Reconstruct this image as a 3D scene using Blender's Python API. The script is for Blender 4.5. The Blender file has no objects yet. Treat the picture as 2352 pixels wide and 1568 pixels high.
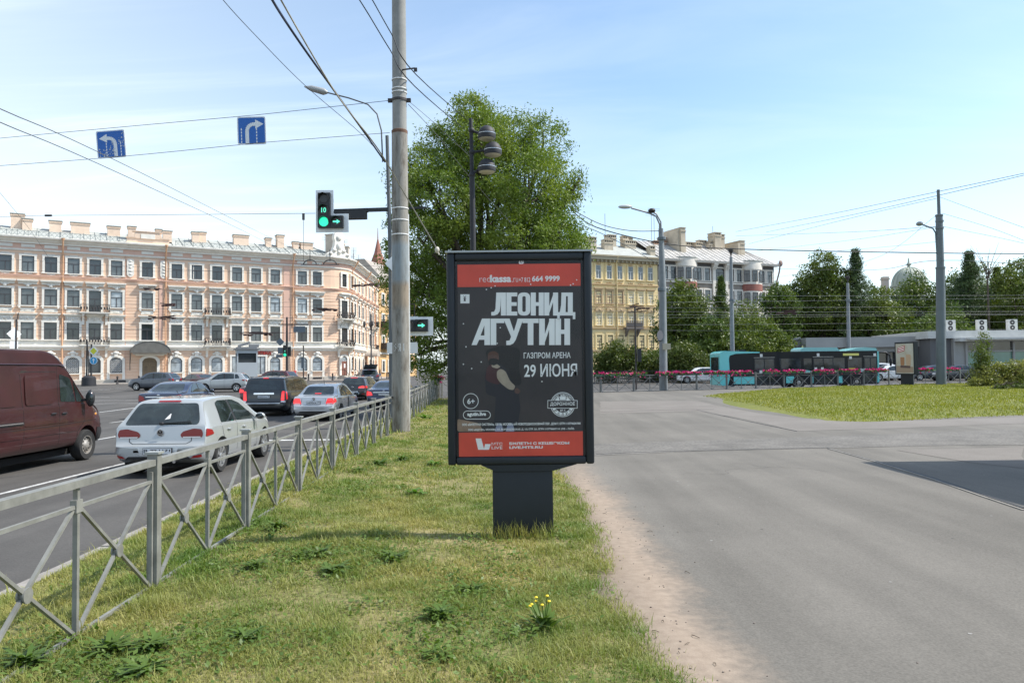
import bpy, bmesh, math, random
import numpy as np
from math import sin, cos, tan, pi, radians, sqrt, atan2, exp
from mathutils import Vector, Matrix
from mathutils.geometry import delaunay_2d_cdt
from mathutils.bvhtree import BVHTree

random.seed(7); rng = np.random.default_rng(7)
scene = bpy.context.scene
C = scene.collection

# ------------------------------------------------------------------ camera
FPX, UC, VC = 1740.0, 1176.0, 784.0          # focal length and centre of the picture in picture units (2352 wide)
EYE = Vector((0.0, 0.0, 1.85))
_p, _r = radians(2.07), radians(0.65)
FWD = Vector((0, cos(_p), sin(_p)))
_u0, _x0 = Vector((0, -sin(_p), cos(_p))), Vector((1, 0, 0))
CUP = cos(_r) * _u0 + sin(_r) * _x0
CRT = cos(_r) * _x0 - sin(_r) * _u0
cd = bpy.data.cameras.new('camera'); cam = bpy.data.objects.new('camera', cd); C.objects.link(cam)
cd.sensor_width = 36.0; cd.lens = 36.0 * FPX / 2352.0; cd.clip_start = 0.05; cd.clip_end = 6000
m3 = Matrix((CRT, CUP, -FWD)).transposed()
cam.matrix_world = Matrix.Translation(EYE) @ m3.to_4x4()
scene.camera = cam

def ray(u, v): return FWD * FPX + CRT * (u - UC) - CUP * (v - VC)
def at(u, v, Y):                               # the point seen at (u, v) at forward distance Y
    d = ray(u, v); return EYE + d * (Y / d.y)
def gz(u, v, z):                               # the point seen at (u, v) on the level z
    d = ray(u, v); return EYE + d * ((z - EYE.z) / d.z)

# ------------------------------------------------------------------ light
SUN_EL, SUN_AZ = radians(51), radians(4)      # azimuth counted from +X towards +Y
scene.view_settings.view_transform = 'Standard'; scene.view_settings.look = 'None'
scene.view_settings.exposure = 0.74; scene.view_settings.gamma = 1.0
scene.view_settings.use_curve_mapping = False
world = bpy.data.worlds.new('World'); scene.world = world; world.use_nodes = True
nt = world.node_tree; nt.nodes.clear()
def N(t, kind, **kw):
    n = t.nodes.new(kind)
    for k, v in kw.items(): setattr(n, k, v)
    return n
wo = N(nt, 'ShaderNodeOutputWorld'); bg = N(nt, 'ShaderNodeBackground'); sky = N(nt, 'ShaderNodeTexSky')
sky.sky_type = 'NISHITA'; sky.sun_disc = False; sky.sun_elevation = SUN_EL; sky.sun_rotation = pi / 2 - SUN_AZ
sky.air_density = 1.0; sky.dust_density = 0.9; sky.ozone_density = 1.2
bg.inputs['Strength'].default_value = 0.15
# thin cirrus: noise on a plane high above, so that it foreshortens towards the horizon like real cloud
tc = N(nt, 'ShaderNodeTexCoord'); sp = N(nt, 'ShaderNodeSeparateXYZ'); nt.links.new(tc.outputs['Generated'], sp.inputs[0])
def math_(t, op, a, b=None, c=None, clamp=False):
    n = N(t, 'ShaderNodeMath', operation=op); n.use_clamp = clamp
    for i, x in enumerate((a, b, c)):
        if x is None: continue
        if isinstance(x, (int, float)): n.inputs[i].default_value = x
        else: t.links.new(x, n.inputs[i])
    return n.outputs[0]
zz = math_(nt, 'MAXIMUM', sp.outputs[2], 0.0); zz = math_(nt, 'ADD', zz, 0.12)
cx = math_(nt, 'DIVIDE', sp.outputs[0], zz); cy = math_(nt, 'DIVIDE', sp.outputs[1], zz)
cb = N(nt, 'ShaderNodeCombineXYZ'); nt.links.new(cx, cb.inputs[0]); nt.links.new(cy, cb.inputs[1])
mp = N(nt, 'ShaderNodeMapping'); mp.inputs['Rotation'].default_value = (0, 0, radians(28)); mp.inputs['Scale'].default_value = (0.45, 1.5, 1)
nt.links.new(cb.outputs[0], mp.inputs[0])
n1 = N(nt, 'ShaderNodeTexNoise'); n1.inputs['Scale'].default_value = 1.1; n1.inputs['Detail'].default_value = 7; n1.inputs['Roughness'].default_value = 0.58; n1.inputs['Distortion'].default_value = 0.6
nt.links.new(mp.outputs[0], n1.inputs['Vector'])
n2 = N(nt, 'ShaderNodeTexNoise'); n2.inputs['Scale'].default_value = 0.16; n2.inputs['Detail'].default_value = 2
nt.links.new(cb.outputs[0], n2.inputs['Vector'])
# a bank of thin high cloud lies over the western (left) half of the sky
bank = N(nt, 'ShaderNodeMapRange'); bank.interpolation_type = 'SMOOTHSTEP'
nt.links.new(cx, bank.inputs[0]); bank.inputs[1].default_value = 0.5; bank.inputs[2].default_value = -1.9; bank.inputs[3].default_value = 0.0; bank.inputs[4].default_value = 0.66
f1 = N(nt, 'ShaderNodeMapRange'); f1.interpolation_type = 'SMOOTHSTEP'
nt.links.new(n1.outputs[0], f1.inputs[0]); f1.inputs[1].default_value = 0.44; f1.inputs[2].default_value = 0.70; f1.inputs[3].default_value = 0.0; f1.inputs[4].default_value = 1.0
f2 = math_(nt, 'MULTIPLY', f1.outputs[0], math_(nt, 'ADD', bank.outputs[0], math_(nt, 'MULTIPLY', n2.outputs[0], 0.36)))
low = N(nt, 'ShaderNodeMapRange'); low.interpolation_type = 'SMOOTHSTEP'   # hazy air near the horizon, all round
nt.links.new(sp.outputs[2], low.inputs[0]); low.inputs[1].default_value = 0.34; low.inputs[2].default_value = 0.02; low.inputs[3].default_value = 0.0; low.inputs[4].default_value = 0.5
cov = math_(nt, 'ADD', f2, bank.outputs[0]); cov = math_(nt, 'ADD', cov, low.outputs[0], clamp=True)
cov = math_(nt, 'MULTIPLY', cov, 0.9)
mixc = N(nt, 'ShaderNodeMix', data_type='RGBA'); tint = N(nt, 'ShaderNodeMix', data_type='RGBA', blend_type='MULTIPLY'); tint.inputs['Factor'].default_value = 1; tint.inputs[7].default_value = (0.93, 0.985, 0.97, 1); nt.links.new(sky.outputs[0], tint.inputs[6])
nt.links.new(cov, mixc.inputs['Factor']); nt.links.new(tint.outputs[2], mixc.inputs[6])
mixc.inputs[7].default_value = (4.5, 5.0, 5.3, 1)
nt.links.new(mixc.outputs[2], bg.inputs['Color']); nt.links.new(bg.outputs[0], wo.inputs[0])

sd = bpy.data.lights.new('sun', 'SUN'); sd.energy = 3.8; sd.angle = radians(0.5); sd.color = (1.0, 0.95, 0.87)
sun = bpy.data.objects.new('sun', sd); C.objects.link(sun); sun.location = (30, 0, 60)
S = Vector((cos(SUN_EL) * cos(SUN_AZ), cos(SUN_EL) * sin(SUN_AZ), sin(SUN_EL)))
sun.rotation_euler = S.to_track_quat('Z', 'Y').to_euler()
scene.cycles.max_bounces = 6; scene.cycles.transparent_max_bounces = 12
scene.cycles.use_adaptive_sampling = True
scene.cycles.use_denoising = True

# ------------------------------------------------------------------ materials
MATS = {}
def mat(name, col, rough=0.6, metal=0.0, var=0.0, vscale=4.0, var2=None, bump=0.0, bscale=30.0, coat=0.0, spec=0.5, coords='pos', emit=None, trans=0.0, detail=4):
    if name in MATS: return MATS[name]
    m = bpy.data.materials.new(name); m.use_nodes = True; t = m.node_tree; b = t.nodes['Principled BSDF']
    b.inputs['Roughness'].default_value = rough; b.inputs['Metallic'].default_value = metal
    b.inputs['Specular IOR Level'].default_value = spec; b.inputs['Coat Weight'].default_value = coat; b.inputs['Coat Roughness'].default_value = 0.03
    c4 = (*col, 1.0)
    b.inputs['Base Color'].default_value = c4
    vec = None
    if var > 0 or bump > 0:
        if coords == 'pos': vec = N(t, 'ShaderNodeNewGeometry').outputs['Position']
        else: vec = N(t, 'ShaderNodeTexCoord').outputs['Object']
    if var > 0:
        n = N(t, 'ShaderNodeTexNoise'); n.inputs['Scale'].default_value = vscale; n.inputs['Detail'].default_value = detail; n.inputs['Roughness'].default_value = 0.6
        t.links.new(vec, n.inputs['Vector'])
        mr = N(t, 'ShaderNodeMapRange'); t.links.new(n.outputs[0], mr.inputs[0]); mr.inputs[1].default_value = 0.3; mr.inputs[2].default_value = 0.7
        mx = N(t, 'ShaderNodeMix', data_type='RGBA'); t.links.new(mr.outputs[0], mx.inputs['Factor'])
        c2 = var2 if var2 else tuple(min(1, x * (1 + var)) for x in col)
        mx.inputs[6].default_value = (*[x * (1 - var) for x in col], 1) if not var2 else c4
        mx.inputs[7].default_value = (*c2, 1)
        t.links.new(mx.outputs[2], b.inputs['Base Color'])
    if bump > 0:
        n = N(t, 'ShaderNodeTexNoise'); n.inputs['Scale'].default_value = bscale; n.inputs['Detail'].default_value = 3
        t.links.new(vec, n.inputs['Vector'])
        bp = N(t, 'ShaderNodeBump'); bp.inputs['Strength'].default_value = bump; bp.inputs['Distance'].default_value = 0.01
        t.links.new(n.outputs[0], bp.inputs['Height']); t.links.new(bp.outputs[0], b.inputs['Normal'])
    if emit:
        b.inputs['Emission Color'].default_value = (*emit[0], 1); b.inputs['Emission Strength'].default_value = emit[1]
    if trans: b.inputs['Transmission Weight'].default_value = trans
    MATS[name] = m; return m

def srgb(r, g, b):
    f = lambda c: (c / 255 / 12.92) if c / 255 <= 0.04045 else ((c / 255 + 0.055) / 1.055) ** 2.4
    return (f(r), f(g), f(b))

def foliage_mat(name, c1, c2, scale=1.2, trl=0.35):
    m = bpy.data.materials.new(name); m.use_nodes = True; t = m.node_tree; t.nodes.clear()
    out = N(t, 'ShaderNodeOutputMaterial')
    at_ = N(t, 'ShaderNodeAttribute', attribute_name='tone')
    geo = N(t, 'ShaderNodeNewGeometry')
    n = N(t, 'ShaderNodeTexNoise'); n.inputs['Scale'].default_value = scale; n.inputs['Detail'].default_value = 3
    t.links.new(geo.outputs['Position'], n.inputs['Vector'])
    mr = N(t, 'ShaderNodeMapRange'); t.links.new(n.outputs[0], mr.inputs[0]); mr.inputs[1].default_value = 0.32; mr.inputs[2].default_value = 0.68
    f = math_(t, 'ADD', math_(t, 'MULTIPLY', mr.outputs[0], 0.6), math_(t, 'MULTIPLY', at_.outputs['Fac'], 0.4))
    mx = N(t, 'ShaderNodeMix', data_type='RGBA'); t.links.new(f, mx.inputs['Factor'])
    mx.inputs[6].default_value = (*c1, 1); mx.inputs[7].default_value = (*c2, 1)
    b = N(t, 'ShaderNodeBsdfPrincipled'); b.inputs['Roughness'].default_value = 0.5; b.inputs['Specular IOR Level'].default_value = 0.35
    t.links.new(mx.outputs[2], b.inputs['Base Color'])
    tr = N(t, 'ShaderNodeBsdfTranslucent')
    hs = N(t, 'ShaderNodeHueSaturation'); hs.inputs['Value'].default_value = 1.25; hs.inputs['Saturation'].default_value = 1.15; t.links.new(mx.outputs[2], hs.inputs['Color']); t.links.new(hs.outputs[0], tr.inputs['Color'])
    ms = N(t, 'ShaderNodeMixShader'); ms.inputs[0].default_value = trl
    t.links.new(b.outputs[0], ms.inputs[1]); t.links.new(tr.outputs[0], ms.inputs[2]); t.links.new(ms.outputs[0], out.inputs[0])
    MATS[name] = m; return m

# ------------------------------------------------------------------ mesh helpers
class MB:
    """collects shapes into one mesh"""
    def __init__(s): s.v = []; s.f = []; s.m = []; s.cur = 0
    def add(s, vs, fs):
        o = len(s.v); s.v.extend([tuple(x) for x in vs])
        for f in fs: s.f.append([i + o for i in f]); s.m.append(s.cur)
        return s
    def box(s, x0, x1, y0, y1, z0, z1, mtx=None):
        vs = [Vector((x, y, z)) for z in (z0, z1) for y in (y0, y1) for x in (x0, x1)]
        if mtx is not None: vs = [mtx @ v for v in vs]
        return s.add(vs, [(0, 2, 3, 1), (4, 5, 7, 6), (0, 1, 5, 4), (1, 3, 7, 5), (3, 2, 6, 7), (2, 0, 4, 6)])
    def cbox(s, c, sx, sy, sz, mtx=None):
        return s.box(c[0] - sx / 2, c[0] + sx / 2, c[1] - sy / 2, c[1] + sy / 2, c[2] - sz / 2, c[2] + sz / 2, mtx)
    def bar(s, a, b, w, h=None, up=(0, 0, 1)):         # rectangular bar from a to b
        a, b = Vector(a), Vector(b); h = h or w; d = (b - a); L = d.length
        if L < 1e-6: return s
        d /= L; upv = Vector(up)
        if abs(d.dot(upv)) > 0.99: upv = Vector((0, 1, 0))
        x = d.cross(upv).normalized(); z = x.cross(d).normalized()
        vs = []
        for p in (a, b):
            for sx, sz in ((-1, -1), (1, -1), (1, 1), (-1, 1)): vs.append(p + x * sx * w / 2 + z * sz * h / 2)
        return s.add(vs, [(0, 1, 2, 3), (7, 6, 5, 4), (0, 4, 5, 1), (1, 5, 6, 2), (2, 6, 7, 3), (3, 7, 4, 0)])
    def tube(s, pts, r, n=8, cap=True):
        pts = [Vector(p) for p in pts]; rs = r if isinstance(r, (list, tuple)) else [r] * len(pts)
        rings = []; x = None
        for i, p in enumerate(pts):
            d = (pts[min(i + 1, len(pts) - 1)] - pts[max(i - 1, 0)]).normalized()
            if x is None:
                x = d.cross(Vector((0, 0, 1)))
                if x.length < 1e-3: x = Vector((1, 0, 0))
            x = (x - d * x.dot(d)).normalized(); y = d.cross(x)
            rings.append([p + (x * cos(2 * pi * k / n) + y * sin(2 * pi * k / n)) * rs[i] for k in range(n)])
        vs = [q for R in rings for q in R]; fs = []
        for i in range(len(pts) - 1):
            for k in range(n):
                a, b = i * n + k, i * n + (k + 1) % n
                fs.append((a, b, b + n, a + n))
        if cap: fs.append(tuple(range(n - 1, -1, -1))); fs.append(tuple((len(pts) - 1) * n + k for k in range(n)))
        return s.add(vs, fs)
    def lathe(s, prof, n=16, mtx=None):                # prof: (r, z) about local z
        vs = []; fs = []
        for r, z in prof:
            for k in range(n):
                v = Vector((r * cos(2 * pi * k / n), r * sin(2 * pi * k / n), z)); vs.append(mtx @ v if mtx is not None else v)
        for i in range(len(prof) - 1):
            for k in range(n):
                a, b = i * n + k, i * n + (k + 1) % n
                fs.append((a, b, b + n, a + n))
        if prof[0][0] > 1e-4: fs.append(tuple(range(n - 1, -1, -1)))
        if prof[-1][0] > 1e-4: fs.append(tuple((len(prof) - 1) * n + k for k in range(n)))
        return s.add(vs, fs)
    def prism(s, poly, d0, d1, fn):                    # 2D polygon (counter-clockwise in its plane) extruded; fn(a, b, depth) -> point
        n = len(poly); vs = [fn(a, b, d0) for a, b in poly] + [fn(a, b, d1) for a, b in poly]
        fs = [tuple(range(n)), tuple(range(2 * n - 1, n - 1, -1))] + [(i, i + n, (i + 1) % n + n, (i + 1) % n) for i in range(n)]
        return s.add(vs, fs)
    def ell(s, c, rx, ry, rz, n=10, k=6):
        vs = []; fs = []
        for i in range(k + 1):
            ph = pi * i / k - pi / 2
            for j in range(n): vs.append((c[0] + rx * cos(ph) * cos(2 * pi * j / n), c[1] + ry * cos(ph) * sin(2 * pi * j / n), c[2] + rz * sin(ph)))
        for i in range(k):
            for j in range(n):
                a, b = i * n + j, i * n + (j + 1) % n; fs.append((a, b, b + n, a + n))
        return s.add(vs, fs)
    def mesh(s, name, mats=(), smooth=None):
        me = bpy.data.meshes.new(name); me.from_pydata(s.v, [], s.f)
        for m in mats: me.materials.append(m)
        if len(mats) > 1: me.polygons.foreach_set('material_index', np.array(s.m, dtype=np.int32))
        me.validate()
        bm = bmesh.new(); bm.from_mesh(me); bmesh.ops.remove_doubles(bm, verts=bm.verts, dist=1e-5); bmesh.ops.recalc_face_normals(bm, faces=bm.faces); bm.to_mesh(me); bm.free()
        if smooth is not None:
            me.polygons.foreach_set('use_smooth', np.ones(len(me.polygons), dtype=bool)); me.set_sharp_from_angle(angle=radians(smooth))
        return me

def tagp(o, label=None, cat=None, group=None, kind=None):
    if label: o['label'] = label
    if cat: o['category'] = cat
    if group: o['group'] = group
    if kind: o['kind'] = kind
    return o
def obj(name, data, mats=None, parent=None, smooth=None, loc=None, rz=None):
    if isinstance(data, MB):
        mats = mats if isinstance(mats, (list, tuple)) else ([mats] if mats else [])
        data = data.mesh(name, mats, smooth)
    elif mats is not None and not data.materials:
        for m in (mats if isinstance(mats, (list, tuple)) else [mats]): data.materials.append(m)
    o = bpy.data.objects.new(name, data); C.objects.link(o)
    if parent is not None: o.parent = parent
    if loc is not None: o.location = loc
    if rz is not None: o.rotation_euler = (0, 0, rz)
    return o
def thing(name, label, cat, loc=(0, 0, 0), rz=0.0, group=None):
    o = bpy.data.objects.new(name, None); C.objects.link(o); o.empty_display_size = 0.2
    o.location = loc; o.rotation_euler = (0, 0, rz); return tagp(o, label, cat, group)
KIDS = {}
def copy_tree(o, parent=None):
    c = o.copy(); C.objects.link(c)
    if parent is not None: c.parent = parent
    for ch in o.children: copy_tree(ch, c)
    return c

def npmesh(name, V, F, mats, tone=None, smooth=False):
    """big mesh from arrays; F is (n,3) or (n,4)"""
    me = bpy.data.meshes.new(name); V = np.asarray(V, dtype=np.float32); F = np.asarray(F, dtype=np.int32)
    k = F.shape[1]
    me.vertices.add(len(V)); me.vertices.foreach_set('co', V.ravel())
    me.loops.add(F.size); me.loops.foreach_set('vertex_index', F.ravel())
    me.polygons.add(len(F)); me.polygons.foreach_set('loop_start', np.arange(0, F.size, k, dtype=np.int32)); me.polygons.foreach_set('loop_total', np.full(len(F), k, dtype=np.int32))
    if smooth: me.polygons.foreach_set('use_smooth', np.ones(len(F), dtype=bool))
    me.update(calc_edges=True)
    if tone is not None:
        a = me.attributes.new('tone', 'FLOAT', 'POINT'); a.data.foreach_set('value', np.asarray(tone, dtype=np.float32))
    for m in (mats if isinstance(mats, (list, tuple)) else [mats]): me.materials.append(m)
    return me

def fill2d(poly, res):
    """triangulate a polygon with inner points about res apart -> (verts2d, tris)"""
    pts = []; n = len(poly)
    for i in range(n):
        a, b = Vector(poly[i]), Vector(poly[(i + 1) % n]); k = max(1, int(round((b - a).length / res)))
        for j in range(k): pts.append(a + (b - a) * (j / k))
    nb = len(pts); edges = [(i, (i + 1) % nb) for i in range(nb)]
    xs = [p[0] for p in pts]; ys = [p[1] for p in pts]
    def inside(x, y):
        c = False; j = n - 1
        for i in range(n):
            xi, yi = poly[i][0], poly[i][1]; xj, yj = poly[j][0], poly[j][1]
            if (yi > y) != (yj > y) and x < (xj - xi) * (y - yi) / (yj - yi) + xi: c = not c
            j = i
        return c
    def near(x, y):
        return any((p[0] - x) ** 2 + (p[1] - y) ** 2 < (0.4 * res) ** 2 for p in pts[:nb])
    x = min(xs) + res * 0.5
    while x < max(xs):
        y = min(ys) + res * 0.5
        while y < max(ys):
            if inside(x, y) and not near(x, y): pts.append(Vector((x, y)))
            y += res
        x += res
    r = delaunay_2d_cdt([Vector((p[0], p[1])) for p in pts], edges, [], 1, 1e-6)
    return r[0], r[2]
def rpoly(poly, r, k=4):
    """round the corners of a polygon"""
    out = []; n = len(poly)
    for i in range(n):
        p, a, b = Vector(poly[i]), Vector(poly[i - 1]), Vector(poly[(i + 1) % n])
        da, db = (a - p), (b - p); rr = min(r, da.length * 0.45, db.length * 0.45)
        A, B = p + da.normalized() * rr, p + db.normalized() * rr
        for j in range(k + 1):
            t = j / k; out.append(tuple(A * (1 - t) ** 2 + p * 2 * t * (1 - t) + B * t * t))
    return out
def sm(a, b, t):
    t = max(0.0, min(1.0, (t - a) / (b - a))); return t * t * (3 - 2 * t)
def pchip(tab):
    """monotone cubic through (x, y) pairs"""
    X = [float(a) for a, _ in tab]; Y = [float(b) for _, b in tab]; n = len(X)
    h = [X[i + 1] - X[i] for i in range(n - 1)]; dl = [(Y[i + 1] - Y[i]) / h[i] for i in range(n - 1)]
    m = [dl[0]] + [0.0 if dl[i - 1] * dl[i] <= 0 else 2 * dl[i - 1] * dl[i] / (dl[i - 1] + dl[i]) for i in range(1, n - 1)] + [dl[-1]]
    def f(x):
        if x <= X[0]: return Y[0]
        if x >= X[-1]: return Y[-1]
        i = 0
        while x > X[i + 1]: i += 1
        t = (x - X[i]) / h[i]
        return (2 * t**3 - 3 * t**2 + 1) * Y[i] + (t**3 - 2 * t**2 + t) * h[i] * m[i] + (-2 * t**3 + 3 * t**2) * Y[i + 1] + (t**3 - t**2) * h[i] * m[i + 1]
    return f

# lettering: built-in font turned into a mesh and fitted into a box of the plane x (right), z (up), facing -y
def lettering(text, x0, x1, z0, z1, bold=0.0, shear=0.0):
    c = bpy.data.curves.new('lettering', 'FONT'); c.body = text; c.size = 1.0; c.offset = bold; c.shear = shear; c.resolution_u = 3
    o = bpy.data.objects.new('lettering', c)
    me = bpy.data.meshes.new_from_object(o)
    bpy.data.objects.remove(o); bpy.data.curves.remove(c)
    n = len(me.vertices); co = np.empty(n * 3, dtype=np.float32); me.vertices.foreach_get('co', co); co = co.reshape(-1, 3)
    lo, hi = co.min(0), co.max(0)
    out = np.zeros_like(co)
    out[:, 0] = x0 + (co[:, 0] - lo[0]) / max(1e-6, hi[0] - lo[0]) * (x1 - x0)
    out[:, 2] = z0 + (co[:, 1] - lo[1]) / max(1e-6, hi[1] - lo[1]) * (z1 - z0)
    me.vertices.foreach_set('co', out.ravel()); me.update()
    return me
# ------------------------------------------------------------------ ground
def RZ(x, y): return -0.10 + 0.65 * sm(34, 95, y)                               # the roadway climbs a little towards the far side of the square
def PZ(x, y): return 0.28 + 0.22 * sm(18, 44, y)                       # footpath and lawns
def kerb_x(y): return -4.26 - 0.030 * (y - 6) if y < 31 else -5.01
def fence_x(y): return -2.64 - 0.0295 * (y - 5.6)
FC, FA, FB = Vector((-3.55, 36.6)), Vector((4.88, 42.0)), Vector((30.1, 51.0))   # far fence: corner, bend, right part
def far_y(x):                                                           # far edge of the footpath (kerb to the cross street)
    if x < FA.x: return FC.y + (x - FC.x) * (FA.y - FC.y) / (FA.x - FC.x) + 0.7
    return FA.y + (x - FA.x) * (FB.y - FA.y) / (FB.x - FA.x) + 0.7

def ground_mat(name, c1, c2, big=0.25, fine=60.0, rough=0.85, bump=0.25, speck=0.12, streak=None, extra=None):
    m = bpy.data.materials.new(name); m.use_nodes = True; t = m.node_tree; b = t.nodes['Principled BSDF']; b.inputs['Roughness'].default_value = rough; b.inputs['Specular IOR Level'].default_value = 0.3
    P = N(t, 'ShaderNodeNewGeometry').outputs['Position']
    n = N(t, 'ShaderNodeTexNoise'); n.inputs['Scale'].default_value = big; n.inputs['Detail'].default_value = 6; n.inputs['Roughness'].default_value = 0.62; t.links.new(P, n.inputs['Vector'])
    mr = N(t, 'ShaderNodeMapRange'); t.links.new(n.outputs[0], mr.inputs[0]); mr.inputs[1].default_value = 0.32; mr.inputs[2].default_value = 0.68
    mx = N(t, 'ShaderNodeMix', data_type='RGBA'); t.links.new(mr.outputs[0], mx.inputs['Factor']); mx.inputs[6].default_value = (*c1, 1); mx.inputs[7].default_value = (*c2, 1)
    col = mx.outputs[2]
    if streak:                                                         # long wear marks along the direction of travel
        mp = N(t, 'ShaderNodeMapping'); mp.inputs['Rotation'].default_value = (0, 0, streak[0]); mp.inputs['Scale'].default_value = (streak[1], streak[2], 1); t.links.new(P, mp.inputs[0])
        ns = N(t, 'ShaderNodeTexNoise'); ns.inputs['Scale'].default_value = 1.0; ns.inputs['Detail'].default_value = 5; t.links.new(mp.outputs[0], ns.inputs['Vector'])
        ms = N(t, 'ShaderNodeMapRange'); t.links.new(ns.outputs[0], ms.inputs[0]); ms.inputs[1].default_value = 0.35; ms.inputs[2].default_value = 0.65; ms.inputs[3].default_value = 1 - streak[3]; ms.inputs[4].default_value = 1 + streak[3]
        mm = N(t, 'ShaderNodeMix', data_type='RGBA', blend_type='MULTIPLY'); mm.inputs['Factor'].default_value = 1; t.links.new(col, mm.inputs[6])
        cbb = N(t, 'ShaderNodeCombineColor'); [t.links.new(ms.outputs[0], cbb.inputs[i]) for i in range(3)]; t.links.new(cbb.outputs[0], mm.inputs[7]); col = mm.outputs[2]
    nf = N(t, 'ShaderNodeTexNoise'); nf.inputs['Scale'].default_value = fine; nf.inputs['Detail'].default_value = 2; t.links.new(P, nf.inputs['Vector'])
    mf = N(t, 'ShaderNodeMapRange'); t.links.new(nf.outputs[0], mf.inputs[0]); mf.inputs[1].default_value = 0.3; mf.inputs[2].default_value = 0.7; mf.inputs[3].default_value = 1 - speck; mf.inputs[4].default_value = 1 + speck
    mm = N(t, 'ShaderNodeMix', data_type='RGBA', blend_type='MULTIPLY'); mm.inputs['Factor'].default_value = 1; t.links.new(col, mm.inputs[6])
    cbb = N(t, 'ShaderNodeCombineColor'); [t.links.new(mf.outputs[0], cbb.inputs[i]) for i in range(3)]; t.links.new(cbb.outputs[0], mm.inputs[7]); col = mm.outputs[2]
    if extra: col = extra(t, P, col)
    t.links.new(col, b.inputs['Base Color'])
    bp = N(t, 'ShaderNodeBump'); bp.inputs['Strength'].default_value = bump; bp.inputs['Distance'].default_value = 0.008; t.links.new(nf.outputs[0], bp.inputs['Height']); t.links.new(bp.outputs[0], b.inputs['Normal'])
    MATS[name] = m; return m

def dirt_on_path(t, P, col):                                           # trodden sand along the lawn edge, thinning out over the asphalt
    s = N(t, 'ShaderNodeSeparateXYZ'); t.links.new(P, s.inputs[0])
    n = N(t, 'ShaderNodeTexNoise'); n.inputs['Scale'].default_value = 1.6; n.inputs['Detail'].default_value = 6; t.links.new(P, n.inputs['Vector'])
    n2 = N(t, 'ShaderNodeTexNoise'); n2.inputs['Scale'].default_value = 14; n2.inputs['Detail'].default_value = 4; t.links.new(P, n2.inputs['Vector'])
    d = math_(t, 'SUBTRACT', s.outputs[0], math_(t, 'MULTIPLY', n.outputs[0], 0.5))
    d = math_(t, 'SUBTRACT', d, math_(t, 'MULTIPLY', n2.outputs[0], 0.22))
    mr = N(t, 'ShaderNodeMapRange'); mr.interpolation_type = 'SMOOTHSTEP'; t.links.new(d, mr.inputs[0]); mr.inputs[1].default_value = 1.06; mr.inputs[2].default_value = 0.62; mr.inputs[3].default_value = 0; mr.inputs[4].default_value = 1
    fy = N(t, 'ShaderNodeMapRange'); t.links.new(s.outputs[1], fy.inputs[0]); fy.inputs[1].default_value = 15; fy.inputs[2].default_value = 10
    f = math_(t, 'MULTIPLY', mr.outputs[0], fy.outputs[0])
    mx = N(t, 'ShaderNodeMix', data_type='RGBA'); t.links.new(f, mx.inputs['Factor']); t.links.new(col, mx.inputs[6])
    c = N(t, 'ShaderNodeMix', data_type='RGBA'); t.links.new(n2.outputs[0], c.inputs['Factor']); c.inputs[6].default_value = (0.21, 0.16, 0.118, 1); c.inputs[7].default_value = (0.37, 0.30, 0.235, 1)
    t.links.new(c.outputs[2], mx.inputs[7]); return mx.outputs[2]

m_road = ground_mat('road_asphalt', (0.064, 0.061, 0.058), (0.094, 0.089, 0.083), big=0.35, fine=45, streak=(0.03, 1.2, 0.03, 0.16))
m_path = ground_mat('path_asphalt', (0.125, 0.116, 0.101), (0.162, 0.150, 0.131), big=0.5, fine=70, streak=(radians(33), 2.2, 0.16, 0.11), extra=dirt_on_path, speck=0.16)
m_patch1 = ground_mat('patch_pale', (0.155, 0.140, 0.124), (0.195, 0.178, 0.16), big=0.6, fine=50)
m_patch2 = ground_mat('patch_rough', (0.115, 0.108, 0.097), (0.175, 0.164, 0.148), big=1.6, fine=22, bump=0.6, speck=0.3)
m_pave = ground_mat('pavement_slab', (0.27, 0.245, 0.22), (0.33, 0.30, 0.275), big=0.4, fine=12)
m_kerb = ground_mat('kerb_granite', (0.21, 0.195, 0.18), (0.30, 0.28, 0.26), big=3, fine=50)
m_soil = ground_mat('soil', (0.10, 0.115, 0.034), (0.26, 0.215, 0.10), big=1.8, fine=26, rough=0.95, bump=0.9, speck=0.4)
m_soil2 = ground_mat('island_soil', (0.115, 0.135, 0.025), (0.165, 0.17, 0.038), big=0.8, fine=14, rough=0.95, bump=0.9, speck=0.35)
m_paint = ground_mat('road_paint', (0.30, 0.30, 0.29), (0.62, 0.62, 0.61), big=4, fine=25, speck=0.2)
m_tar = mat('tar_joint', (0.03, 0.03, 0.03), 0.7)
m_conc = mat('kerb_strip', (0.22, 0.205, 0.185), 0.9, var=0.2, vscale=5)

def sheet(name, xs, ys_of, zf, m, kind='structure', skirt=0.4):
    """grid over columns xs; ys_of(x) gives the rows of a column; the rim is taken down as a skirt"""
    cols = [ys_of(x) for x in xs]; nr = len(cols[0]); V = []; F = []
    for x, ys in zip(xs, cols):
        for y in ys: V.append((x, y, zf(x, y)))
    for i in range(len(xs) - 1):
        for j in range(nr - 1): a = i * nr + j; F.append((a, a + nr, a + nr + 1, a + 1))
    if skirt:
        rim = [i * nr for i in range(len(xs))] + [(len(xs) - 1) * nr + j for j in range(1, nr)] + [i * nr + nr - 1 for i in range(len(xs) - 2, -1, -1)] + [j for j in range(nr - 2, 0, -1)]
        base = len(V)
        for k in rim: V.append((V[k][0], V[k][1], V[k][2] - skirt))
        n = len(rim)
        for k in range(n): F.append((rim[k], base + k, base + (k + 1) % n, rim[(k + 1) % n]))
    o = obj(name, npmesh(name, V, F, m)); o['kind'] = kind; return o

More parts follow.
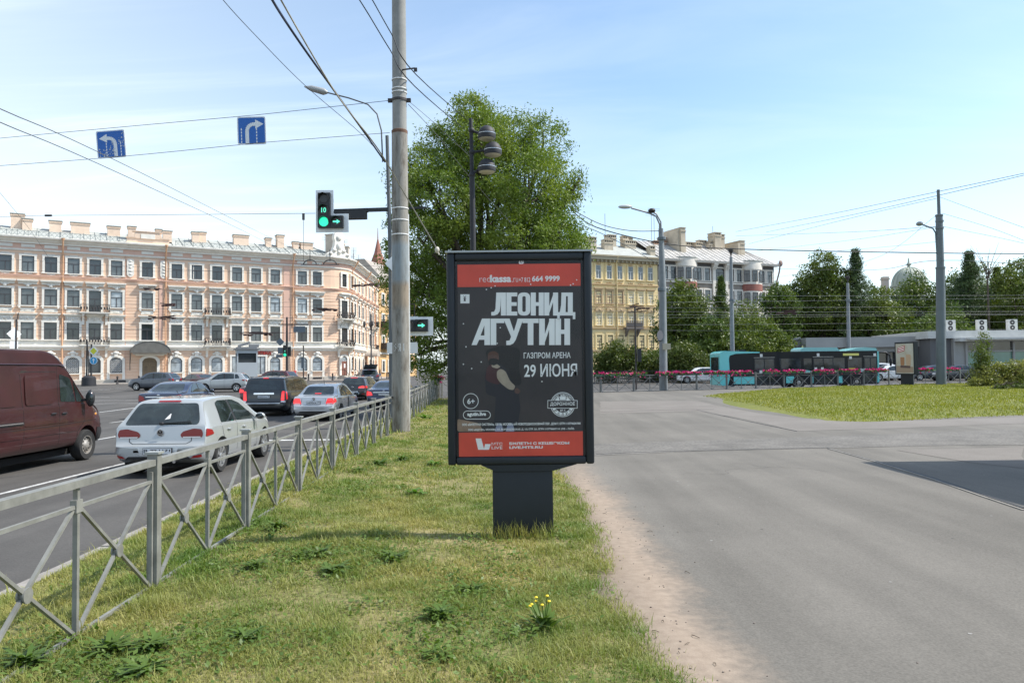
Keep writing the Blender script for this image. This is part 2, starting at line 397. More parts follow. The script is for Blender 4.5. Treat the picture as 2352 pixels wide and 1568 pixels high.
xs = [-2500, -900, -400, -200] + list(np.linspace(-120, 120, 49)) + [200, 400, 900, 2500]
ys = [-400, -100] + list(np.linspace(-30, 130, 81)) + [160, 220, 320, 500, 900, 1500, 2600]
sheet('roadway', xs, lambda x: ys, lambda x, y: RZ(x, y), m_road, skirt=0)

LAWN_R = 0.78
def lawn_edge(y): return LAWN_R + 0.035 * sin(y * 2.1) + 0.03 * sin(y * 5.3 + 1) + 0.05 * sin(y * 0.9) + (0.10 * sm(5.2, 3.2, y) if y < 6 else 0)
xs = [0.35, 1.0, 1.8, 3] + list(np.arange(4.88, 46, 2.5)) + [60, 90, 140]
sheet('footpath', xs, lambda x: [-20 + (far_y(x) + 20) * t for t in np.linspace(0, 1, 50)], lambda x, y: PZ(x, y), m_path)

def LZ(x, y):                                                           # lawn between kerb and footpath
    k = kerb_x(y); f = fence_x(y)
    z = 0.055 + (PZ(x, y) + 0.02 - 0.055) * sm(k, f + 0.15, x)
    z += 0.025 * sm(k, f, x) * (sin(x * 2.3 + y * 0.7) * 0.5 + sin(y * 1.9 - x) * 0.5) * sm(0.75, 0.2, x)
    return z
lt = np.concatenate([np.linspace(0, 0.35, 8), np.linspace(0.4, 1, 14)])
V = []; F = []; rows = list(np.arange(-4, 36.6, 0.35)); nc = len(lt)
for y in rows:
    x0, x1 = kerb_x(y) + 0.15, lawn_edge(y)
    for t in lt:
        x = x0 + (x1 - x0) * t; V.append((x, min(y, far_y(x) - 0.55), LZ(x, y) - (0.03 if t == 1 else 0)))
for i in range(len(rows) - 1):
    for j in range(nc - 1): a = i * nc + j; F.append((a, a + 1, a + nc + 1, a + nc))
o = obj('lawn_soil', npmesh('lawn_soil', V, F, m_soil, smooth=True)); o['kind'] = 'structure'
# strip of paving between the end of the lawn and the far fence
sheet('fence_footing', list(np.linspace(-4.75, 0.34, 9)), lambda x: [34.5, far_y(x)], lambda x, y: PZ(x, y) - 0.012, m_patch1)

# kerb of the lawn: single granite stones
kerb = obj('kerb', MB().box(-4.10, -3.95, -4, -3.02, -0.3, 0.05), m_kerb); kerb['kind'] = 'structure'
kb = MB().box(-0.075, 0.075, -0.49, 0.49, -0.3, 0.05).mesh('kerb_stone', [m_kerb])
for i in range(34):
    y = -2 + i * 1.0; x = kerb_x(y + 0.5) + 0.07
    s_ = obj('kerb_stone', kb, parent=kerb, loc=(x + rng.normal() * 0.004, y + 0.5, 0.0 + rng.normal() * 0.004)); s_.rotation_euler.z = 0.030

# far kerb along the cross street
fk = MB()
for a, b in ((FC + Vector((-1.2, 0.1)), FA), (FA, FA + (FB - FA) * 2.2)):
    d = (b - a).normalized(); nrm = Vector((-d.y, d.x)); k = int((b - a).length / 2)
    for i in range(k):
        p, q = a + (b - a) * (i / k) + nrm * 0.72, a + (b - a) * ((i + 0.985) / k) + nrm * 0.72
        fk.bar((p.x, p.y, PZ(p.x, p.y) - 0.16), (q.x, q.y, PZ(q.x, q.y) - 0.16), 0.16, 0.36)
o = obj('far_kerb', fk, m_kerb); o['kind'] = 'structure'

# ---- lawn island on the right
isl = [(1615, 913), (1650, 926), (1700, 938), (1770, 949), (1880, 960), (2000, 961), (2150, 956), (2352, 948)]
ipts = [gz(u, v, PZ(0, 30)).xy for u, v in isl] + [Vector((34, 23.4)), Vector((60, 22)), Vector((62, 56))]
up = [(2352, 868), (2100, 881), (1900, 889), (1780, 894), (1690, 900), (1640, 905)]
upp = []
for u, v in up:
    p = gz(u, v, 0.50).xy; upp.append(Vector((p.x, min(p.y, far_y(p.x) - 1.3))))
ipts += [Vector((45, far_y(45) - 1.4))] + upp
ISL = [tuple(p) for p in ipts]
def in_poly(x, y, poly):
    c = False; j = len(poly) - 1
    for i in range(len(poly)):
        xi, yi = poly[i]; xj, yj = poly[j]
        if (yi > y) != (yj > y) and x < (xj - xi) * (y - yi) / (yj - yi) + xi: c = not c
        j = i
    return c
def edge_d(x, y, poly):
    p = Vector((x, y)); best = 9e9
    for i in range(len(poly)):
        a, b = Vector(poly[i]), Vector(poly[(i + 1) % len(poly)]); d = b - a; t = max(0, min(1, (p - a).dot(d) / d.length_squared)); best = min(best, (a + d * t - p).length)
    return best
def IZ(x, y): return PZ(x, y) - 0.02 + 0.10 * sm(0, 1.6, edge_d(x, y, ISL)) + 0.03 * sin(x * 0.8) * sin(y * 0.7)
v2, f2 = fill2d(ISL, 1.3)
o = obj('island_soil', npmesh('island_soil', [(p.x, p.y, IZ(p.x, p.y)) for p in v2], [tuple(f) for f in f2], m_soil2, smooth=True)); o['kind'] = 'structure'

# ---- patches, joints and seams in the footpath
def patch(name, poly_uv, m, lift, res=1.5):
    poly = []
    for u, v in poly_uv:
        p = gz(u, v, 0.35)
        for _ in range(4): p = gz(u, v, PZ(p.x, p.y))
        poly.append((p.x, p.y))
    # ragged edge
    rg = []
    for i in range(len(poly)):
        a, b = Vector(poly[i]), Vector(poly[(i + 1) % len(poly)]); k = max(1, int((b - a).length / 0.7)); nr = Vector((-(b - a).y, (b - a).x)).normalized()
        for j in range(k): rg.append(tuple(a + (b - a) * (j / k) + nr * (rng.normal() * 0.03 if j else 0)))
    v2, f2 = fill2d(rg, res)
    o = obj(name, npmesh(name, [(p.x, p.y, PZ(p.x, p.y) + lift) for p in v2], [tuple(f) for f in f2], m)); o['kind'] = 'structure'; return o
patch('asphalt_patch', [(1378, 922), (1600, 920), (1640, 930), (1760, 952), (1900, 966), (2100, 966), (2352, 957), (2352, 972), (2000, 985), (1830, 990), (1690, 958), (1600, 944), (1378, 950)], m_patch1, 0.004)
patch('asphalt_patch', [(1345, 1020), (1600, 1012), (1900, 1002), (2352, 985), (2352, 1022), (2100, 1024), (1860, 1030), (1600, 1036), (1345, 1048)], m_patch2, 0.004)
patch('asphalt_patch', [(2060, 1034), (2352, 1026), (2352, 1075), (2230, 1062)], m_patch1, 0.004)
def seam(name, uv, w, h, m, lift=0.004):
    mb = MB(); pts = []
    for u, v in uv:
        p = gz(u, v, 0.32)
        for _ in range(4): p = gz(u, v, PZ(p.x, p.y))
        pts.append(p)
    fine = []
    for a, b in zip(pts, pts[1:]):
        k = max(1, int((b - a).length / 0.5)); fine += [a + (b - a) * (j / k) for j in range(k)]
    fine.append(pts[-1])
    for a, b in zip(fine, fine[1:]): mb.bar((a.x, a.y, PZ(a.x, a.y) + h / 2 - 0.02 + lift), (b.x, b.y, PZ(b.x, b.y) + h / 2 - 0.02 + lift), w, h + 0.04)
    o = obj(name, mb, m); o['kind'] = 'structure'; return o
seam('kerb_strip', [(1905, 1031), (2010, 1060), (2140, 1100), (2250, 1138), (2352, 1172)], 0.035, 0.006, m_conc)
seam('tar_joint', [(1903, 1030), (2009, 1058.5), (2140, 1097), (2251, 1134), (2352, 1167)], 0.05, 0.004, m_tar)
seam('tar_joint', [(1600, 941), (1700, 963), (1830, 990)], 0.03, 0.003, m_tar)
seam('tar_joint', [(1370, 1043), (1480, 1038), (1600, 1035), (1760, 1031), (1905, 1028)], 0.025, 0.003, m_tar)
seam('tar_joint', [(1380, 946), (1500, 942), (1640, 940)], 0.03, 0.003, m_tar)

# ---- road markings
def mark(name, pts, w):
    mb = MB(); 
    for (x0, y0), (x1, y1) in pts:
        d = Vector((x1 - x0, y1 - y0)); n = Vector((-d.y, d.x)).normalized() * w / 2; k = max(1, int(d.length / 4))
        for i in range(k):
            a, b = Vector((x0, y0)) + d * (i / k), Vector((x0, y0)) + d * ((i + 1) / k)
            mb.add([(p.x, p.y, RZ(p.x, p.y) + 0.004) for p in (a - n, b - n, b + n, a + n)], [(0, 1, 2, 3)])
    o = obj(name, mb, m_paint); o['kind'] = 'structure'; return o
mark('lane_line', [((-8.35, 4.0), (-8.45, 21.4))], 0.10)
mark('lane_line', [((-12.25, y), (-12.33, y + 3.2)) for y in (14.5, 21.6, 28.5)], 0.13)
mark('lane_line', [((-15.9, y), (-15.9, y + 3.6)) for y in (16, 24, 30, 37)], 0.13)
mark('lane_line', [((-19.9, 20), (-20.6, 36)), ((-20.7, 38), (-21.2, 46))], 0.15)
mark('stop_line', [((-8.2, 21.6), (-4.75, 21.6))], 0.30)
mark('stop_line', [((-12.1, 24.6), (-8.6, 24.6))], 0.28)
mark('lane_line', [((-52, 54), (-30, 56.5)), ((-34, 51), (-24, 51.5)), ((-30, 47), (-22.5, 47.3))], 0.14)
mark('lane_line', [((-40, 70 + 3.2 * i), (-37.5, 70.6 + 3.2 * i)) for i in range(4)] + [((-33, 68 + 3.2 * i), (-30.5, 68.6 + 3.2 * i)) for i in range(4)], 0.16)
mark('lane_line', [((8 + 6 * i, 66 + 1.6 * i), (11 + 6 * i, 66.8 + 1.6 * i)) for i in range(9)], 0.14)
mark('lane_line', [((2, 55.5), (60, 72))], 0.14)

# ------------------------------------------------------------------ grass
g1 = foliage_mat('grass_blade', (0.10, 0.185, 0.026), (0.39, 0.345, 0.115), scale=1.7, trl=0.3)
g2 = foliage_mat('island_blade', (0.17, 0.21, 0.024), (0.29, 0.28, 0.055), scale=0.9, trl=0.3)
def blades(name, P, H, W_, m, lean=0.5, tone=None):
    """P (n,3) roots; each blade is one bent strip of two quads"""
    n = len(P); a = rng.uniform(0, 2 * pi, n); L = rng.uniform(0.1, 1, n) * lean
    dx, dy = np.cos(a), np.sin(a); wx, wy = -dy * W_ / 2, dx * W_ / 2
    V = np.zeros((n, 5, 3), dtype=np.float32)
    for k, (t, wk) in enumerate(((0, 1), (0, -1), (0.55, 0.8), (0.55, -0.8), (1, 0))):
        V[:, k, 0] = P[:, 0] + dx * H * L * t**1.7 + wx * wk; V[:, k, 1] = P[:, 1] + dy * H * L * t**1.7 + wy * wk; V[:, k, 2] = P[:, 2] + H * t * (1 - 0.35 * L * t)
    b = np.arange(n)[:, None] * 5
    F = np.concatenate([b + np.array([[0, 1, 3]]), b + np.array([[0, 3, 2]]), b + np.array([[2, 3, 4]])])
    tn = rng.uniform(0, 1, n) if tone is None else tone
    o = obj(name, npmesh(name, V.reshape(-1, 3), F, m, tone=np.repeat(tn, 5))); o['kind'] = 'stuff'; return o
def snoise(x, y, s=1.0):                                                # cheap smooth noise for patchiness
    return (np.sin(x * 1.7 * s + 1.3 * np.sin(y * 0.9 * s)) + np.sin(y * 2.1 * s + 1.7 * np.sin(x * 1.1 * s + 2)) + np.sin((x + y) * 1.3 * s + 4)) / 3
def lawn_points(n, y0, y1):
    y = rng.uniform(y0, y1, n); u = rng.uniform(0, 1, n)
    k = np.array([kerb_x(t) + 0.16 for t in y]); e = np.array([lawn_edge(t) for t in y]) + rng.normal(0, 0.05, n)
    x = k + (e - k) * u
    keep = rng.uniform(0, 1, n) < np.clip(0.66 + 0.5 * snoise(x, y, 1.6) + 0.45 * snoise(x, y, 6.1), 0.12, 1)
    keep &= ~((np.abs(x - 0.03) < 0.27) & (np.abs(y - 7.15) < 0.1))
    # thin, trodden turf at the path edge
    keep &= rng.uniform(0, 1, n) < np.clip((e - x) / 0.28 + 0.35, 0, 1)
    x, y = x[keep], y[keep]
    fy = np.array([far_y(t) - 0.6 for t in x]); k2 = y < fy; x, y = x[k2], y[k2]
    z = np.array([LZ(a, b) for a, b in zip(x, y)]); return np.stack([x, y, z - 0.005], 1)
for (n, y0, y1, h, w) in ((170000, 2.9, 5.6, 0.044, 0.0042), (140000, 5.6, 9.5, 0.048, 0.006), (80000, 9.5, 17, 0.05, 0.010), (50000, 17, 36, 0.06, 0.018)):
    P = lawn_points(n, y0, y1); k = len(P)
    hh = h * rng.uniform(0.45, 1.35, k) * (1 + 0.4 * snoise(P[:, 0], P[:, 1], 2.3)) * np.where(P[:, 0] < np.array([fence_x(t) for t in P[:, 1]]) + 0.25, 1.35, 1.0)
    hh *= np.where(rng.uniform(0, 1, k) < 0.02, 2.2, 1.0) * (1 + 0.45 * snoise(P[:, 0] + 9, P[:, 1], 7.3))
    blades('grass', P, hh, w * rng.uniform(0.7, 1.3, k), g1, lean=1.5, tone=np.clip(0.34 + 0.34 * snoise(P[:, 0] + 5, P[:, 1], 1.1) + 0.3 * snoise(P[:, 0], P[:, 1] + 3, 4.3) + rng.normal(0, 0.22, k), 0, 1))
# tall tufts round the billboard foot
n = 260; P = np.stack([rng.uniform(-0.30, 0.36, n), 7.12 - 0.13 + rng.normal(0, 0.04, n), np.full(n, 0.31)], 1)
blades('grass', P, rng.uniform(0.05, 0.2, n), np.full(n, 0.006), g1, lean=0.8, tone=rng.uniform(0, 0.45, n))
bx = np.array([p[0] for p in ISL]); by = np.array([p[1] for p in ISL]); P = []
while len(P) < 60000:
    x = rng.uniform(9, 34, 20000); y = rng.uniform(20, 49, 20000)
    q = [(a, b) for a, b in zip(x, y) if a < b * 0.72 and in_poly(a, b, ISL)]
    P += q
P = np.array(P[:60000]); ez = np.array([IZ(a, b) for a, b in P]); k = len(P)
blades('grass', np.column_stack([P, ez]), 0.075 * rng.uniform(0.4, 1.3, k) * (1 + 0.35 * snoise(P[:, 0], P[:, 1], 0.8)), 0.022 * rng.uniform(0.7, 1.3, k), g2, lean=0.9)

# low weeds in the near lawn, each a rosette of its own
m_weed = foliage_mat('weed_leaf', (0.075, 0.135, 0.024), (0.14, 0.205, 0.04), scale=3, trl=0.3)
m_weedl = foliage_mat('weed_leaf_light', (0.08, 0.17, 0.03), (0.15, 0.26, 0.045), scale=3, trl=0.35)
def rosette(n, size, up=0.5, w=0.24):
    V = []; F = []
    for i in range(n):
        a = 2 * pi * i / n * 2.4 + random.uniform(-0.4, 0.4); L = size * random.uniform(0.3, 1.0); ox_, oy_ = random.uniform(-.3, .3) * size, random.uniform(-.3, .3) * size; el = up * random.uniform(0.4, 1.3); b = len(V)
        for k in range(5):
            t = k / 4; r = L * t * cos(el * (1 - t * 0.8)); z = L * (sin(el) * t - 0.35 * t * t) + 0.01; ww = L * w * (sin(pi * min(1, t * 0.85 + 0.12)) ** 0.8) * (1 if k % 2 else 0.72) * (1 if k < 4 else 0.2)
            for sg in (-1, 1): V.append((ox_ + cos(a) * r - sin(a) * ww * sg * 0.5, oy_ + sin(a) * r + cos(a) * ww * sg * 0.5, z + abs(ww) * 0.12))
        for k in range(4): F.append((b + 2 * k, b + 2 * k + 1, b + 2 * k + 3, b + 2 * k + 2))
    return V, F
wm = [npmesh('weed', *rosette(*a), m_weed, smooth=True) for a in ((80, 0.12, 0.8, .26), (100, 0.11, 1.0, .24), (70, 0.13, 0.65, .3))]
wl = npmesh('weed', *rosette(18, 0.3, 0.8, 0.3), m_weedl, smooth=True)
weeds = [(735, 1275, 0, 1.1, 'broad dark weed tuft nearest the shadow of the billboard'), (690, 1283, 1, .8, 'small weed tuft left of the broad one by the billboard shadow'), (900, 1285, 0, 1.1, 'dark weed tuft in the dry grass left of the billboard foot'),
         (585, 1305, 1, 1.0, 'flat weed tuft right of the second near fence post'), (770, 1312, 2, 1.2, 'largest flat weed of the cluster in mid lawn'), (640, 1215, 1, 1.3, 'tall dark weed at the tip of the billboard shadow'),
         (870, 1068, 0, 1.7, 'wide patch of weed by the fence in the middle lawn'), (925, 1058, 1, 1.4, 'weed beside the wide patch, nearer the billboard'), (825, 1082, 2, 1.2, 'weed beside the wide patch, nearer the fence'), (1010, 1420, 1, 1.2, 'upright ragged weed in the front lawn below the billboard'),
         (1085, 1360, 0, 1.0, 'fine leaved weed below the left edge of the billboard foot'), (350, 1490, 0, 1.3, 'weed at the lower left by the first fence bay'), (250, 1500, 1, 1.4, 'bushy weed under the fence rail at the lower left'), (330, 1545, 2, 1.2, 'weed at the bottom edge below the first fence bay'),
         (560, 1470, 0, 1.0, 'weed in mid front lawn between fence and dry patch'), (60, 1530, 1, 1.4, 'weed under the fence at the bottom left corner'), (1010, 1510, 2, 0.9, 'small weed at the bottom of the front lawn'), (1240, 1225, 1, .8, 'grass tuft weed at the right corner of the billboard foot')]
for u, v, k, s_, lb in weeds:
    p = gz(u, v, 0.3); p = gz(u, v, LZ(p.x, p.y)); o = obj('weed', wm[k], loc=(p.x, p.y, LZ(p.x, p.y)), rz=random.uniform(0, 6)); o.scale = (s_,) * 3
    tagp(o, lb, 'weed', 'weeds in the lawn')
C_ = []
for u, v, k, s_, lb in weeds:                                           # creeping leaves that tie the weeds into the turf
    p = gz(u, v, 0.3); q = rng.normal(0, 1, (260, 2)) * np.array([0.2, 0.17]) * s_; C_ += [(p.x + a, p.y + b) for a, b in q if kerb_x(p.y + b) + .2 < p.x + a < LAWN_R and p.y + b > 2.9]
for _ in range(70):
    cx_, cy_ = rng.uniform(-3.6, .6), rng.uniform(3.2, 14); q = rng.normal(0, 1, (90, 2)) * rng.uniform(.06, .2); C_ += [(cx_ + a, cy_ + b) for a, b in q if kerb_x(cy_ + b) + .2 < cx_ + a < LAWN_R]
C_ = np.array([(a, b, LZ(a, b) + rng.uniform(.01, .055)) for a, b in C_]); k = len(C_); a = rng.normal(0, 1, (k, 3)) * np.array([1, 1, .45]); a /= np.linalg.norm(a, axis=1)[:, None]; b_ = np.cross(a, rng.normal(0, .3, (k, 3)) + np.array([0, 0, 1])); b_ /= np.linalg.norm(b_, axis=1)[:, None]; s_ = rng.uniform(.010, .026, k)[:, None]
o = obj('ground_cover', npmesh('ground_cover', np.stack([C_ - a * s_, C_ - b_ * s_ * .5, C_ + a * s_, C_ + b_ * s_ * .5], 1).reshape(-1, 3), np.arange(4 * k).reshape(-1, 4), m_weed, tone=np.repeat(rng.uniform(0, 1, k), 4))); o['kind'] = 'stuff'
for u, v, s_, lb in ((978, 962, 1.5, 'bright green broad leaved weed beside the concrete pole'), (955, 1135, 0.75, 'bright green weed left of the billboard panel'), (1000, 1068, 0.8, 'bright green weed under the left end of the billboard panel')):
    p = gz(u, v, 0.3); p = gz(u, v, LZ(p.x, p.y)); o = obj('weed', wl, loc=(p.x, p.y, LZ(p.x, p.y)), rz=random.uniform(0, 6)); o.scale = (s_,) * 3; tagp(o, lb, 'weed', 'weeds in the lawn')
# the yellow flowering plant
p = gz(1250, 1445, 0.3); t_ = thing('flowering_plant', 'small plant with bright yellow flowers in the front lawn', 'plant', (p.x, p.y, LZ(p.x, p.y)))
obj('leaves', npmesh('leaves', *rosette(30, 0.19, 1.2), m_weed, smooth=True), parent=t_)
st = MB(); fl = MB(); m_yel = mat('yellow_petal', (0.75, 0.55, 0.02), 0.6)
for i in range(7):
    a = random.uniform(0, 6.28); r = random.uniform(0.02, 0.09); q = (cos(a) * r, sin(a) * r, random.uniform(0.13, 0.22)); st.tube([(0, 0, 0), q], 0.003, 4); fl.ell((q[0], q[1], q[2]), 0.011, 0.011, 0.007, 8, 4)
obj('stems', st, m_weed, t_); obj('blossoms', fl, m_yel, t_, smooth=60)
# hair cracks and trodden spots in the asphalt
for k, (u, v, a0, L_) in enumerate(((1560, 1085, 0.9, 2.0), (1900, 1080, 1.9, 1.8))):
    p = gz(u, v, 0.3); mb = MB(); a = a0; q = Vector((p.x, p.y)); wv = 0.006
    for i in range(int(L_ / 0.09)):
        a += rng.normal() * 0.6; a += (a0 - a) * 0.15; e = q + Vector((cos(a), sin(a))) * 0.09; n = Vector((-sin(a), cos(a))) * wv * rng.uniform(0.3, 1); z = PZ(q.x, q.y) + 0.0015
        mb.add([(q.x - n.x, q.y - n.y, z), (e.x - n.x, e.y - n.y, z), (e.x + n.x, e.y + n.y, z), (q.x + n.x, q.y + n.y, z)], [(0, 1, 2, 3)]); q = e
    o = obj('asphalt_crack', mb, mat('crack_dust', (0.075, 0.07, 0.062), 0.9)); o['kind'] = 'structure'
mb = MB()
for i in range(46):
    x, y = rng.uniform(1.3, 7), rng.uniform(3.6, 16); r = rng.uniform(0.006, 0.018); b_ = [(x + r * cos(t) * rng.uniform(.7, 1.2), y + r * sin(t) * rng.uniform(.7, 1.2), PZ(x, y) + 0.002) for t in np.linspace(0, 2 * pi, 8)[:-1]]; mb.cur = i % 3 == 0; mb.add(b_, [tuple(range(7))])
o = obj('spots', mb, [mat('gum_pale', (0.26, 0.25, 0.235), 0.9), mat('spot_dark', (0.07, 0.065, 0.06), 0.9)]); o['kind'] = 'stuff'
# bits of litter and pebbles on the sandy strip
pb = MB()
for i in range(160):
    y = rng.uniform(3.6, 12); x = lawn_edge(y) + abs(rng.normal(0, 0.35)); r = rng.uniform(0.003, 0.008); pb.ell((x, y, PZ(x, y) + r * 0.3), r, r * rng.uniform(0.6, 1.3), r * 0.6, 6, 4)
o = obj('pebbles', pb, mat('pebble', (0.16, 0.13, 0.11), 0.9, var=0.5, vscale=9)); o['kind'] = 'stuff'
tw = MB()
for i in range(22):
    y = rng.uniform(3.4, 10); x = lawn_edge(y) + abs(rng.normal(0.1, 0.3)); a = rng.uniform(0, 6); L = rng.uniform(0.02, 0.07); tw.tube([(x, y, PZ(x, y) + 0.005), (x + cos(a) * L / 2, y + sin(a) * L / 2, PZ(x, y) + 0.012), (x + cos(a + .3) * L, y + sin(a + .3) * L, PZ(x, y) + 0.005)], 0.0022, 4)
o = obj('twigs', tw, mat('twig', (0.13, 0.10, 0.07), 0.9)); o['kind'] = 'stuff'
# ------------------------------------------------------------------ buildings: shared
m_glass = mat('window_glass', (0.028, 0.035, 0.042), 0.06, var=0.5, vscale=0.35, spec=0.9)
m_glass2 = mat('window_glass_curtain', (0.10, 0.115, 0.12), 0.08, var=0.35, vscale=0.9, spec=0.9)
m_glass3 = mat('window_glass_bright', (0.32, 0.36, 0.38), 0.08, var=0.45, vscale=1.2, spec=0.9)
m_cream = mat('cream_trim', (0.76, 0.725, 0.65), 0.8, var=0.08, vscale=1.5)
m_dfr = mat('window_frame_dark', (0.05, 0.045, 0.05), 0.5)
m_wfr = mat('window_frame_white', (0.75, 0.75, 0.74), 0.5)
m_iron = mat('wrought_iron', (0.035, 0.03, 0.03), 0.6)
m_roof = mat('sheet_roof', (0.36, 0.375, 0.35), 0.75, var=0.14, vscale=0.8)
m_stone = mat('plinth_stone', (0.42, 0.385, 0.33), 0.85, var=0.14, vscale=1.2)
m_pink = mat('peach_plaster', (0.76, 0.535, 0.385), 0.85, var=0.05, vscale=0.5)
m_pinkd = mat('dusty_pink_plaster', (0.68, 0.44, 0.34), 0.85, var=0.05, vscale=0.7)
m_pipe = mat('downpipe_paint', (0.66, 0.38, 0.22), 0.6)
m_brown = mat('door_brown', (0.17, 0.07, 0.05), 0.6)
m_olive = mat('door_olive', (0.17, 0.125, 0.075), 0.7, var=0.15, vscale=3)

def arc_pts(w, z0, z1, rise, n=8):                                       # opening with a segmental arch, counter-clockwise seen from -y
    pts = [(-w / 2, z0), (w / 2, z0)]
    for i in range(n + 1):
        t = 1 - 2 * i / n; pts.append((t * w / 2, z1 - rise + rise * sqrt(max(0, 1 - t * t))))
    return pts
FR = lambda a, b, d: (a, d, b)
def ring(mb, outer, inner, d0, d1):
    """frame between two outlines of equal point count, from depth d0 (front) to d1"""
    n = len(outer); vs = [FR(*p, d0) for p in outer] + [FR(*p, d0) for p in inner] + [FR(*p, d1) for p in outer] + [FR(*p, d1) for p in inner]; fs = []
    for i in range(n):
        j = (i + 1) % n; fs += [(i, j, n + j, n + i), (2 * n + i, 2 * n + j, j, i), (n + i, n + j, 3 * n + j, 3 * n + i)]
    mb.add(vs, fs)
def window_kit(w, h, style, fr=m_dfr, pane=m_glass, trim=m_cream, arch=0.0, cross=0.62):
    """(surround, frame, pane) meshes, origin at the middle of the sill, facade plane y = 0, outside at -y"""
    s, f, p = MB(), MB(), MB()
    tw = 0.26
    if style in ('hood', 'block', 'plain', 'ear'):
        s.box(-w / 2 - tw, -w / 2, -0.16, 0.01, 0, h + 0.0); s.box(w / 2, w / 2 + tw, -0.16, 0.01, 0, h)
        s.box(-w / 2 - tw - 0.04, w / 2 + tw + 0.04, -0.17, 0.01, h, h + 0.24)
        s.box(-w / 2 - tw - 0.10, w / 2 + tw + 0.10, -0.26, 0.01, -0.13, 0)
    if style == 'hood':
        s.box(-w / 2 - .42, w / 2 + .42, -.50, .01, h + .92, h + 1.06); s.box(-w / 2 - .36, w / 2 + .36, -.36, .01, h + .78, h + .92); s.box(-w / 2 - .30, w / 2 + .30, -.20, .01, h + .55, h + .78)
        s.ell((0, -.2, h + .42), .22, .14, .26, 8, 5); s.ell((-.28, -.16, h + .55), .16, .09, .13, 8, 5); s.ell((.28, -.16, h + .55), .16, .09, .13, 8, 5)
        for sx in (-1, 1): s.box(sx * (w / 2 + .14) - .1, sx * (w / 2 + .14) + .1, -.30, .01, -.36, -.13)
        s.box(-w / 2 - .06, w / 2 + .06, -.09, .01, -.82, -.30); s.box(-w / 2 + .06, w / 2 - .06, -.12, .01, -.70, -.42); s.ell((0, -.12, -.60), .4, .05, .09, 8, 4)
    if style == 'block':
        s.box(-w / 2 - .40, w / 2 + .40, -.44, .01, h + .98, h + 1.10); s.box(-w / 2 - .32, w / 2 + .32, -.28, .01, h + .84, h + .98)
        s.box(-w / 2 - .16, w / 2 + .16, -.13, .01, h + .24, h + .84)
        for xx in (-.62, 0, .62): s.ell((xx, -.17, h + .56), .17 if xx == 0 else .12, .1, .22, 8, 5)
        s.box(-.2, -.12, -.22, .01, h + .3, h + .8); s.box(.12, .2, -.22, .01, h + .3, h + .8)
        s.box(-w / 2 + .0, w / 2 + .0, -.07, .01, -.62, -.22); s.ell((0, -.09, -.42), .45, .04, .07, 8, 4)
    if style == 'ear':
        s.box(-.42, .42, -.2, .01, h + .24, h + .34)
        s.ell((-.25, -.12, -.22), .26, .07, .09, 8, 4); s.ell((.25, -.12, -.22), .26, .07, .09, 8, 4); s.ell((0, -.13, -.28), .12, .08, .11, 8, 4)
    if arch:
        o_ = arc_pts(w + .62, 0, h + .34, arch + .1); i_ = arc_pts(w, 0, h, arch); ring(s, o_, i_, -.17, .01)
        s.box(-w / 2 - .34, -w / 2, -.12, .01, -1.0, 0); s.box(w / 2, w / 2 + .34, -.12, .01, -1.0, 0)
        s.box(-w / 2 - .1, w / 2 + .1, -.24, .01, -.14, -.003)
        s.box(-.2, .2, -.30, .01, h + .1, h + .72); s.ell((0, -.24, h + .62), .36, .14, .22, 8, 5); s.ell((-.42, -.15, h + .48), .2, .1, .14, 8, 5); s.ell((.42, -.15, h + .48), .2, .1, .14, 8, 5)
        fo, fi = arc_pts(w, 0, h, arch), arc_pts(w - .16, .08, h - .08, arch); ring(f, fo, fi, -.055, .01)
        f.box(-w / 2 + .08, w / 2 - .08, -.05, .01, h * cross - .03, h * cross + .04)
        p.add([FR(a, b, -.02) for a, b in fi], [tuple(range(len(fi)))])
    else:
        t = .075
        f.box(-w / 2, -w / 2 + t, -.07, .01, 0, h); f.box(w / 2 - t, w / 2, -.07, .01, 0, h); f.box(-w / 2 + t, w / 2 - t, -.07, .01, 0, t); f.box(-w / 2 + t, w / 2 - t, -.07, .01, h - t, h)
        f.box(-w / 2 + t, w / 2 - t, -.075, .01, h * cross - .035, h * cross + .035); f.box(-.04, .04, -.068, .01, t, h * cross - .035)
        p.box(-w / 2 + t, w / 2 - t, -.03, -.01, t, h - t)
    return (s.mesh('surround', [trim], 40), f.mesh('frame', [fr]), p.mesh('pane', [pane]))
def put_window(parent, kit, loc, rz, name='window', pane=None):
    w = obj(name, kit[0], parent=parent, loc=loc, rz=rz); obj('frame', kit[1], parent=w)
    pm = kit[2]
    if pane is not None:
        key = (pm.name, pane.name)
        if key not in PANES:
            c = pm.copy(); c.materials.clear(); c.materials.append(pane); PANES[key] = c
        pm = PANES[key]
    obj('pane', pm, parent=w); return w
PANES = {}
def rnd_pane(): return random.choice((None, None, None, m_glass2, m_glass2, m_glass3 if random.random() < .35 else None))

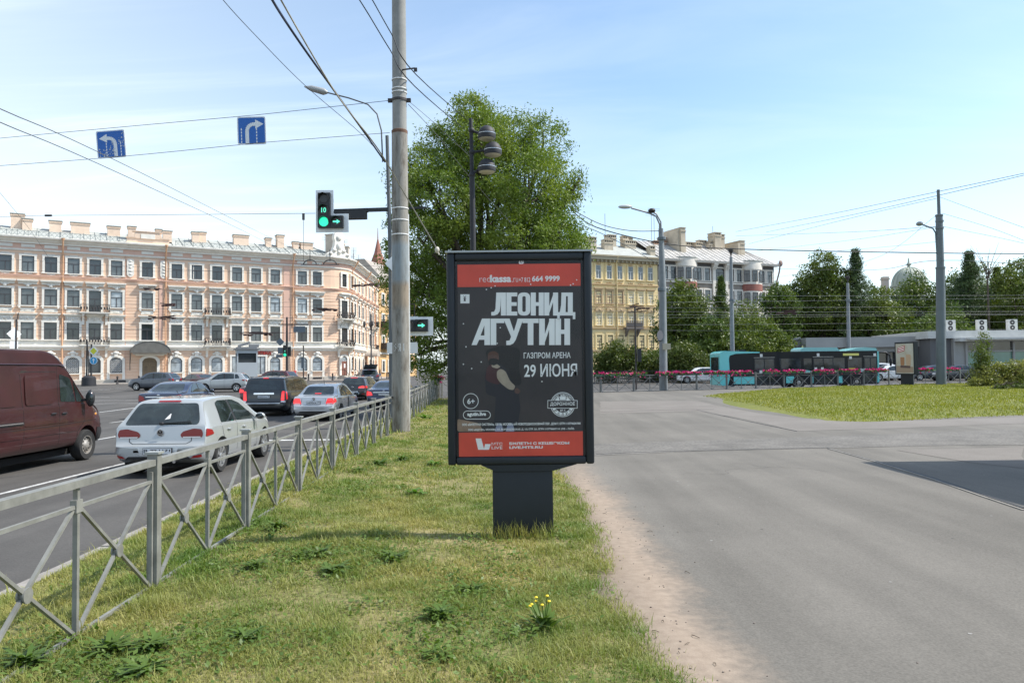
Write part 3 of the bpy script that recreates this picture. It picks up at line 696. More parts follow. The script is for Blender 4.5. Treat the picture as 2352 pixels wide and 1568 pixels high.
# ------------------------------------------------------------------ peach corner house across the square
Y0P, SLP = 127.5, 0.59; TH0 = atan2(SLP, 1); XA = -27.3; YA = Y0P + SLP * XA; RAD = 5.5; TH1 = radians(92); LARC = RAD * (TH1 - TH0); SE = LARC + 29
def PF(s):
    if s < 0: return XA + s * cos(TH0), YA + s * sin(TH0), TH0
    if s < LARC:
        th = TH0 + s / RAD; return XA + RAD * (sin(th) - sin(TH0)), YA + RAD * (cos(TH0) - cos(th)), th
    x, y, th = PF(LARC - 1e-9); d = s - LARC; return x + d * cos(TH1), y + d * sin(TH1), TH1
def pin(s, n, z):                                                       # n metres in front of the facade
    x, y, th = PF(s); return (x + n * sin(th), y - n * cos(th), z)
def s_at(src):                                                          # facade position of a column seen at source pixel src
    u = src * 0.765625; k = (u - UC) / FPX; y = Y0P / (1 - SLP * k); return (k * y - XA) / cos(TH0)
SL = [-50.0] + list(np.linspace(-40, 0, 6)) + [LARC * i / 9 for i in range(1, 10)] + [LARC + 10, LARC + 20, SE]
def sweep(mb, prof, slist=None, cap=True):
    sl = slist or SL; n = len(prof); vs = [pin(s, a, z) for s in sl for a, z in prof]; fs = []
    for i in range(len(sl) - 1):
        for j in range(n - 1): a = i * n + j; fs.append((a, a + n, a + n + 1, a + 1))
    if cap: fs.append(tuple(range(n))); fs.append(tuple((len(sl) - 1) * n + j for j in range(n - 1, -1, -1)))
    return mb.add(vs, fs)
ZB = 0.65
house = thing('peach_house', 'long peach coloured corner house with cream trim across the square on the left', 'building', (XA, YA, 0))
off = Vector((-XA, -YA, 0))
def hp(name, data, m, smooth=None, parent=house):
    o = obj(name, data, m, parent=parent, smooth=smooth)
    if parent is house: o.location = off
    return o
# wall: smooth top storey, rusticated below, as one swept profile
prof = [(-14, ZB - .3), (0.0, ZB - .3), (0.0, 1.10)]
def courses(z0, z1, step):
    z = z0
    while z + step < z1:
        z += step; prof.extend([(0, z - .035), (-.05, z - .02), (-.05, z + .02), (0, z + .035)])
courses(1.15, 4.7, .40); courses(6.15, 13.8, .42)
prof += [(0, 17.2), (0, 18.3), (-14, 18.3)]
hp('wall', sweep(MB(), prof, cap=False), m_pink)
frz = MB(); sweep(frz, [(0, 17.28), (.03, 17.28), (.03, 17.95), (0, 17.95)]); hp('frieze', frz, m_pinkd)  # deeper pink puts the cornice shadow partly into the frieze colour
hp('cornice', sweep(MB(), [(0, 17.88), (.22, 17.88), (.26, 18.1), (.5, 18.22), (.55, 18.42), (.86, 18.46), (.92, 18.52), (.95, 18.68), (.9, 18.72), (-.4, 18.78)]), m_cream, 30)
hp('string_course', sweep(MB(), [(0, 17.0), (.1, 17.0), (.16, 17.12), (.16, 17.22), (0, 17.27)]), m_cream)
hp('string_course', sweep(MB(), [(0, 13.75), (.08, 13.75), (.18, 13.9), (.26, 14.0), (.26, 14.06), (0, 14.12)]), m_pinkd)
hp('string_course', sweep(MB(), [(0, 5.95), (.1, 5.95), (.2, 6.02), (.2, 6.09), (0, 6.1)]), m_cream)
hp('string_course', sweep(MB(), [(0, 4.78), (.16, 4.78), (.22, 5.0), (.42, 5.12), (.46, 5.32), (0, 5.42)]), m_cream)
hp('string_course', sweep(MB(), [(0, 5.425), (.05, 5.425), (.05, 5.945), (0, 5.945)]), m_cream)
hp('plinth', sweep(MB(), [(0, ZB - .3), (.16, ZB - .3), (.16, 1.02), (.1, 1.1), (0, 1.1)]), m_stone)
hp('roof', sweep(MB(), [(-.38, 18.3), (-.38, 18.79), (-6.2, 20.9), (-12, 19.0), (-12, 18.4)], cap=False), m_roof)
# standing seams of the sheet roof
sm_ = MB()
for s in np.arange(-48, SE, 1.3):
    a, b = pin(s, -.45, 18.87), pin(s, -6.1, 20.92); sm_.bar(a, b, .05, .09)
o = hp('roof_seams', sm_, m_roof)
# iron roof railing
rl = MB(); ss = list(np.arange(-49.5, SE - 1, 1.12))
for a, b in zip(ss, ss[1:]):
    if s_at(374) < a < s_at(506) or s_at(966) < a < s_at(1018) + 2: continue
    z0, z1 = 18.95, 19.6
    rl.bar(pin(a, -.75, z0 - .1), pin(a, -.75, z1 + .05), .045); rl.bar(pin(a, -.75, z1), pin(b, -.75, z1), .05); rl.bar(pin(a, -.75, z0), pin(b, -.75, z0), .035)
    mid = (a + b) / 2
    for p, q in ((a, mid), (mid, b)): rl.bar(pin(p, -.75, z0), pin(q, -.75, z1), .03); rl.bar(pin(p, -.75, z1), pin(q, -.75, z0), .03)
hp('roof_railing', rl, mat('railing_grey', (0.17, 0.2, 0.2), 0.6))
# chimneys (source pixel of the middle, width m, top z, set back m)
for src, w, zt, bk, d in ((20, 2.0, 23.9, 5.5, 1.2), (54, 1.5, 22.9, 5.0, 1.0), (143, 1.9, 22.9, 5, 1.0), (222, 3.0, 22.9, 5, 1.0), (328, 2.1, 22.7, 5, 1.0), (388, 1.3, 22.4, 3.0, 1.0), (470, 1.0, 22.8, 5.0, .9), (498, 1.5, 21.9, 2.6, 1.0), (586, 1.3, 22.6, 4.2, 1.0), (606, 1.5, 22.9, 5, 1.1), (729, 2.9, 22.9, 5, 1.1), (815, 1.1, 22.7, 5, 1.0), (852, 1.4, 23.6, 5, 1.2), (900, 1.1, 22.3, 5, 1.0), (934, 2.5, 22.2, 5, 1.1)):
    s = s_at(src); x, y, th = PF(s); X, Y, _ = pin(s + bk * .12, -bk, 0); w *= .72; zt = 20 + (zt - 20) * .62
    mb = MB(); mb.box(-w / 2, w / 2, -d / 2, d / 2, 19.6, zt - .32); mb.box(-w / 2 - .08, w / 2 + .08, -d / 2 - .08, d / 2 + .08, zt - .32, zt - .2); mb.box(-w / 2 + .02, w / 2 - .02, -d / 2 + .02, d / 2 - .02, zt - .2, zt - .1)
    mb.cur = 1; mb.box(-w / 2 - .12, w / 2 + .12, -d / 2 - .12, d / 2 + .12, zt - .1, zt)
    c = obj('chimney', mb, [m_pinkc if 'm_pinkc' in globals() else mat('chimney_plaster', (0.74, 0.57, 0.44), 0.85, var=.1, vscale=1), m_roof], parent=house, loc=(X - XA, Y - YA, 0), rz=th)
# parapet over the middle and the ornate gable on the corner
s0, s1 = s_at(376), s_at(506); L = s1 - s0; x, y, th = PF((s0 + s1) / 2); mb = MB()
mb.box(-L / 2, L / 2, -.35, .35, 19.0, 19.9); mb.box(-L / 2 + .05, L / 2 - .05, -.28, .28, 19.9, 20.75); mb.box(-L / 2 - .04, L / 2 + .04, -.4, .4, 20.75, 20.9)
for xx in (-L / 2 + .6, L / 2 - .6): mb.box(xx - .55, xx + .55, -.42, .42, 20.9, 21.05)
mb.box(-1.6, 1.4, -.4, .3, 20.9, 22.2); mb.box(-1.9, 1.7, -.5, .4, 22.2, 22.36); mb.cur = 1; mb.box(-.9, .8, -.46, -.4, 20.7, 21.7)
obj('parapet', mb, [mat('chimney_plaster', (0, 0, 0)), m_cream], parent=house, loc=(x - XA, y - YA, 7.0), rz=th).scale = (1, 1, .6)
s = s_at(1000); x, y, th = PF(1.6); mb = MB(); KG = .62
sil = [(-3.2, 19.05), (3.2, 19.05), (3.2, 19.6), (2.6, 19.9), (1.9, 20.3), (1.5, 21.2), (1.35, 22.2), (1.6, 22.7), (1.45, 23.4), (.9, 23.95), (.1, 24.15), (-.7, 23.95), (-1.25, 23.4), (-1.4, 22.7), (-1.1, 22.2), (-1.3, 21.2), (-1.8, 20.3), (-2.6, 19.9), (-3.2, 19.6)]
mb.prism([(a * KG, 19.05 + (b - 19.05) * .78) for a, b in sil], -.75, -.15, FR)
for c_ in ((0, -.8, 22.9, .8, .2, .62), (0, -.8, 21.2, .75, .25, .8), (-1.3, -.8, 20.4, .55, .2, .3), (1.3, -.8, 20.4, .55, .2, .3), (-2.4, -.8, 19.7, .5, .2, .25), (2.4, -.8, 19.7, .5, .2, .25), (0, -.8, 20.1, .5, .25, .4)): mb.ell((c_[0] * KG, c_[1], 19.05 + (c_[2] - 19.05) * .78), c_[3] * KG, c_[4], c_[5] * .78, 10, 6)
obj('corner_gable', mb, m_cream, parent=house, loc=(x - XA, y - YA, -.45), rz=th, smooth=40)
for s, w, zt in ((3.6, 1.6, 22.6), (6.5, 1.5, 21.6), (11, 1.2, 21.8)):
    X, Y, th = PF(s); X2, Y2, _ = pin(s, -2.2, 0); mb = MB(); mb.box(-w / 2, w / 2, -.9, .9, 19.2, zt - .2); mb.box(-w / 2 - .1, w / 2 + .1, -1, 1, zt - .2, zt)
    obj('chimney', mb, mat('chimney_grey', (0.5, 0.44, 0.37), .9, var=.1, vscale=1), parent=house, loc=(X2 - XA, Y2 - YA, 0), rz=th)

KE = window_kit(1.32, 1.95, 'ear'); KH = window_kit(1.36, 2.05, 'hood'); KB_ = window_kit(1.36, 2.1, 'block'); KHd = window_kit(1.36, 2.75, 'hood'); KBd = window_kit(1.36, 2.75, 'block', cross=.72)
KA = window_kit(1.42, 1.95, 'arch', arch=.42, cross=.66, fr=m_dfr, pane=m_glass3); KAd = window_kit(1.42, 1.95, 'arch', arch=.42, cross=.66)
KN4 = window_kit(1.0, 1.95, 'plain'); KN = window_kit(1.0, 2.05, 'plain')
def hw(kit, s, z, pane=None, name='window'):
    x, y, th = PF(s); return put_window(house, kit, (x - XA, y - YA, z), th, name, pane)
cols = [45 - 68 * 1.02, 11.5, 80, 149.6, 217.6, 282.7, 347.4, 440, 528.6, 589, 650, 709.7, 767, 824.5, 906, 951]
cols = [-58] + cols[1:]
balc = (282.7, 650)
pil = MB()
for c_ in cols:
    s = s_at(c_); hw(KE, s, 14.42, rnd_pane())
    b = c_ in balc
    hw(KHd if b else KH, s, 9.62 if b else 10.30, m_glass3 if c_ == 347.4 else rnd_pane()); hw(KBd if b else KB_, s, 5.50 if b else 6.14, rnd_pane())
    # frieze tablet
    x, y, th = PF(s); mb = MB(); mb.box(-.72, .72, -.10, 0, 17.42, 17.8); mb.box(-.6, .6, -.13, 0, 17.52, 17.7)
    obj('frieze_tablet', mb, m_cream, parent=house, loc=(x - XA, y - YA, 0), rz=th)
for s in (LARC * .52, LARC * .93):                                      # rounded corner
    hw(KN4, s, 14.42); hw(KHd if s < 4 else KH, s, 9.62 if s < 4 else 10.30); hw(KBd if s < 4 else KB_, s, 5.5 if s < 4 else 6.14)
for k in range(7):
    s = LARC + 2.3 + 3.75 * k; hw(KN4, s, 14.42); hw(KH, s, 10.3); hw(KB_, s, 6.14); hw(KAd, s, 1.9) if k != 3 else None
# ground floor
for c_ in cols:
    s = s_at(c_)
    if c_ == 440: continue
    if c_ in (709.7, 767):
        continue
    hw(KA if c_ > 500 else KAd, s, 1.92, pane=m_glass3 if c_ > 500 else m_glass)
KD = window_kit(1.3, 2.5, 'plain', pane=m_glass3, cross=.98)
for c_ in (709.7, 781): hw(KD, s_at(c_), 1.5, m_glass3)
hw(KAd, LARC * .93, 1.92, m_glass3)
# lattice grilles on two of the windows
for c_ in (217.6, 347.4):
    s = s_at(c_); x, y, th = PF(s); g = MB()
    for i in range(6):
        for j in range(7):
            cx_, cz_ = -.55 + i * .22, .18 + j * .24
            if cz_ > 1.65: continue
            g.bar((cx_ - .1, -.1, cz_), (cx_, -.1, cz_ + .11), .025); g.bar((cx_, -.1, cz_ + .11), (cx_ + .1, -.1, cz_), .025); g.bar((cx_ - .1, -.1, cz_), (cx_, -.1, cz_ - .11), .025); g.bar((cx_, -.1, cz_ - .11), (cx_ + .1, -.1, cz_), .025)
    obj('window_grille', g, m_wfr, parent=house, loc=(x - XA, y - YA, 1.95), rz=th)
# balconies
def balcony(s, z, w=3.3, brackets=True):
    x, y, th = PF(s); b = thing('balcony', None, None); b.parent = house; b.location = (x - XA, y - YA, z); b.rotation_euler.z = th
    del_ = MB(); del_.box(-w / 2, w / 2, -1.05, .0, -.16, 0); del_.box(-w / 2 - .06, w / 2 + .06, -1.12, 0, -.05, .04)
    if brackets:
        for sx in (-1, 1):
            del_.prism([(0, -.16), (-.95, -.16), (-.9, -.4), (-.45, -.65), (-.22, -1.0), (-.2, -1.5), (0, -1.55)], sx * (w / 2 - .35) - .14, sx * (w / 2 - .35) + .14, lambda a, c, d: (d, a, c))
    obj('balcony_slab', del_, m_cream, parent=b)
    r = MB()
    def run(p, q):
        p, q = Vector(p), Vector(q); n = max(2, int((q - p).length / .16))
        r.bar(p + Vector((0, 0, 1.0)), q + Vector((0, 0, 1.0)), .045); r.bar(p + Vector((0, 0, .1)), q + Vector((0, 0, .1)), .03)
        for i in range(n + 1):
            a = p + (q - p) * (i / n); r.bar(a + Vector((0, 0, .1)), a + Vector((0, 0, 1.0)), .028 if i % 4 else .05)
            if i < n and i % 2 == 0:
                c_ = p + (q - p) * ((i + .5) / n); r.ell((c_.x, c_.y, .55), .07, .03, .2, 6, 4)
    run((-w / 2 + .05, -1, 0), (w / 2 - .05, -1, 0)); run((-w / 2 + .05, -1, 0), (-w / 2 + .05, -.05, 0)); run((w / 2 - .05, -1, 0), (w / 2 - .05, -.05, 0))
    obj('balcony_railing', r, m_iron, parent=b)
for c_ in balc:
    balcony(s_at(c_), 9.55); balcony(s_at(c_), 5.43)
balcony(LARC * .5, 9.55, 3.0); balcony(LARC * .5, 5.43, 3.0); balcony(LARC + 20.5, 9.55); balcony(LARC + 20.5, 5.43)
# downpipes with hoppers
for c_, s in [(185, None), (495, None), (878, None), (None, LARC * .99), (None, LARC + 13), (None, LARC + 23.5)]:
    s = s if s is not None else s_at(c_)
    mb = MB(); mb.tube([pin(s, .95, 18.5), pin(s, .9, 18.3), pin(s, .16, 17.2), pin(s, .16, 12), pin(s, .3, 5.4), pin(s, .3, 4.6), pin(s, .2, 1.2)], .095, 8)
    mb.tube([pin(s, .95, 18.4), pin(s, .95, 18.7)], [.13, .22], 8); hp('downpipe', mb, m_pipe, 50)
# pilaster strips and medallions
for a, b in ((476, 486), (850, 868)):
    mb = MB(); sweep(mb, [(0, 6.12), (.07, 6.12), (.07, 16.98), (0, 16.98)], [s_at(a), s_at(b)]); hp('pilaster', mb, m_pinkd)
for c_ in (374,):
    mb = MB(); sweep(mb, [(0, 1.12), (.09, 1.12), (.09, 16.98), (0, 16.98)], [s_at(c_), s_at(c_ + 2)]); hp('pilaster', mb, m_pinkd)
for c_ in (389, 489):
    x, y, th = PF(s_at(c_)); mb = MB(); mb.prism(rpoly([(-.42, 13.95 + .6), (0, 14.25), (.42, 14.55), (.42, 16.7), (-.42, 16.7)], .25), -.16, 0, FR)
    for i in range(5): mb.ell((0, -.17, 14.75 + .42 * i), .2 + .06 * (i % 2), .06, .15, 8, 4)
    obj('medallion', mb, m_cream, parent=house, loc=(x - XA, y - YA, 0), rz=th, smooth=40)
for a, b in ((304, 325), (562, 580), (850, 866)):
    mb = MB(); s0, s1 = s_at(a), s_at(b)
    for p, q in ((s0, s0 + .07), (s1 - .07, s1)): sweep(mb, [(0, 14.3), (.05, 14.3), (.05, 16.6), (0, 16.6)], [p, q])
    sweep(mb, [(0, 14.22), (.05, 14.22), (.05, 14.3), (0, 14.3)], [s0, s1]); sweep(mb, [(0, 16.6), (.05, 16.6), (.05, 16.68), (0, 16.68)], [s0, s1]); hp('wall_panel', mb, m_cream)
# entrance with its arched iron canopy
x, y, th = PF(s_at(448)); en = thing('entrance', None, None); en.parent = house; en.location = (x - XA, y - YA, 0); en.rotation_euler.z = th
mb = MB(); o_, i_ = arc_pts(2.4, .75, 4.15, .55), arc_pts(1.75, .75, 3.85, .5); ring(mb, o_, i_, -.3, .01); mb.box(-2.0, 2.0, -.7, .01, 4.25, 4.5); mb.box(-1.7, 1.7, -.45, .01, 4.1, 4.25); obj('door_surround', mb, m_cream, parent=en)
mb = MB(); mb.prism(arc_pts(1.75, .75, 3.85, .5), -.06, 0, FR); obj('door', mb, m_olive, parent=en)
mb = MB()
for xx in (-.42, .42): ring(mb, [(xx - .3, 1.1), (xx + .3, 1.1), (xx + .3, 2.9), (xx - .3, 2.9)], [(xx - .22, 1.2), (xx + .22, 1.2), (xx + .22, 2.8), (xx - .22, 2.8)], -.1, -.06)
mb.box(-.03, .03, -.1, -.06, .8, 3.1); mb.box(-.86, .86, -.1, -.06, 3.05, 3.15); obj('door_panels', mb, mat('door_relief', (.26, .19, .11), .7), parent=en)
mb = MB(); n = 14; ar = [(-2.35 * cos(pi * i / n), 4.55 + 1.35 * sin(pi * i / n)) for i in range(n + 1)]
for (a, b), (c_, d) in zip(ar, ar[1:]): mb.add([(a, -1.9, b), (c_, -1.9, d), (c_, 0, d), (a, 0, b), (a, -1.9, b + .07), (c_, -1.9, d + .07), (c_, 0, d + .07), (a, 0, b + .07)], [(0, 1, 2, 3), (4, 7, 6, 5), (0, 4, 5, 1)])
mb.prism([(a, b) for a, b in ar], -1.86, -1.8, FR); mb.box(-2.4, 2.4, -1.92, -1.8, 4.45, 4.56)
for sx in (-1, 1): mb.bar((sx * 2.3, -1.8, 4.5), (sx * 2.3, -.05, 3.0), .06); mb.bar((sx * 2.3, -.05, 2.2), (sx * 2.3, -.05, 4.5), .05)
obj('canopy', mb, mat('canopy_metal', (.13, .125, .11), .6, var=.2, vscale=2), parent=en)
# shop door at the corner with steps and hand rail
x, y, th = PF(LARC * .5); en = thing('shop_entrance', None, None); en.parent = house; en.location = (x - XA, y - YA, 0); en.rotation_euler.z = th
mb = MB(); o_, i_ = arc_pts(1.95, 1.2, 4.3, .5), arc_pts(1.3, 1.2, 4.05, .45); ring(mb, o_, i_, -.22, .01); obj('door_surround', mb, m_cream, parent=en)
mb = MB(); mb.box(-.65, .65, -.08, 0, 1.2, 3.3); d_ = obj('door', mb, m_brown, parent=en); mb = MB(); mb.box(-.0, .3, -.095, -.08, 2.3, 2.9); mb.box(-.62, -.52, -.095, -.08, 2.1, 2.3); obj('notice', mb, m_wfr, parent=d_)
mb = MB(); mb.prism([(-.65, 3.31), (.65, 3.31)] + [(a, b) for a, b in arc_pts(1.3, 3.31, 4.05, .45)[2:]], -.06, 0, FR); fl_ = obj('fanlight', mb, m_glass3, parent=en)
obj('lettering', lettering('АПТЕКА', -.5, .5, 3.4, 3.62, .02), m_dfr, parent=fl_, loc=(0, -.066, 0))
mb = MB(); [mb.box(-1.2, 1.2, -1.2 - .3 * i, -.17 - (0 if i == 0 else .9 + .3 * i - .3), .55, 1.15 - .17 * i) for i in range(3)]; obj('step', mb, m_stone, parent=en)
mb = MB()
for sx in (-1, 1): mb.tube([(sx * 1.15, -.3, 2.05), (sx * 1.15, -1.2, 2.0), (sx * 1.5, -2.3, 1.4)], .035, 6); mb.tube([(sx * 1.15, -1.2, 1.1), (sx * 1.15, -1.2, 2.0)], .03, 6); mb.tube([(sx * 1.5, -2.3, .6), (sx * 1.5, -2.3, 1.4)], .03, 6)
obj('handrail', mb, m_iron, parent=en)
# pharmacy lettering, cellar vents, canopy on the wing
x, y, th = PF(s_at(785)); me = lettering('АПТЕКА', -1.25, 1.25, 4.25, 4.72, .05, .15)
sg = obj('shop_lettering', me, mat('sign_red', (.42, .04, .035), .5), parent=house, loc=(x - XA, y - YA, 0), rz=th); sg.location += Vector((sin(th) * .2, -cos(th) * .2, 0)); md = sg.modifiers.new('depth', 'SOLIDIFY'); md.thickness = .08
for c_ in (360, 905, 951):
    x, y, th = PF(s_at(c_)); mb = MB(); mb.box(-.65, .65, -.2, -.165, .72, .98); 
    for i in range(6): mb.bar((-.55 + .22 * i, -.21, .72), (-.55 + .22 * i, -.21, .98), .03)
    obj('cellar_vent', mb, m_iron, parent=house, loc=(x - XA, y - YA, 0), rz=th)
s = LARC + 2.3 + 3.75 * 3; x, y, th = PF(s); en = thing('side_entrance', None, None); en.parent = house; en.location = (x - XA, y - YA, 0); en.rotation_euler.z = th
mb = MB(); mb.box(-.8, .8, -.08, 0, .7, 3.3); obj('door', mb, m_brown, parent=en)
mb = MB(); ar = [(-1.9 * cos(pi * i / 12), 4.3 + 1.1 * sin(pi * i / 12)) for i in range(13)]
for (a, b), (c_, d) in zip(ar, ar[1:]): mb.add([(a, -2.2, b), (c_, -2.2, d), (c_, 0, d), (a, 0, b), (a, -2.2, b + .07), (c_, -2.2, d + .07), (c_, 0, d + .07), (a, 0, b + .07)], [(0, 1, 2, 3), (4, 7, 6, 5), (0, 4, 5, 1)])
mb.prism(ar, -2.16, -2.1, FR); obj('canopy', mb, mat('canopy_pale', (.45, .4, .34), .6), parent=en)
# aerials on the roof of the wing
ae = MB()
for k in range(10):
    s = LARC + 2 + 2.2 * k + random.uniform(-.5, .5); h = random.uniform(1.5, 3.2); p = Vector(pin(s, -random.uniform(2, 6), 20.4)); ae.bar(p, p + Vector((0, 0, h)), .04)
    for j in range(3): ae.bar(p + Vector((-.5, 0, h - .25 * j)), p + Vector((.5, .1, h - .25 * j)), .025)
hp('aerial', ae, m_iron)

# pavement and kerb before the peach house
pv = MB(); sweep(pv, [(.17, ZB - .02), (6.0, ZB - .14), (6.0, .2)], cap=False); o = obj('pavement', pv, m_pave); o['kind'] = 'structure'
kb2 = MB(); sweep(kb2, [(6.0, .2), (6.0, ZB - .13), (6.22, ZB - .13), (6.22, .2)]); o = obj('pavement_kerb', kb2, m_kerb); o['kind'] = 'structure'
# bollards
ORD = ['first', 'second', 'third', 'fourth', 'fifth', 'sixth', 'seventh', 'eighth', 'ninth']
bm_ = MB(); bm_.lathe([(.16, 0), (.16, .08), (.11, .14), (.10, .75), (.13, .8), (.12, .92), (.05, 1.0), (0, 1.02)], 10)
bmesh_ = bm_.mesh('bollard', [m_iron], 40)
bl = ['at the left end of the row before the grilled windows', 'second in the row, right of the twin lamp column', 'before the second grilled window', 'left of the entrance with the arched canopy']
i = 0
for src in (246, 313, 376, 415): 
    X, Y, _ = pin(s_at(src) + 1.2, 5.2, 0); o = obj('bollard', bmesh_, loc=(X, Y, ZB - .12)); tagp(o, 'black iron bollard ' + bl[i], 'bollard', 'black bollards along the pavement'); i += 1
for k in range(9):
    X, Y, _ = pin(LARC + 1.0 + 2.4 * k, 5.2, 0); o = obj('bollard', bmesh_, loc=(X, Y, ZB - .12)); tagp(o, ORD[k] + ' black bollard from the left in the row on the corner pavement', 'bollard', 'black bollards along the corner pavement')
for k in range(3):
    X, Y, _ = pin(-7.5 + 3.4 * k, 5.2, 0); o = obj('bollard', bmesh_, loc=(X, Y, ZB - .12)); tagp(o, ('leftmost', 'middle', 'rightmost')[k] + ' of three black bollards before the pharmacy windows', 'bollard', 'black bollards before the pharmacy')

# next house up the side street: ochre with dark balconies, mostly behind the concrete pole; turret behind
X, Y, th = PF(SE); nb = thing('ochre_house', 'ochre house with dark balconies up the side street, half hidden by the concrete pole', 'building', (X, Y, 0), TH1 - radians(14))
m_och = mat('ochre_plaster', (.56, .36, .17), .85, var=.08, vscale=.6)
mb = MB(); mb.box(.3, 22, 0, 12, 0, 19.4); obj('wall', mb, m_och, parent=nb)
mb = MB(); mb.box(.3, 22, -.7, 0, 19.0, 19.4); mb.box(.3, 22, -.2, 0, 5.0, 5.3); obj('cornice', mb, m_cream, parent=nb)
mb = MB(); mb.prism([(-.8, 19.41), (12, 19.41), (9, 23.5), (3, 23.5)], .3, 22, lambda a, b, d: (d, a, b)); obj('roof', mb, mat('brown_roof', (.33, .29, .25), .7, var=.15, vscale=1), parent=nb)
kk = window_kit(1.2, 2.1, 'plain')
for i in range(6):
    for z in (1.6, 6.4, 10.6, 14.6): put_window(nb, kk, (2.2 + 3.2 * i, 0, z), 0, pane=rnd_pane())
for i in range(3):
    for z in (6.2, 10.4):
        mb = MB(); mb.box(1.2 + 6.4 * i, 4.4 + 6.4 * i, -1.3, 0, z - .2, z); mb.box(1.2 + 6.4 * i, 4.4 + 6.4 * i, -1.3, -1.22, z, z + .95); mb.box(1.2 + 6.4 * i, 1.28 + 6.4 * i, -1.22, 0, z, z + .95); obj('balcony', mb, m_iron, parent=nb)
p = at(868, 575, 165); tu = thing('corner_turret', 'pointed red turret roof rising behind the peach house by the tree', 'tower', (p.x, p.y, 0))
mb = MB(); mb.lathe([(2.0, 0), (2.0, 24.0)], 8); obj('turret_wall', mb, m_stone, parent=tu)
mb = MB(); mb.lathe([(2.2, 24.0), (2.0, 24.3), (.8, 27.6), (.12, 30.6), (.05, 33.0)], 8); obj('turret_roof', mb, mat('turret_tile', (.3, .12, .085), .7, var=.2, vscale=1), parent=tu)

# ------------------------------------------------------------------ yellow house and grey house beyond the trees
YB, SLB = 126 - .43 * 13.9, .43; THB = atan2(SLB, 1)
def face_pt(u): 
    k = (u - UC) / FPX; y = YB / (1 - SLB * k); return k * y, y
def uface(x6): return (1750 + x6 / 3.92) * .765625
def q_at(x6, ox): return (face_pt(uface(x6))[0] - ox) / cos(THB)
oxy, oyy = 8.0, YB + SLB * 8.0
yh = thing('yellow_house', 'yellow four storey house with white windows, beside the billboard', 'building', (oxy, oyy, 0), THB)
m_yel_w = mat('yellow_plaster', (.80, .64, .345), .85, var=.06, vscale=.6); m_tan = mat('tan_trim', (.50, .36, .20), .8)
LY = (face_pt(1513)[0] - oxy) / cos(THB)
prof = [(0, 0)]; mb = MB()
z = .4
mb.box(0, LY, 0, 13, .3, 20.2); obj('wall', mb, m_yel_w, parent=yh)
mb = MB()
for z in np.arange(5.2, 16.0, .5): mb.box(.0, LY, -.035, 0, z, z + .42)
obj('wall_courses', mb, m_yel_w, parent=yh)
mb = MB(); mb.box(-.05, LY + .05, -.25, .0, 19.6, 19.95); mb.box(-.05, LY + .05, -.7, .0, 19.95, 20.5); mb.box(-.05, LY + .05, -.85, .0, 20.5, 20.75); 
for x in np.arange(.4, LY, .8): mb.box(x - .12, x + .12, -.55, -.0, 19.55, 19.94)
obj('cornice', mb, mat('yellow_cornice', (.42, .36, .25), .8), parent=yh)
mb = MB(); mb.box(0, LY, -.28, 0, 15.75, 15.95); mb.box(0, LY, -.24, 0, 12.1, 12.22); mb.box(0, LY, -.3, 0, 8.4, 8.6); mb.box(0, LY, -.22, 0, 4.6, 4.9); obj('string_course', mb, m_tan, parent=yh)
mb = MB(); mb.add([(-.1, -.8, 20.76), (LY, -.8, 20.76), (LY, 6, 23.6), (-.1, 6, 23.6)], [(0, 1, 2, 3)]); mb.add([(-.1, 6, 23.6), (LY, 6, 23.6), (LY, 13, 20.7), (-.1, 13, 20.7)], [(0, 1, 2, 3)]); obj('roof', mb, m_roof, parent=yh)
ky = [window_kit(1.0, 2.3, 'plain', fr=m_wfr, trim=m_yel_w, cross=.6), window_kit(1.0, 2.1, 'plain', fr=m_wfr, trim=m_yel_w, cross=.6), window_kit(1.0, 2.15, 'plain', fr=m_wfr, trim=m_yel_w, cross=.66), window_kit(1.0, 2.4, 'plain', fr=m_dfr, trim=m_yel_w)]
kd = window_kit(1.0, 2.1, 'plain', fr=m_brown, trim=m_tan, cross=.6)
ycol = [q_at(x6, oxy) for x6 in (187, 315, 440, 568, 685, 800)]; p_ = ycol[1] - ycol[0]; ycol = [ycol[0] - 2 * p_, ycol[0] - p_] + ycol
for i, q in enumerate(ycol):
    if q < .7: continue
    put_window(yh, ky[0], (q, 0, 16.75), 0, pane=m_glass2); put_window(yh, kd if i in (2, 3, 4) else ky[1], (q, 0, 12.6), 0, pane=m_glass if i in (2, 3, 4) else m_glass2); put_window(yh, ky[2], (q, 0, 9.0), 0, pane=random.choice((m_glass, m_glass2))); put_window(yh, ky[3], (q, 0, 4.95), 0)
    h = MB(); h.prism(rpoly([(-.8, 11.3), (.8, 11.3), (.75, 11.75), (0, 12.05), (-.75, 11.75)], .2), -.4, 0, FR); h.ell((0, -.3, 11.55), .25, .2, .25, 8, 5); h.box(-.85, .85, -.32, 0, 15.05, 15.25); h.box(-.7, .7, -.2, 0, 14.85, 15.05); h.ell((0, -.2, 19.25), .3, .2, .18, 8, 5); h.box(-.5, .5, -.2, 0, 19.15, 19.25)
    for xx in (-.35, 0, .35): h.ell((xx, -.12, 16.2 - abs(xx) * .2), .18, .1, .13, 6, 4)
    obj('window_hood', h, m_tan, parent=yh, loc=(q, 0, 0))
mb = MB(); qb = ycol[5]; mb.box(qb - 1.7, qb + 1.7, -1.2, 0, 8.35, 8.6); mb.prism([(0, 8.35), (-1.0, 8.35), (0, 7.0)], qb - 1.3, qb - 1.0, lambda a, b, d: (d, a, b)); mb.prism([(0, 8.35), (-1.0, 8.35), (0, 7.0)], qb + 1.0, qb + 1.3, lambda a, b, d: (d, a, b))
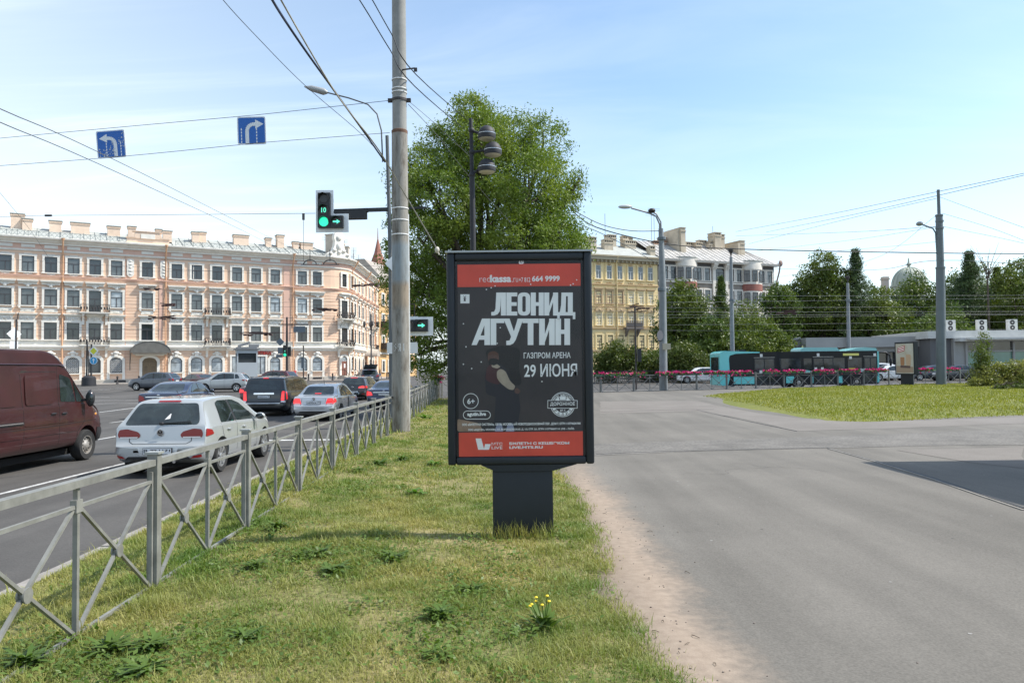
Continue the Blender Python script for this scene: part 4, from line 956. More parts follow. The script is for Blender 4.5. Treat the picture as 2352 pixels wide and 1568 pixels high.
for i in range(23): mb.bar((qb - 1.65 + .15 * i, -1.15, 8.6), (qb - 1.65 + .15 * i, -1.15, 9.7), .05)
mb.bar((qb - 1.7, -1.15, 9.7), (qb + 1.7, -1.15, 9.7), .08); mb.box(qb - 1.6, qb + 1.6, -1.12, -1.1, 8.7, 9.4); obj('balcony', mb, mat('balcony_grey', (.16, .14, .13), .7), parent=yh)
q = q_at(395, oxy); mb = MB(); mb.tube([(q, -.8, 20.6), (q, -.3, 19.4), (q, -.3, .6)], .1, 8); obj('downpipe', mb, m_yel_w, parent=yh, smooth=50)
m_chim = mat('chimney_stucco', (.50, .43, .33), .9, var=.18, vscale=.8); m_brick = mat('chimney_brick', (.36, .22, .15), .9, var=.25, vscale=2); m_hole = mat('flue_dark', (.03, .025, .02), .9)
def stack(parent, x, y, w, d, z0, z1, m=None, holes=True):
    z1 = 21.5 + (z1 - 21.5) * .8; w *= .85
    mb = MB(); mb.box(x - w / 2, x + w / 2, y - d / 2, y + d / 2, z0, z1 - .75); mb.box(x - w / 2 - .1, x + w / 2 + .1, y - d / 2 - .1, y + d / 2 + .1, z1 - .75, z1 - .6); mb.box(x - w / 2, x + w / 2, y - d / 2, y + d / 2, z1 - .6, z1 - .12); mb.box(x - w / 2 - .1, x + w / 2 + .1, y - d / 2 - .1, y + d / 2 + .1, z1 - .12, z1)
    if holes:
        mb.cur = 1
        for xx in np.arange(x - w / 2 + .25, x + w / 2 - .1, .42): mb.box(xx - .11, xx + .11, y - d / 2 - .004, y - d / 2 + .1, z1 - .52, z1 - .2)
    obj('chimney', mb, [m or m_chim, m_hole], parent=parent)
for x6, w, d, zt, yy in ((175, 1.6, 1.2, 24.6, 1.8), (270, 1.0, 1, 25.6, 6), (405, 2.0, 1.2, 24.6, 3), (550, 1.9, 1.6, 26.4, 6), (720, 1.3, 1, 26.4, 6), (790, 1.5, 1, 26.3, 6.5), (740, 2.6, 1.2, 25.2, 5), (850, 1.2, 1.2, 23.3, .9)):
    stack(yh, q_at(x6, oxy), yy, w, d, 20.8, zt)
oxg = face_pt(1513)[0] + .05; oyg = YB + SLB * oxg
gh = thing('grey_house', 'grey brown house with cream bow windows and tall chimneys behind the trees', 'building', (oxg, oyg, 0), THB)
m_gryw = mat('grey_brick_wall', (.27, .235, .20), .9, var=.15, vscale=1.5); m_gcream = mat('grey_house_trim', (.74, .69, .61), .8, var=.1, vscale=.8); m_redt = mat('red_tile_band', (.27, .1, .075), .7, var=.2, vscale=2); m_gstone = mat('grey_house_stone', (.52, .46, .38), .9, var=.1, vscale=.8)
LG = q_at(2260, oxg)
mb = MB(); mb.box(0, LG, 0, 14, 12.5, 20.3); obj('wall', mb, m_gryw, parent=gh); mb = MB(); mb.box(0, LG, -.02, 14, .2, 12.5); obj('lower_wall', mb, m_gstone, parent=gh)
mb = MB(); mb.box(0, LG, -.06, .0, 19.4, 20.3); obj('frieze', mb, mat('frieze_dark', (.12, .115, .115), .8), parent=gh)
mb = MB(); mb.box(-.05, LG + .5, -1.1, 0, 20.3, 20.5); mb.box(-.05, LG + .55, -1.2, 0, 20.5, 20.62); mb.box(0, LG, -.2, 0, 16.7, 16.95); mb.box(0, LG, -.16, 0, 12.5, 12.8); obj('cornice', mb, m_gcream, parent=gh)
mb = MB(); mb.add([(-.1, -1.25, 20.63), (LG + .6, -1.25, 20.63), (LG - 3, 7, 25.0), (-.1, 7, 25.0)], [(0, 1, 2, 3)]); mb.add([(-.1, 7, 25), (LG - 3, 7, 25), (LG + .6, 15, 20.6), (-.1, 15, 20.6)], [(0, 1, 2, 3)]); mb.add([(LG + .6, -1.25, 20.63), (LG + .6, 15, 20.6), (LG - 3, 7, 25)], [(0, 1, 2)])
for x in np.arange(.5, LG - 1, 1.1): mb.bar((x, -1.2, 20.68), (min(x, LG - 3.2), 7, 25.04), .06, .1)
obj('roof', mb, mat('grey_house_roof', (.40, .385, .36), .5, var=.2, vscale=.7), parent=gh)
kg = window_kit(1.15, 2.25, 'plain', trim=m_gcream, cross=.66); kgw = window_kit(2.2, 2.3, 'plain', trim=m_gcream, cross=.66)
for x6 in (975, 1070, 1370, 1470, 1755, 1845, 2115, 2205):
    for z in (17.2, 13.3, 9.2, 5.0): put_window(gh, kg, (q_at(x6, oxg), 0, z), 0, pane=random.choice((None, m_glass2)))
for z in (17.2, 13.3, 9.2): put_window(gh, kgw, (q_at(1612, oxg), 0, z), 0)
for x6 in (1545, 1690):
    q = q_at(x6, oxg); mb = MB(); mb.box(q - .3, q + .3, -.35, 0, 13, 19.3)
    for zz_, dd in ((19.3, .5), (19.6, .75), (19.95, 1.0)): mb.box(q - .45, q + .45, -dd, 0, zz_, zz_ + .345)
    obj('pilaster', mb, m_gcream, parent=gh)
for x6a, x6b in ((1108, 1338), (1888, 2105)):
    q0, q1 = q_at(x6a, oxg), q_at(x6b, oxg); q = (q0 + q1) / 2; r = (q1 - q0) / 2
    def half(r_, z0, z1, n=12):
        b = MB(); b.prism([(q + r_ * cos(pi + pi * i / n), r_ * .62 * sin(pi + pi * i / n)) for i in range(n + 1)], z0, z1, lambda a, c_, d: (a, c_, d)); return b
    bw = obj('bow_window', half(r, 13.0, 19.5), m_gcream, parent=gh, smooth=40)
    obj('bow_top', half(r + .15, 19.5, 21.0), m_gcream, parent=bw, smooth=40); obj('bow_roof', half(r + .3, 21.0, 21.15), m_roof, parent=bw); obj('tile_band', half(r + .05, 15.55, 16.8), m_redt, parent=bw, smooth=40); obj('bow_base', half(r + .06, 12.4, 13.0), m_gcream, parent=bw, smooth=40)
    for z in (17.25, 13.25):
        for ang in (-54, -10, 34, 68):
            a = radians(270 + ang); rr = r; wv = MB(); wd = 1.05 if abs(ang) < 60 else .5
            px_, py_ = q + rr * cos(a), rr * .62 * sin(a); nx, ny = cos(a) / 1, sin(a) / .62; l_ = sqrt(nx * nx + ny * ny); th_ = atan2(nx / l_, -ny / l_)
            kk_ = KBOW if 'KBOW' in globals() else None
            if kk_ is None: KBOW = kk_ = window_kit(1.05, 2.05, 'bare', trim=m_gcream, cross=.66)
            fr_ = obj('window', kk_[1], parent=gh, loc=(px_ + .06 * nx / l_, py_ + .06 * ny / l_, z), rz=th_); obj('pane', kk_[2], parent=fr_)
for x6, w, d, z1, yy, m in ((1230, 1.2, 4.5, 28.4, 4.5, m_chim), (1095, 1.6, 1, 26.6, 6, m_brick), (1450, 3.2, 1, 26.0, 6, m_chim), (1500, 1.4, 1, 25.8, 5, m_chim), (1605, 2.0, 1, 26.9, 7, m_chim), (1645, .9, .9, 25.5, 5, m_chim), (1740, 1.7, 2.2, 28.6, 6, m_chim), (1815, 1.3, 1.8, 28.4, 6.5, m_chim), (1700, 1.7, 1.4, 26.6, 6.2, m_chim), (1950, 1.2, 5.5, 26.5, 5.5, m_chim), (1010, 1.0, 1, 25.8, 6, m_brick)):
    stack(gh, q_at(x6, oxg) + yy * .25, yy, w, d, 20.8, z1, m, holes=d < 2.5)
for x6, d, z1 in ((1180, 5.0, 28.2), (1900, 5.0, 26.4)):               # fire walls between the roofs
    q = q_at(x6 + 60, oxg); mb = MB(); mb.prism([(2.6, 22), (7.0, 24.6), (7.0, z1 - 1.3), (2.6, z1 - 1.5)], q, q + .5, lambda a, b, dd: (dd, a, b)); obj('fire_wall', mb, m_chim, parent=gh)
ae = MB()
for x6, h in ((1055, 4.0), (1088, 5.0), (1800, 2.5), (490, 3.2)):
    q = q_at(x6, oxg); ae.bar((q, 6, 25), (q, 6, 26 + h), .05)
    if x6 in (1055, 1088): [ae.bar((q - 1.3, 6, 25.8 + h - .3 * j), (q + 1.3, 6, 25.9 + h - .3 * j), .03) for j in range(2)]
obj('aerial', ae, m_iron, parent=gh)
mb = MB(); q = LG + .4; mb.tube([(q, -1.0, 20.4), (q + .3, -1, 20.9), (q + .1, -.9, 19.3), (q - .1, -.2, 17), (q - .1, -.2, 12)], .14, 8); mb.ell((q + .3, -1.1, 20.9), .5, .2, .6, 10, 6); obj('downpipe', mb, mat('rusty_pipe', (.3, .2, .17), .7), parent=gh, smooth=50)

# ------------------------------------------------------------------ dome and stub tower beyond the trees
p = at(2090, 700, 230); dm = thing('dome', 'pale green ribbed dome with a finial beyond the trees', 'dome', (p.x, p.y, 0))
R = 33 * 230 / FPX * 1.12; zc = at(2090, 655, 230).z; prof = [(R * 1.04, zc - 6), (R * 1.04, zc - .6), (R * 1.1, zc - .5), (R * 1.1, zc)] + [(R * cos(a), zc + R * 1.12 * sin(a)) for a in np.linspace(0, 1.50, 10)] + [(.5, zc + R * 1.15), (.35, zc + R * 1.2), (.75, zc + R * 1.3), (.3, zc + R * 1.42), (.12, zc + R * 1.7), (0, zc + R * 1.72)]
m_dome = mat('dome_metal', (.33, .36, .30), .6, var=.12, vscale=.4)
mb = MB(); mb.lathe(prof, 28); obj('dome_shell', mb, m_dome, parent=dm, smooth=40)
mb = MB()
for k in range(20):
    a0 = 2 * pi * k / 20; mb.tube([(R * 1.01 * cos(a) * cos(a0), R * 1.01 * cos(a) * sin(a0), zc + R * 1.13 * sin(a)) for a in np.linspace(0, 1.45, 9)], .1, 5)
obj('dome_ribs', mb, m_dome, parent=dm); mb = MB(); mb.box(-R * 1.1, R * 1.1, -R, R, 0, zc - 5.9); obj('drum', mb, m_dome, parent=dm)
p = at(2033, 660, 210); tw_ = thing('brick_stack', 'small pale brick chimney stack left of the dome', 'chimney', (p.x, p.y, 0)); mb = MB(); z1 = at(2033, 636, 210).z; mb.box(-.75, .75, -.75, .75, 0, z1 - .8); mb.box(-.95, .95, -.95, .95, z1 - .8, z1 - .5); mb.box(-.8, .8, -.8, .8, z1 - .5, z1); obj('shaft', mb, mat('stack_brick', (.5, .43, .36), .9), parent=tw_)

# ------------------------------------------------------------------ glass pavilions of the square's east side
m_alu = mat('grey_aluminium', (.31, .31, .305), .45, metal=0.0, var=.06, vscale=1); m_dglass = mat('dark_shop_glass', (.045, .05, .055), .05, var=.5, vscale=.5, spec=.9); m_gglass = mat('green_shop_glass', (.09, .22, .185), .06, var=.3, vscale=.4, spec=.9)
YP = 80.0; a = at(1838, 800, YP); b = at(2215, 800, YP); zr = at(2000, 775, YP).z
pv_ = thing('station_pavilion', 'long low grey pavilion with glass front behind the bus', 'building', (a.x, YP, 0)); Lp = b.x - a.x
mb = MB(); mb.box(0, Lp, -1.6, 11, zr - 1.05, zr); mb.box(0, Lp, -1.0, 11, zr - 1.55, zr - 1.055); obj('roof', mb, m_alu, parent=pv_)
tri = MB(); tri.prism([(-5.2, zr - 1.9), (0, zr - 1.9), (0, zr - .05), (-.8, zr - .05)], 0, 10, FR); obj('gable_roof', tri, mat('pavilion_truss', (.30, .30, .30), .6), parent=pv_)
tr_ = MB(); tr_.bar((-5.3, -.1, zr - 1.0), (0, -.1, zr + .02), .22); 
tr_.bar((-5.3, -.1, zr - 1.9), (0, -.1, zr - 1.9), .18)
for i in range(4): tr_.bar((-4.6 + i * 1.3, -.1, zr - 1.85), (-3.9 + i * 1.3, -.1, zr - .7 + .2 * i), .1); tr_.bar((-3.9 + i * 1.3, -.1, zr - .7 + .2 * i), (-3.3 + i * 1.3, -.1, zr - 1.85), .1)
obj('gable_truss', tr_, m_alu, parent=pv_)
mb = MB(); mb.box(0, Lp, .3, 11, .3, zr - 1.56); obj('wall', mb, mat('pavilion_back', (.12, .12, .125), .8), parent=pv_)
nm = 13
mull = MB().box(-.11, .11, -.05, .28, .4, zr - 1.56).mesh('mullion', [m_alu]); pn = MB().box(.12, Lp / nm - .12, .2, .26, .8, zr - 1.6).mesh('pane', [m_dglass])
for i in range(nm + 1): obj('mullion', mull, parent=pv_, loc=(Lp * i / nm, 0, 0))
for i in range(nm): obj('pane', pn, parent=pv_, loc=(Lp * i / nm, 0, 0))
YG = 76.0; a = at(2192, 800, YG); zr2 = at(2270, 762, YG).z
gp = thing('glass_pavilion', 'taller pavilion of green glass under a pale flat roof at the right edge', 'building', (a.x, YG, 0)); Lg = 26
mb = MB(); mb.box(-2.6, Lg, 0, 12, zr2 - .6, zr2 + .15); mb.box(0, Lg, -1.0, 0, zr2 - .95, zr2 - .605); mb.box(.6, Lg, -1.6, -1.02, zr2 - .8, zr2 - .62); obj('roof', mb, mat('pale_roof_edge', (.52, .52, .5), .5, var=.1, vscale=1), parent=gp)
mb = MB(); mb.box(-2.2, Lg, .4, 12, .3, zr2 - .61); obj('wall', mb, mat('pavilion_back', (0, 0, 0)), parent=gp)
cw = [0, 1.2, 3.55, 5.95, 8.3, 9.2] + [9.2 + 2.4 * k for k in range(1, 8)]
for i, x in enumerate(cw): mb = MB(); mb.box(x - .1, x + .1, -.06, .38, .4, zr2 - .62); obj('mullion', mb, m_alu, parent=gp)
for x0, x1 in zip(cw, cw[1:]):
    if x1 - x0 < 1.3: mb = MB(); mb.box(x0 + .1, x1 - .1, .1, .3, .4, zr2 - .62); obj('service_panel', mb, m_alu, parent=gp); continue
    mb = MB(); mb.box(x0 + .1, x1 - .1, .15, .25, .5, zr2 - 2.0); obj('pane', mb, m_gglass, parent=gp)
    mb = MB(); mb.box(x0 + .1, x1 - .1, .0, .3, zr2 - 2.0, zr2 - 1.85); obj('transom', mb, m_alu, parent=gp)
    mb = MB(); mb.box(x0 + .1, x1 - .1, .15, .25, zr2 - 1.85, zr2 - .62); obj('pane', mb, m_dglass, parent=gp)
# condensers on its roof
for i, u in enumerate((2182, 2254, 2324)):
    p = at(u, 752, YG + 3); ac = thing('air_conditioner', ('white twin fan condenser on the roof, half behind the grey pole', 'middle white twin fan condenser on the pavilion roof', 'rightmost white twin fan condenser on the pavilion roof')[i], 'air conditioner', (p.x, p.y, zr2 + .15), 0, 'twin fan condensers on the pavilion roof'); ac.scale = (.78,) * 3
    mb = MB(); mb.box(-.62, .62, -.25, .25, .12, 1.6); mb.box(-.55, -.4, -.25, .25, 0, .12); mb.box(.4, .55, -.25, .25, 0, .12); obj('case', mb, mat('condenser_white', (.62, .61, .57), .6), parent=ac)
    for z in (.5, 1.2):
        mb = MB(); M_ = Matrix.Translation((-.08, -.25, z)) @ Matrix.Rotation(pi / 2, 4, 'X'); mb.lathe([(.32, 0), (.32, .03), (.27, .03), (.27, .012), (0, .012)], 16, M_); f_ = obj('fan_grille', mb, mat('fan_dark', (.045, .04, .04), .6), parent=ac)
        mb = MB(); mb.lathe([(.09, .0), (.09, .045), (0, .045)], 10, M_); obj('fan_hub', mb, mat('condenser_white', (0, 0, 0)), parent=f_)
# unseen shade caster right of the frame; open canopy shaped for the footpath shade
ks = thing('shade_caster', 'unseen shade caster with a flat canopy on posts, added right of the picture', 'shade_caster', (10.9, 8.6, PZ(10.9, 8.6)))
mb = MB(); mb.box(2.6, 4.5, -5.2, 3.4, 0, 3.7); obj('wall', mb, m_alu, parent=ks); mb = MB(); [mb.box(x_ - .06, x_ + .06, y_ - .06, y_ + .06, -.1, 3.7) for x_ in (-1.7, .4) for y_ in (-5, 3.3)]; obj('post', mb, m_alu, parent=ks); mb = MB(); mb.box(-2.05, 4.7, -5.4, 3.95, 3.7, 4.0); obj('roof', mb, m_roof, parent=ks)
mb = MB()
for i in range(3): mb.box(2.56, 2.595, -4.8 + 2.7 * i, -2.5 + 2.7 * i, 1.0, 2.9)
obj('pane', mb, m_dglass, parent=ks)
# ------------------------------------------------------------------ vehicles
m_tyre = mat('tyre_rubber', (.022, .022, .022), .85, var=.3, vscale=8, coords='obj'); m_rim = mat('alloy_rim', (.62, .63, .64), .3, metal=.8); m_rimd = mat('steel_rim', (.36, .34, .31), .5, metal=.5, var=.25, vscale=12, coords='obj')
m_cglass = mat('car_glass', (.02, .028, .028), .03, spec=1.0, var=.6, vscale=2.5, coords='obj'); m_black = mat('black_plastic', (.02, .02, .022), .5); m_well = mat('wheel_well', (.008, .008, .008), .9)
m_red = mat('tail_light_red', (.26, .006, .006), .3, coat=.25, emit=None); m_brake = mat('brake_light_lit', (.55, .03, .02), .2, coat=1, emit=((1, .02, .03), .55)); m_white_l = mat('reverse_lens', (.75, .72, .7), .15, coat=1)
m_chrome = mat('chrome', (.75, .76, .78), .12, metal=1.0); m_plate = mat('number_plate', (.72, .73, .74), .5); m_ink = mat('plate_ink', (.02, .02, .025), .6); m_seam = mat('panel_gap', (.012, .012, .012), .8); m_amber = mat('amber_lens', (.7, .28, .04), .2, coat=1)
def paint(name, c, metal=.3, rough=.32, **k): return mat('paint_' + name, c, rough, metal=metal, coat=1.0, var=.04, vscale=.8, coords='obj', **k)
P_SIL = paint('silver', (.43, .45, .45), .35); P_SIL2 = paint('silver_grey', (.50, .52, .54), .45); P_BLK = paint('black', (.016, .017, .018), .1); P_NAVY = paint('navy', (.022, .032, .07), .2); P_GRY = paint('slate', (.085, .1, .125), .3); P_RED = paint('dark_red', (.085, .012, .016), .2); P_WHT = paint('white', (.78, .79, .79), .0)
P_VAN = mat('paint_maroon', (.042, .0115, .012), .36, metal=.0, coat=.6, var=.22, vscale=1.3, coords='obj'); P_DRK = paint('graphite', (.04, .043, .048), .2)

def crom(pts, k):
    """Catmull-Rom through 2D points, k pieces per span"""
    out = []; n = len(pts)
    for i in range(n - 1):
        p0, p1, p2, p3 = pts[max(i - 1, 0)], pts[i], pts[i + 1], pts[min(i + 2, n - 1)]
        for j in range(k):
            t = j / k; out.append(tuple(.5 * ((2 * p1[c]) + (-p0[c] + p2[c]) * t + (2 * p0[c] - 5 * p1[c] + 4 * p2[c] - p3[c]) * t * t + (-p0[c] + 3 * p1[c] - 3 * p2[c] + p3[c]) * t**3) for c in (0, 1)))
    out.append(tuple(pts[-1])); return out
def car_body(sp):
    """lofted shell; y from the tail (0) to the nose (L)"""
    L, W = sp['L'], sp['W']; top, belt, hw, bot = pchip(sp['top']), pchip(sp['belt']), pchip(sp['plan']), pchip(sp.get('bot', [(0, .34), (.5, .22), (L - .6, .2), (L, .3)]))
    ys = sorted(set([round(y, 4) for y in list(np.linspace(0, L, int(L / .075)))] + [round(y, 4) for t in ('top', 'plan') for y, _ in sp[t]] + [.015, .04, L - .015, L - .04]))
    rings = []; tum = sp.get('tum', .36)
    for y in ys:
        w = hw(y) * W / 2; zt = top(y); zb = bot(y); zl = min(belt(y), zt - .03); h = zt - zl
        wr = w * .965 - tum * max(0, h - .05); rr = min(.09, h * .4 + .012)
        e = min(1, y / .09, (L - y) / .09); e = sqrt(max(0, 1 - (1 - e)**2)); w *= .955 + .045 * e
        pts = [(0, zb), (w * .80, zb), (w * .93, zb + .05), (w * .985, zb + .18), (w, zb + .5 * (zl - zb)), (w * .985, zl - .05), (w * .965, zl)]
        if h > .2: pts += [(w * .965 + (wr - w * .965) * .55 + .008, zl + (h - rr) * .55)]
        else: pts += [(w * .955, zl + .01)]
        pts += [(wr, zt - rr), (wr - rr * .55, zt - rr * .3), (wr * .55, zt - .006), (0, zt)]
        half = crom(pts, 3); rings.append(half)
    n = len(rings[0]); mb = MB(); vs = []; m = 2 * n - 2
    for y, R in zip(ys, rings):
        for x, z in R: vs.append((x, y, z))
        for x, z in R[-2:0:-1]: vs.append((-x, y, z))
    fs = []
    for i in range(len(ys) - 1):
        for j in range(m): a, b = i * m + j, i * m + (j + 1) % m; fs.append((a, b, b + m, a + m))
    for i0, sg in ((0, -1), ((len(ys) - 1), 1)):                            # slightly domed ends
        cur = [i0 * m + j for j in range(m)]; cz = sum(vs[k][2] for k in cur) / m; y_ = vs[cur[0]][1]
        for sc_, dy in ((.93, .012), (.6, .024)):
            b_ = len(vs); vs += [(vs[i0 * m + j][0] * sc_, y_ + sg * dy, cz + (vs[i0 * m + j][2] - cz) * sc_) for j in range(m)]; nx = list(range(b_, b_ + m))
            fs += [(cur[j], cur[(j + 1) % m], nx[(j + 1) % m], nx[j]) for j in range(m)]; cur = nx
        fs.append(tuple(cur))
    mb.add(vs, fs); me = mb.mesh('body', [m_black, m_well])
    # cut the wheel arches
    if sp.get('arches', True):
        cut = MB(); cut.cur = 0
        for y in sp['axles']:
            for sx in (-1, 1):
                M_ = Matrix.Translation((sx * (W / 2 - .12), y, sp['wr'])) @ Matrix.Rotation(pi / 2, 4, 'Y'); r = sp['wr'] + sp.get('gap', .065)
                cut.lathe([(r, -.2), (r, .3)] if sx > 0 else [(r, -.3), (r, .2)], 28, M_)
        cm = cut.mesh('cutter', [m_well]); co = bpy.data.objects.new('cutter', cm); bo = bpy.data.objects.new('shell', me); C.objects.link(co); C.objects.link(bo)
        md = bo.modifiers.new('arch', 'BOOLEAN'); md.object = co; md.operation = 'DIFFERENCE'; md.solver = 'EXACT'; md.material_mode = 'TRANSFER'
        bpy.context.view_layer.update(); dg = bpy.context.evaluated_depsgraph_get(); me2 = bpy.data.meshes.new_from_object(bo.evaluated_get(dg)); bpy.data.objects.remove(bo); bpy.data.objects.remove(co)
        if len(me2.polygons) > 100: me = me2
    me.polygons.foreach_set('use_smooth', np.ones(len(me.polygons), dtype=bool)); me.set_sharp_from_angle(angle=radians(38)); me.name = 'body'
    return me
def bvh_of(me):
    return BVHTree.FromPolygons([v.co.copy() for v in me.vertices], [tuple(p.vertices) for p in me.polygons])
AX = {'rear': lambda a, b: (Vector((a, -3, b)), Vector((0, 1, 0))), 'front': lambda a, b: (Vector((a, 12, b)), Vector((0, -1, 0))), 'right': lambda a, b: (Vector((3, a, b)), Vector((-1, 0, 0))), 'left': lambda a, b: (Vector((-3, a, b)), Vector((1, 0, 0))), 'top': lambda a, b: (Vector((a, b, 6)), Vector((0, 0, -1)))}
def decal(bv, poly, side, off=.006, res=.07, thick=.0):
    """a panel that follows the body: polygon drawn in side view, laid on the surface"""
    v2, f2 = fill2d(poly, res); V = []; cen = sum((Vector((q[0], q[1])) for q in poly), Vector((0, 0))) / len(poly)
    for p in v2:
        o, d = AX[side](p.x, p.y); h = bv.ray_cast(o, d)
        t = 0
        while h[0] is None and t < 20:
            t += 1; p = p + (cen - p) * .12; o, d = AX[side](p.x, p.y); h = bv.ray_cast(o, d)
        if h[0] is None: h = (o + d * 2.2, -d)
        V.append(h[0] + (h[1] if h[1].dot(d) < 0 else -h[1]) * off)
    me = bpy.data.meshes.new('panel'); me.from_pydata([tuple(x) for x in V], [], [tuple(f) for f in f2]); me.polygons.foreach_set('use_smooth', np.ones(len(me.polygons), dtype=bool))
    bm = bmesh.new(); bm.from_mesh(me); bmesh.ops.recalc_face_normals(bm, faces=bm.faces)
    o, d = AX[side](0, 0)
    if sum((f.normal.dot(d) for f in bm.faces)) > 0: bmesh.ops.reverse_faces(bm, faces=bm.faces)
    bm.to_mesh(me); bm.free(); return me
def seamline(bv, pts, side, w=.012, off=.003):
    mb = MB(); fine = []
    for a, b in zip(pts, pts[1:]):
        a, b = Vector(a), Vector(b); k = max(1, int((b - a).length / .06)); fine += [a + (b - a) * (j / k) for j in range(k)]
    fine.append(Vector(pts[-1])); P = []
    for p in fine:
        o, d = AX[side](p.x, p.y); h = bv.ray_cast(o, d)
        if h[0] is not None: P.append((h[0] + h[1] * off, h[1]))
    for (a, na), (b, nb) in zip(P, P[1:]):
        if (b - a).length > .3 or (b - a).length < 1e-4: continue
        s = (b - a).cross(na).normalized() * w / 2; mb.add([a - s, b - s, b + s, a + s], [(0, 1, 2, 3)])
    return mb
WH = {}
def wheel_meshes(r, wd, kind):
    key = (r, wd, kind)
    if key in WH: return WH[key]
    Rz = Matrix.Rotation(pi / 2, 4, 'Y'); rr = r * (.66 if kind != 'steel' else .6)
    t = MB(); t.lathe([(rr, -wd / 2), (r * .93, -wd / 2 - .008), (r, -wd / 2 + .035), (r, wd / 2 - .035), (r * .93, wd / 2 + .008), (rr, wd / 2), (rr, -wd / 2)], 32, Rz)
    tm = t.mesh('wheel', [m_tyre], 40)
    m = MB(); zf = wd / 2 - .02
    m.lathe([(rr, -wd / 2 + .02), (rr * .98, zf), (rr * 1.0, zf + .018), (rr * .93, zf + .018), (rr * .9, zf - .05), (rr * .9, -.06), (.02, -.06)], 32, Rz)
    if kind == 'steel':
        m.lathe([(rr * .9, zf - .06), (rr * .78, zf - .02), (rr * .55, zf - .01), (rr * .4, zf + .02), (rr * .25, zf + .03), (0, zf + .03)], 24, Rz)
        m.cur = 1
        for k in range(10): a = 2 * pi * k / 10; m.ell((zf - .006, cos(a) * rr * .66, sin(a) * rr * .66), .012, rr * .1, rr * .1, 8, 4)
    else:
        ns = 5 if kind == 'five' else 7
        for k in range(ns):
            for dd in ((-.13, .13) if kind == 'five' else (-.07, .07)):
                a = 2 * pi * k / ns; b = a + dd * 1.5; m.bar((zf - .01, cos(a + dd * .6) * rr * .18, sin(a + dd * .6) * rr * .18), (zf + .005, cos(b) * rr * .93, sin(b) * rr * .93), .04 if kind == 'five' else .032, .03, up=(1, 0, 0))
        m.lathe([(rr * .24, zf - .03), (rr * .24, zf + .012), (rr * .12, zf + .02), (0, zf + .02)], 14, Rz)
        m.cur = 1; m.lathe([(rr * .89, -.055), (0, -.055)], 20, Rz)
    rm = m.mesh('rim', [m_rimd if kind == 'steel' else m_rim, m_well], 40)
    WH[key] = (tm, rm); return WH[key]
BODY = {}
def cpart(car, name, me, m, y0):
    o = obj(name, me, None if me.materials else m, parent=car); o.location = (0, y0, 0); return o
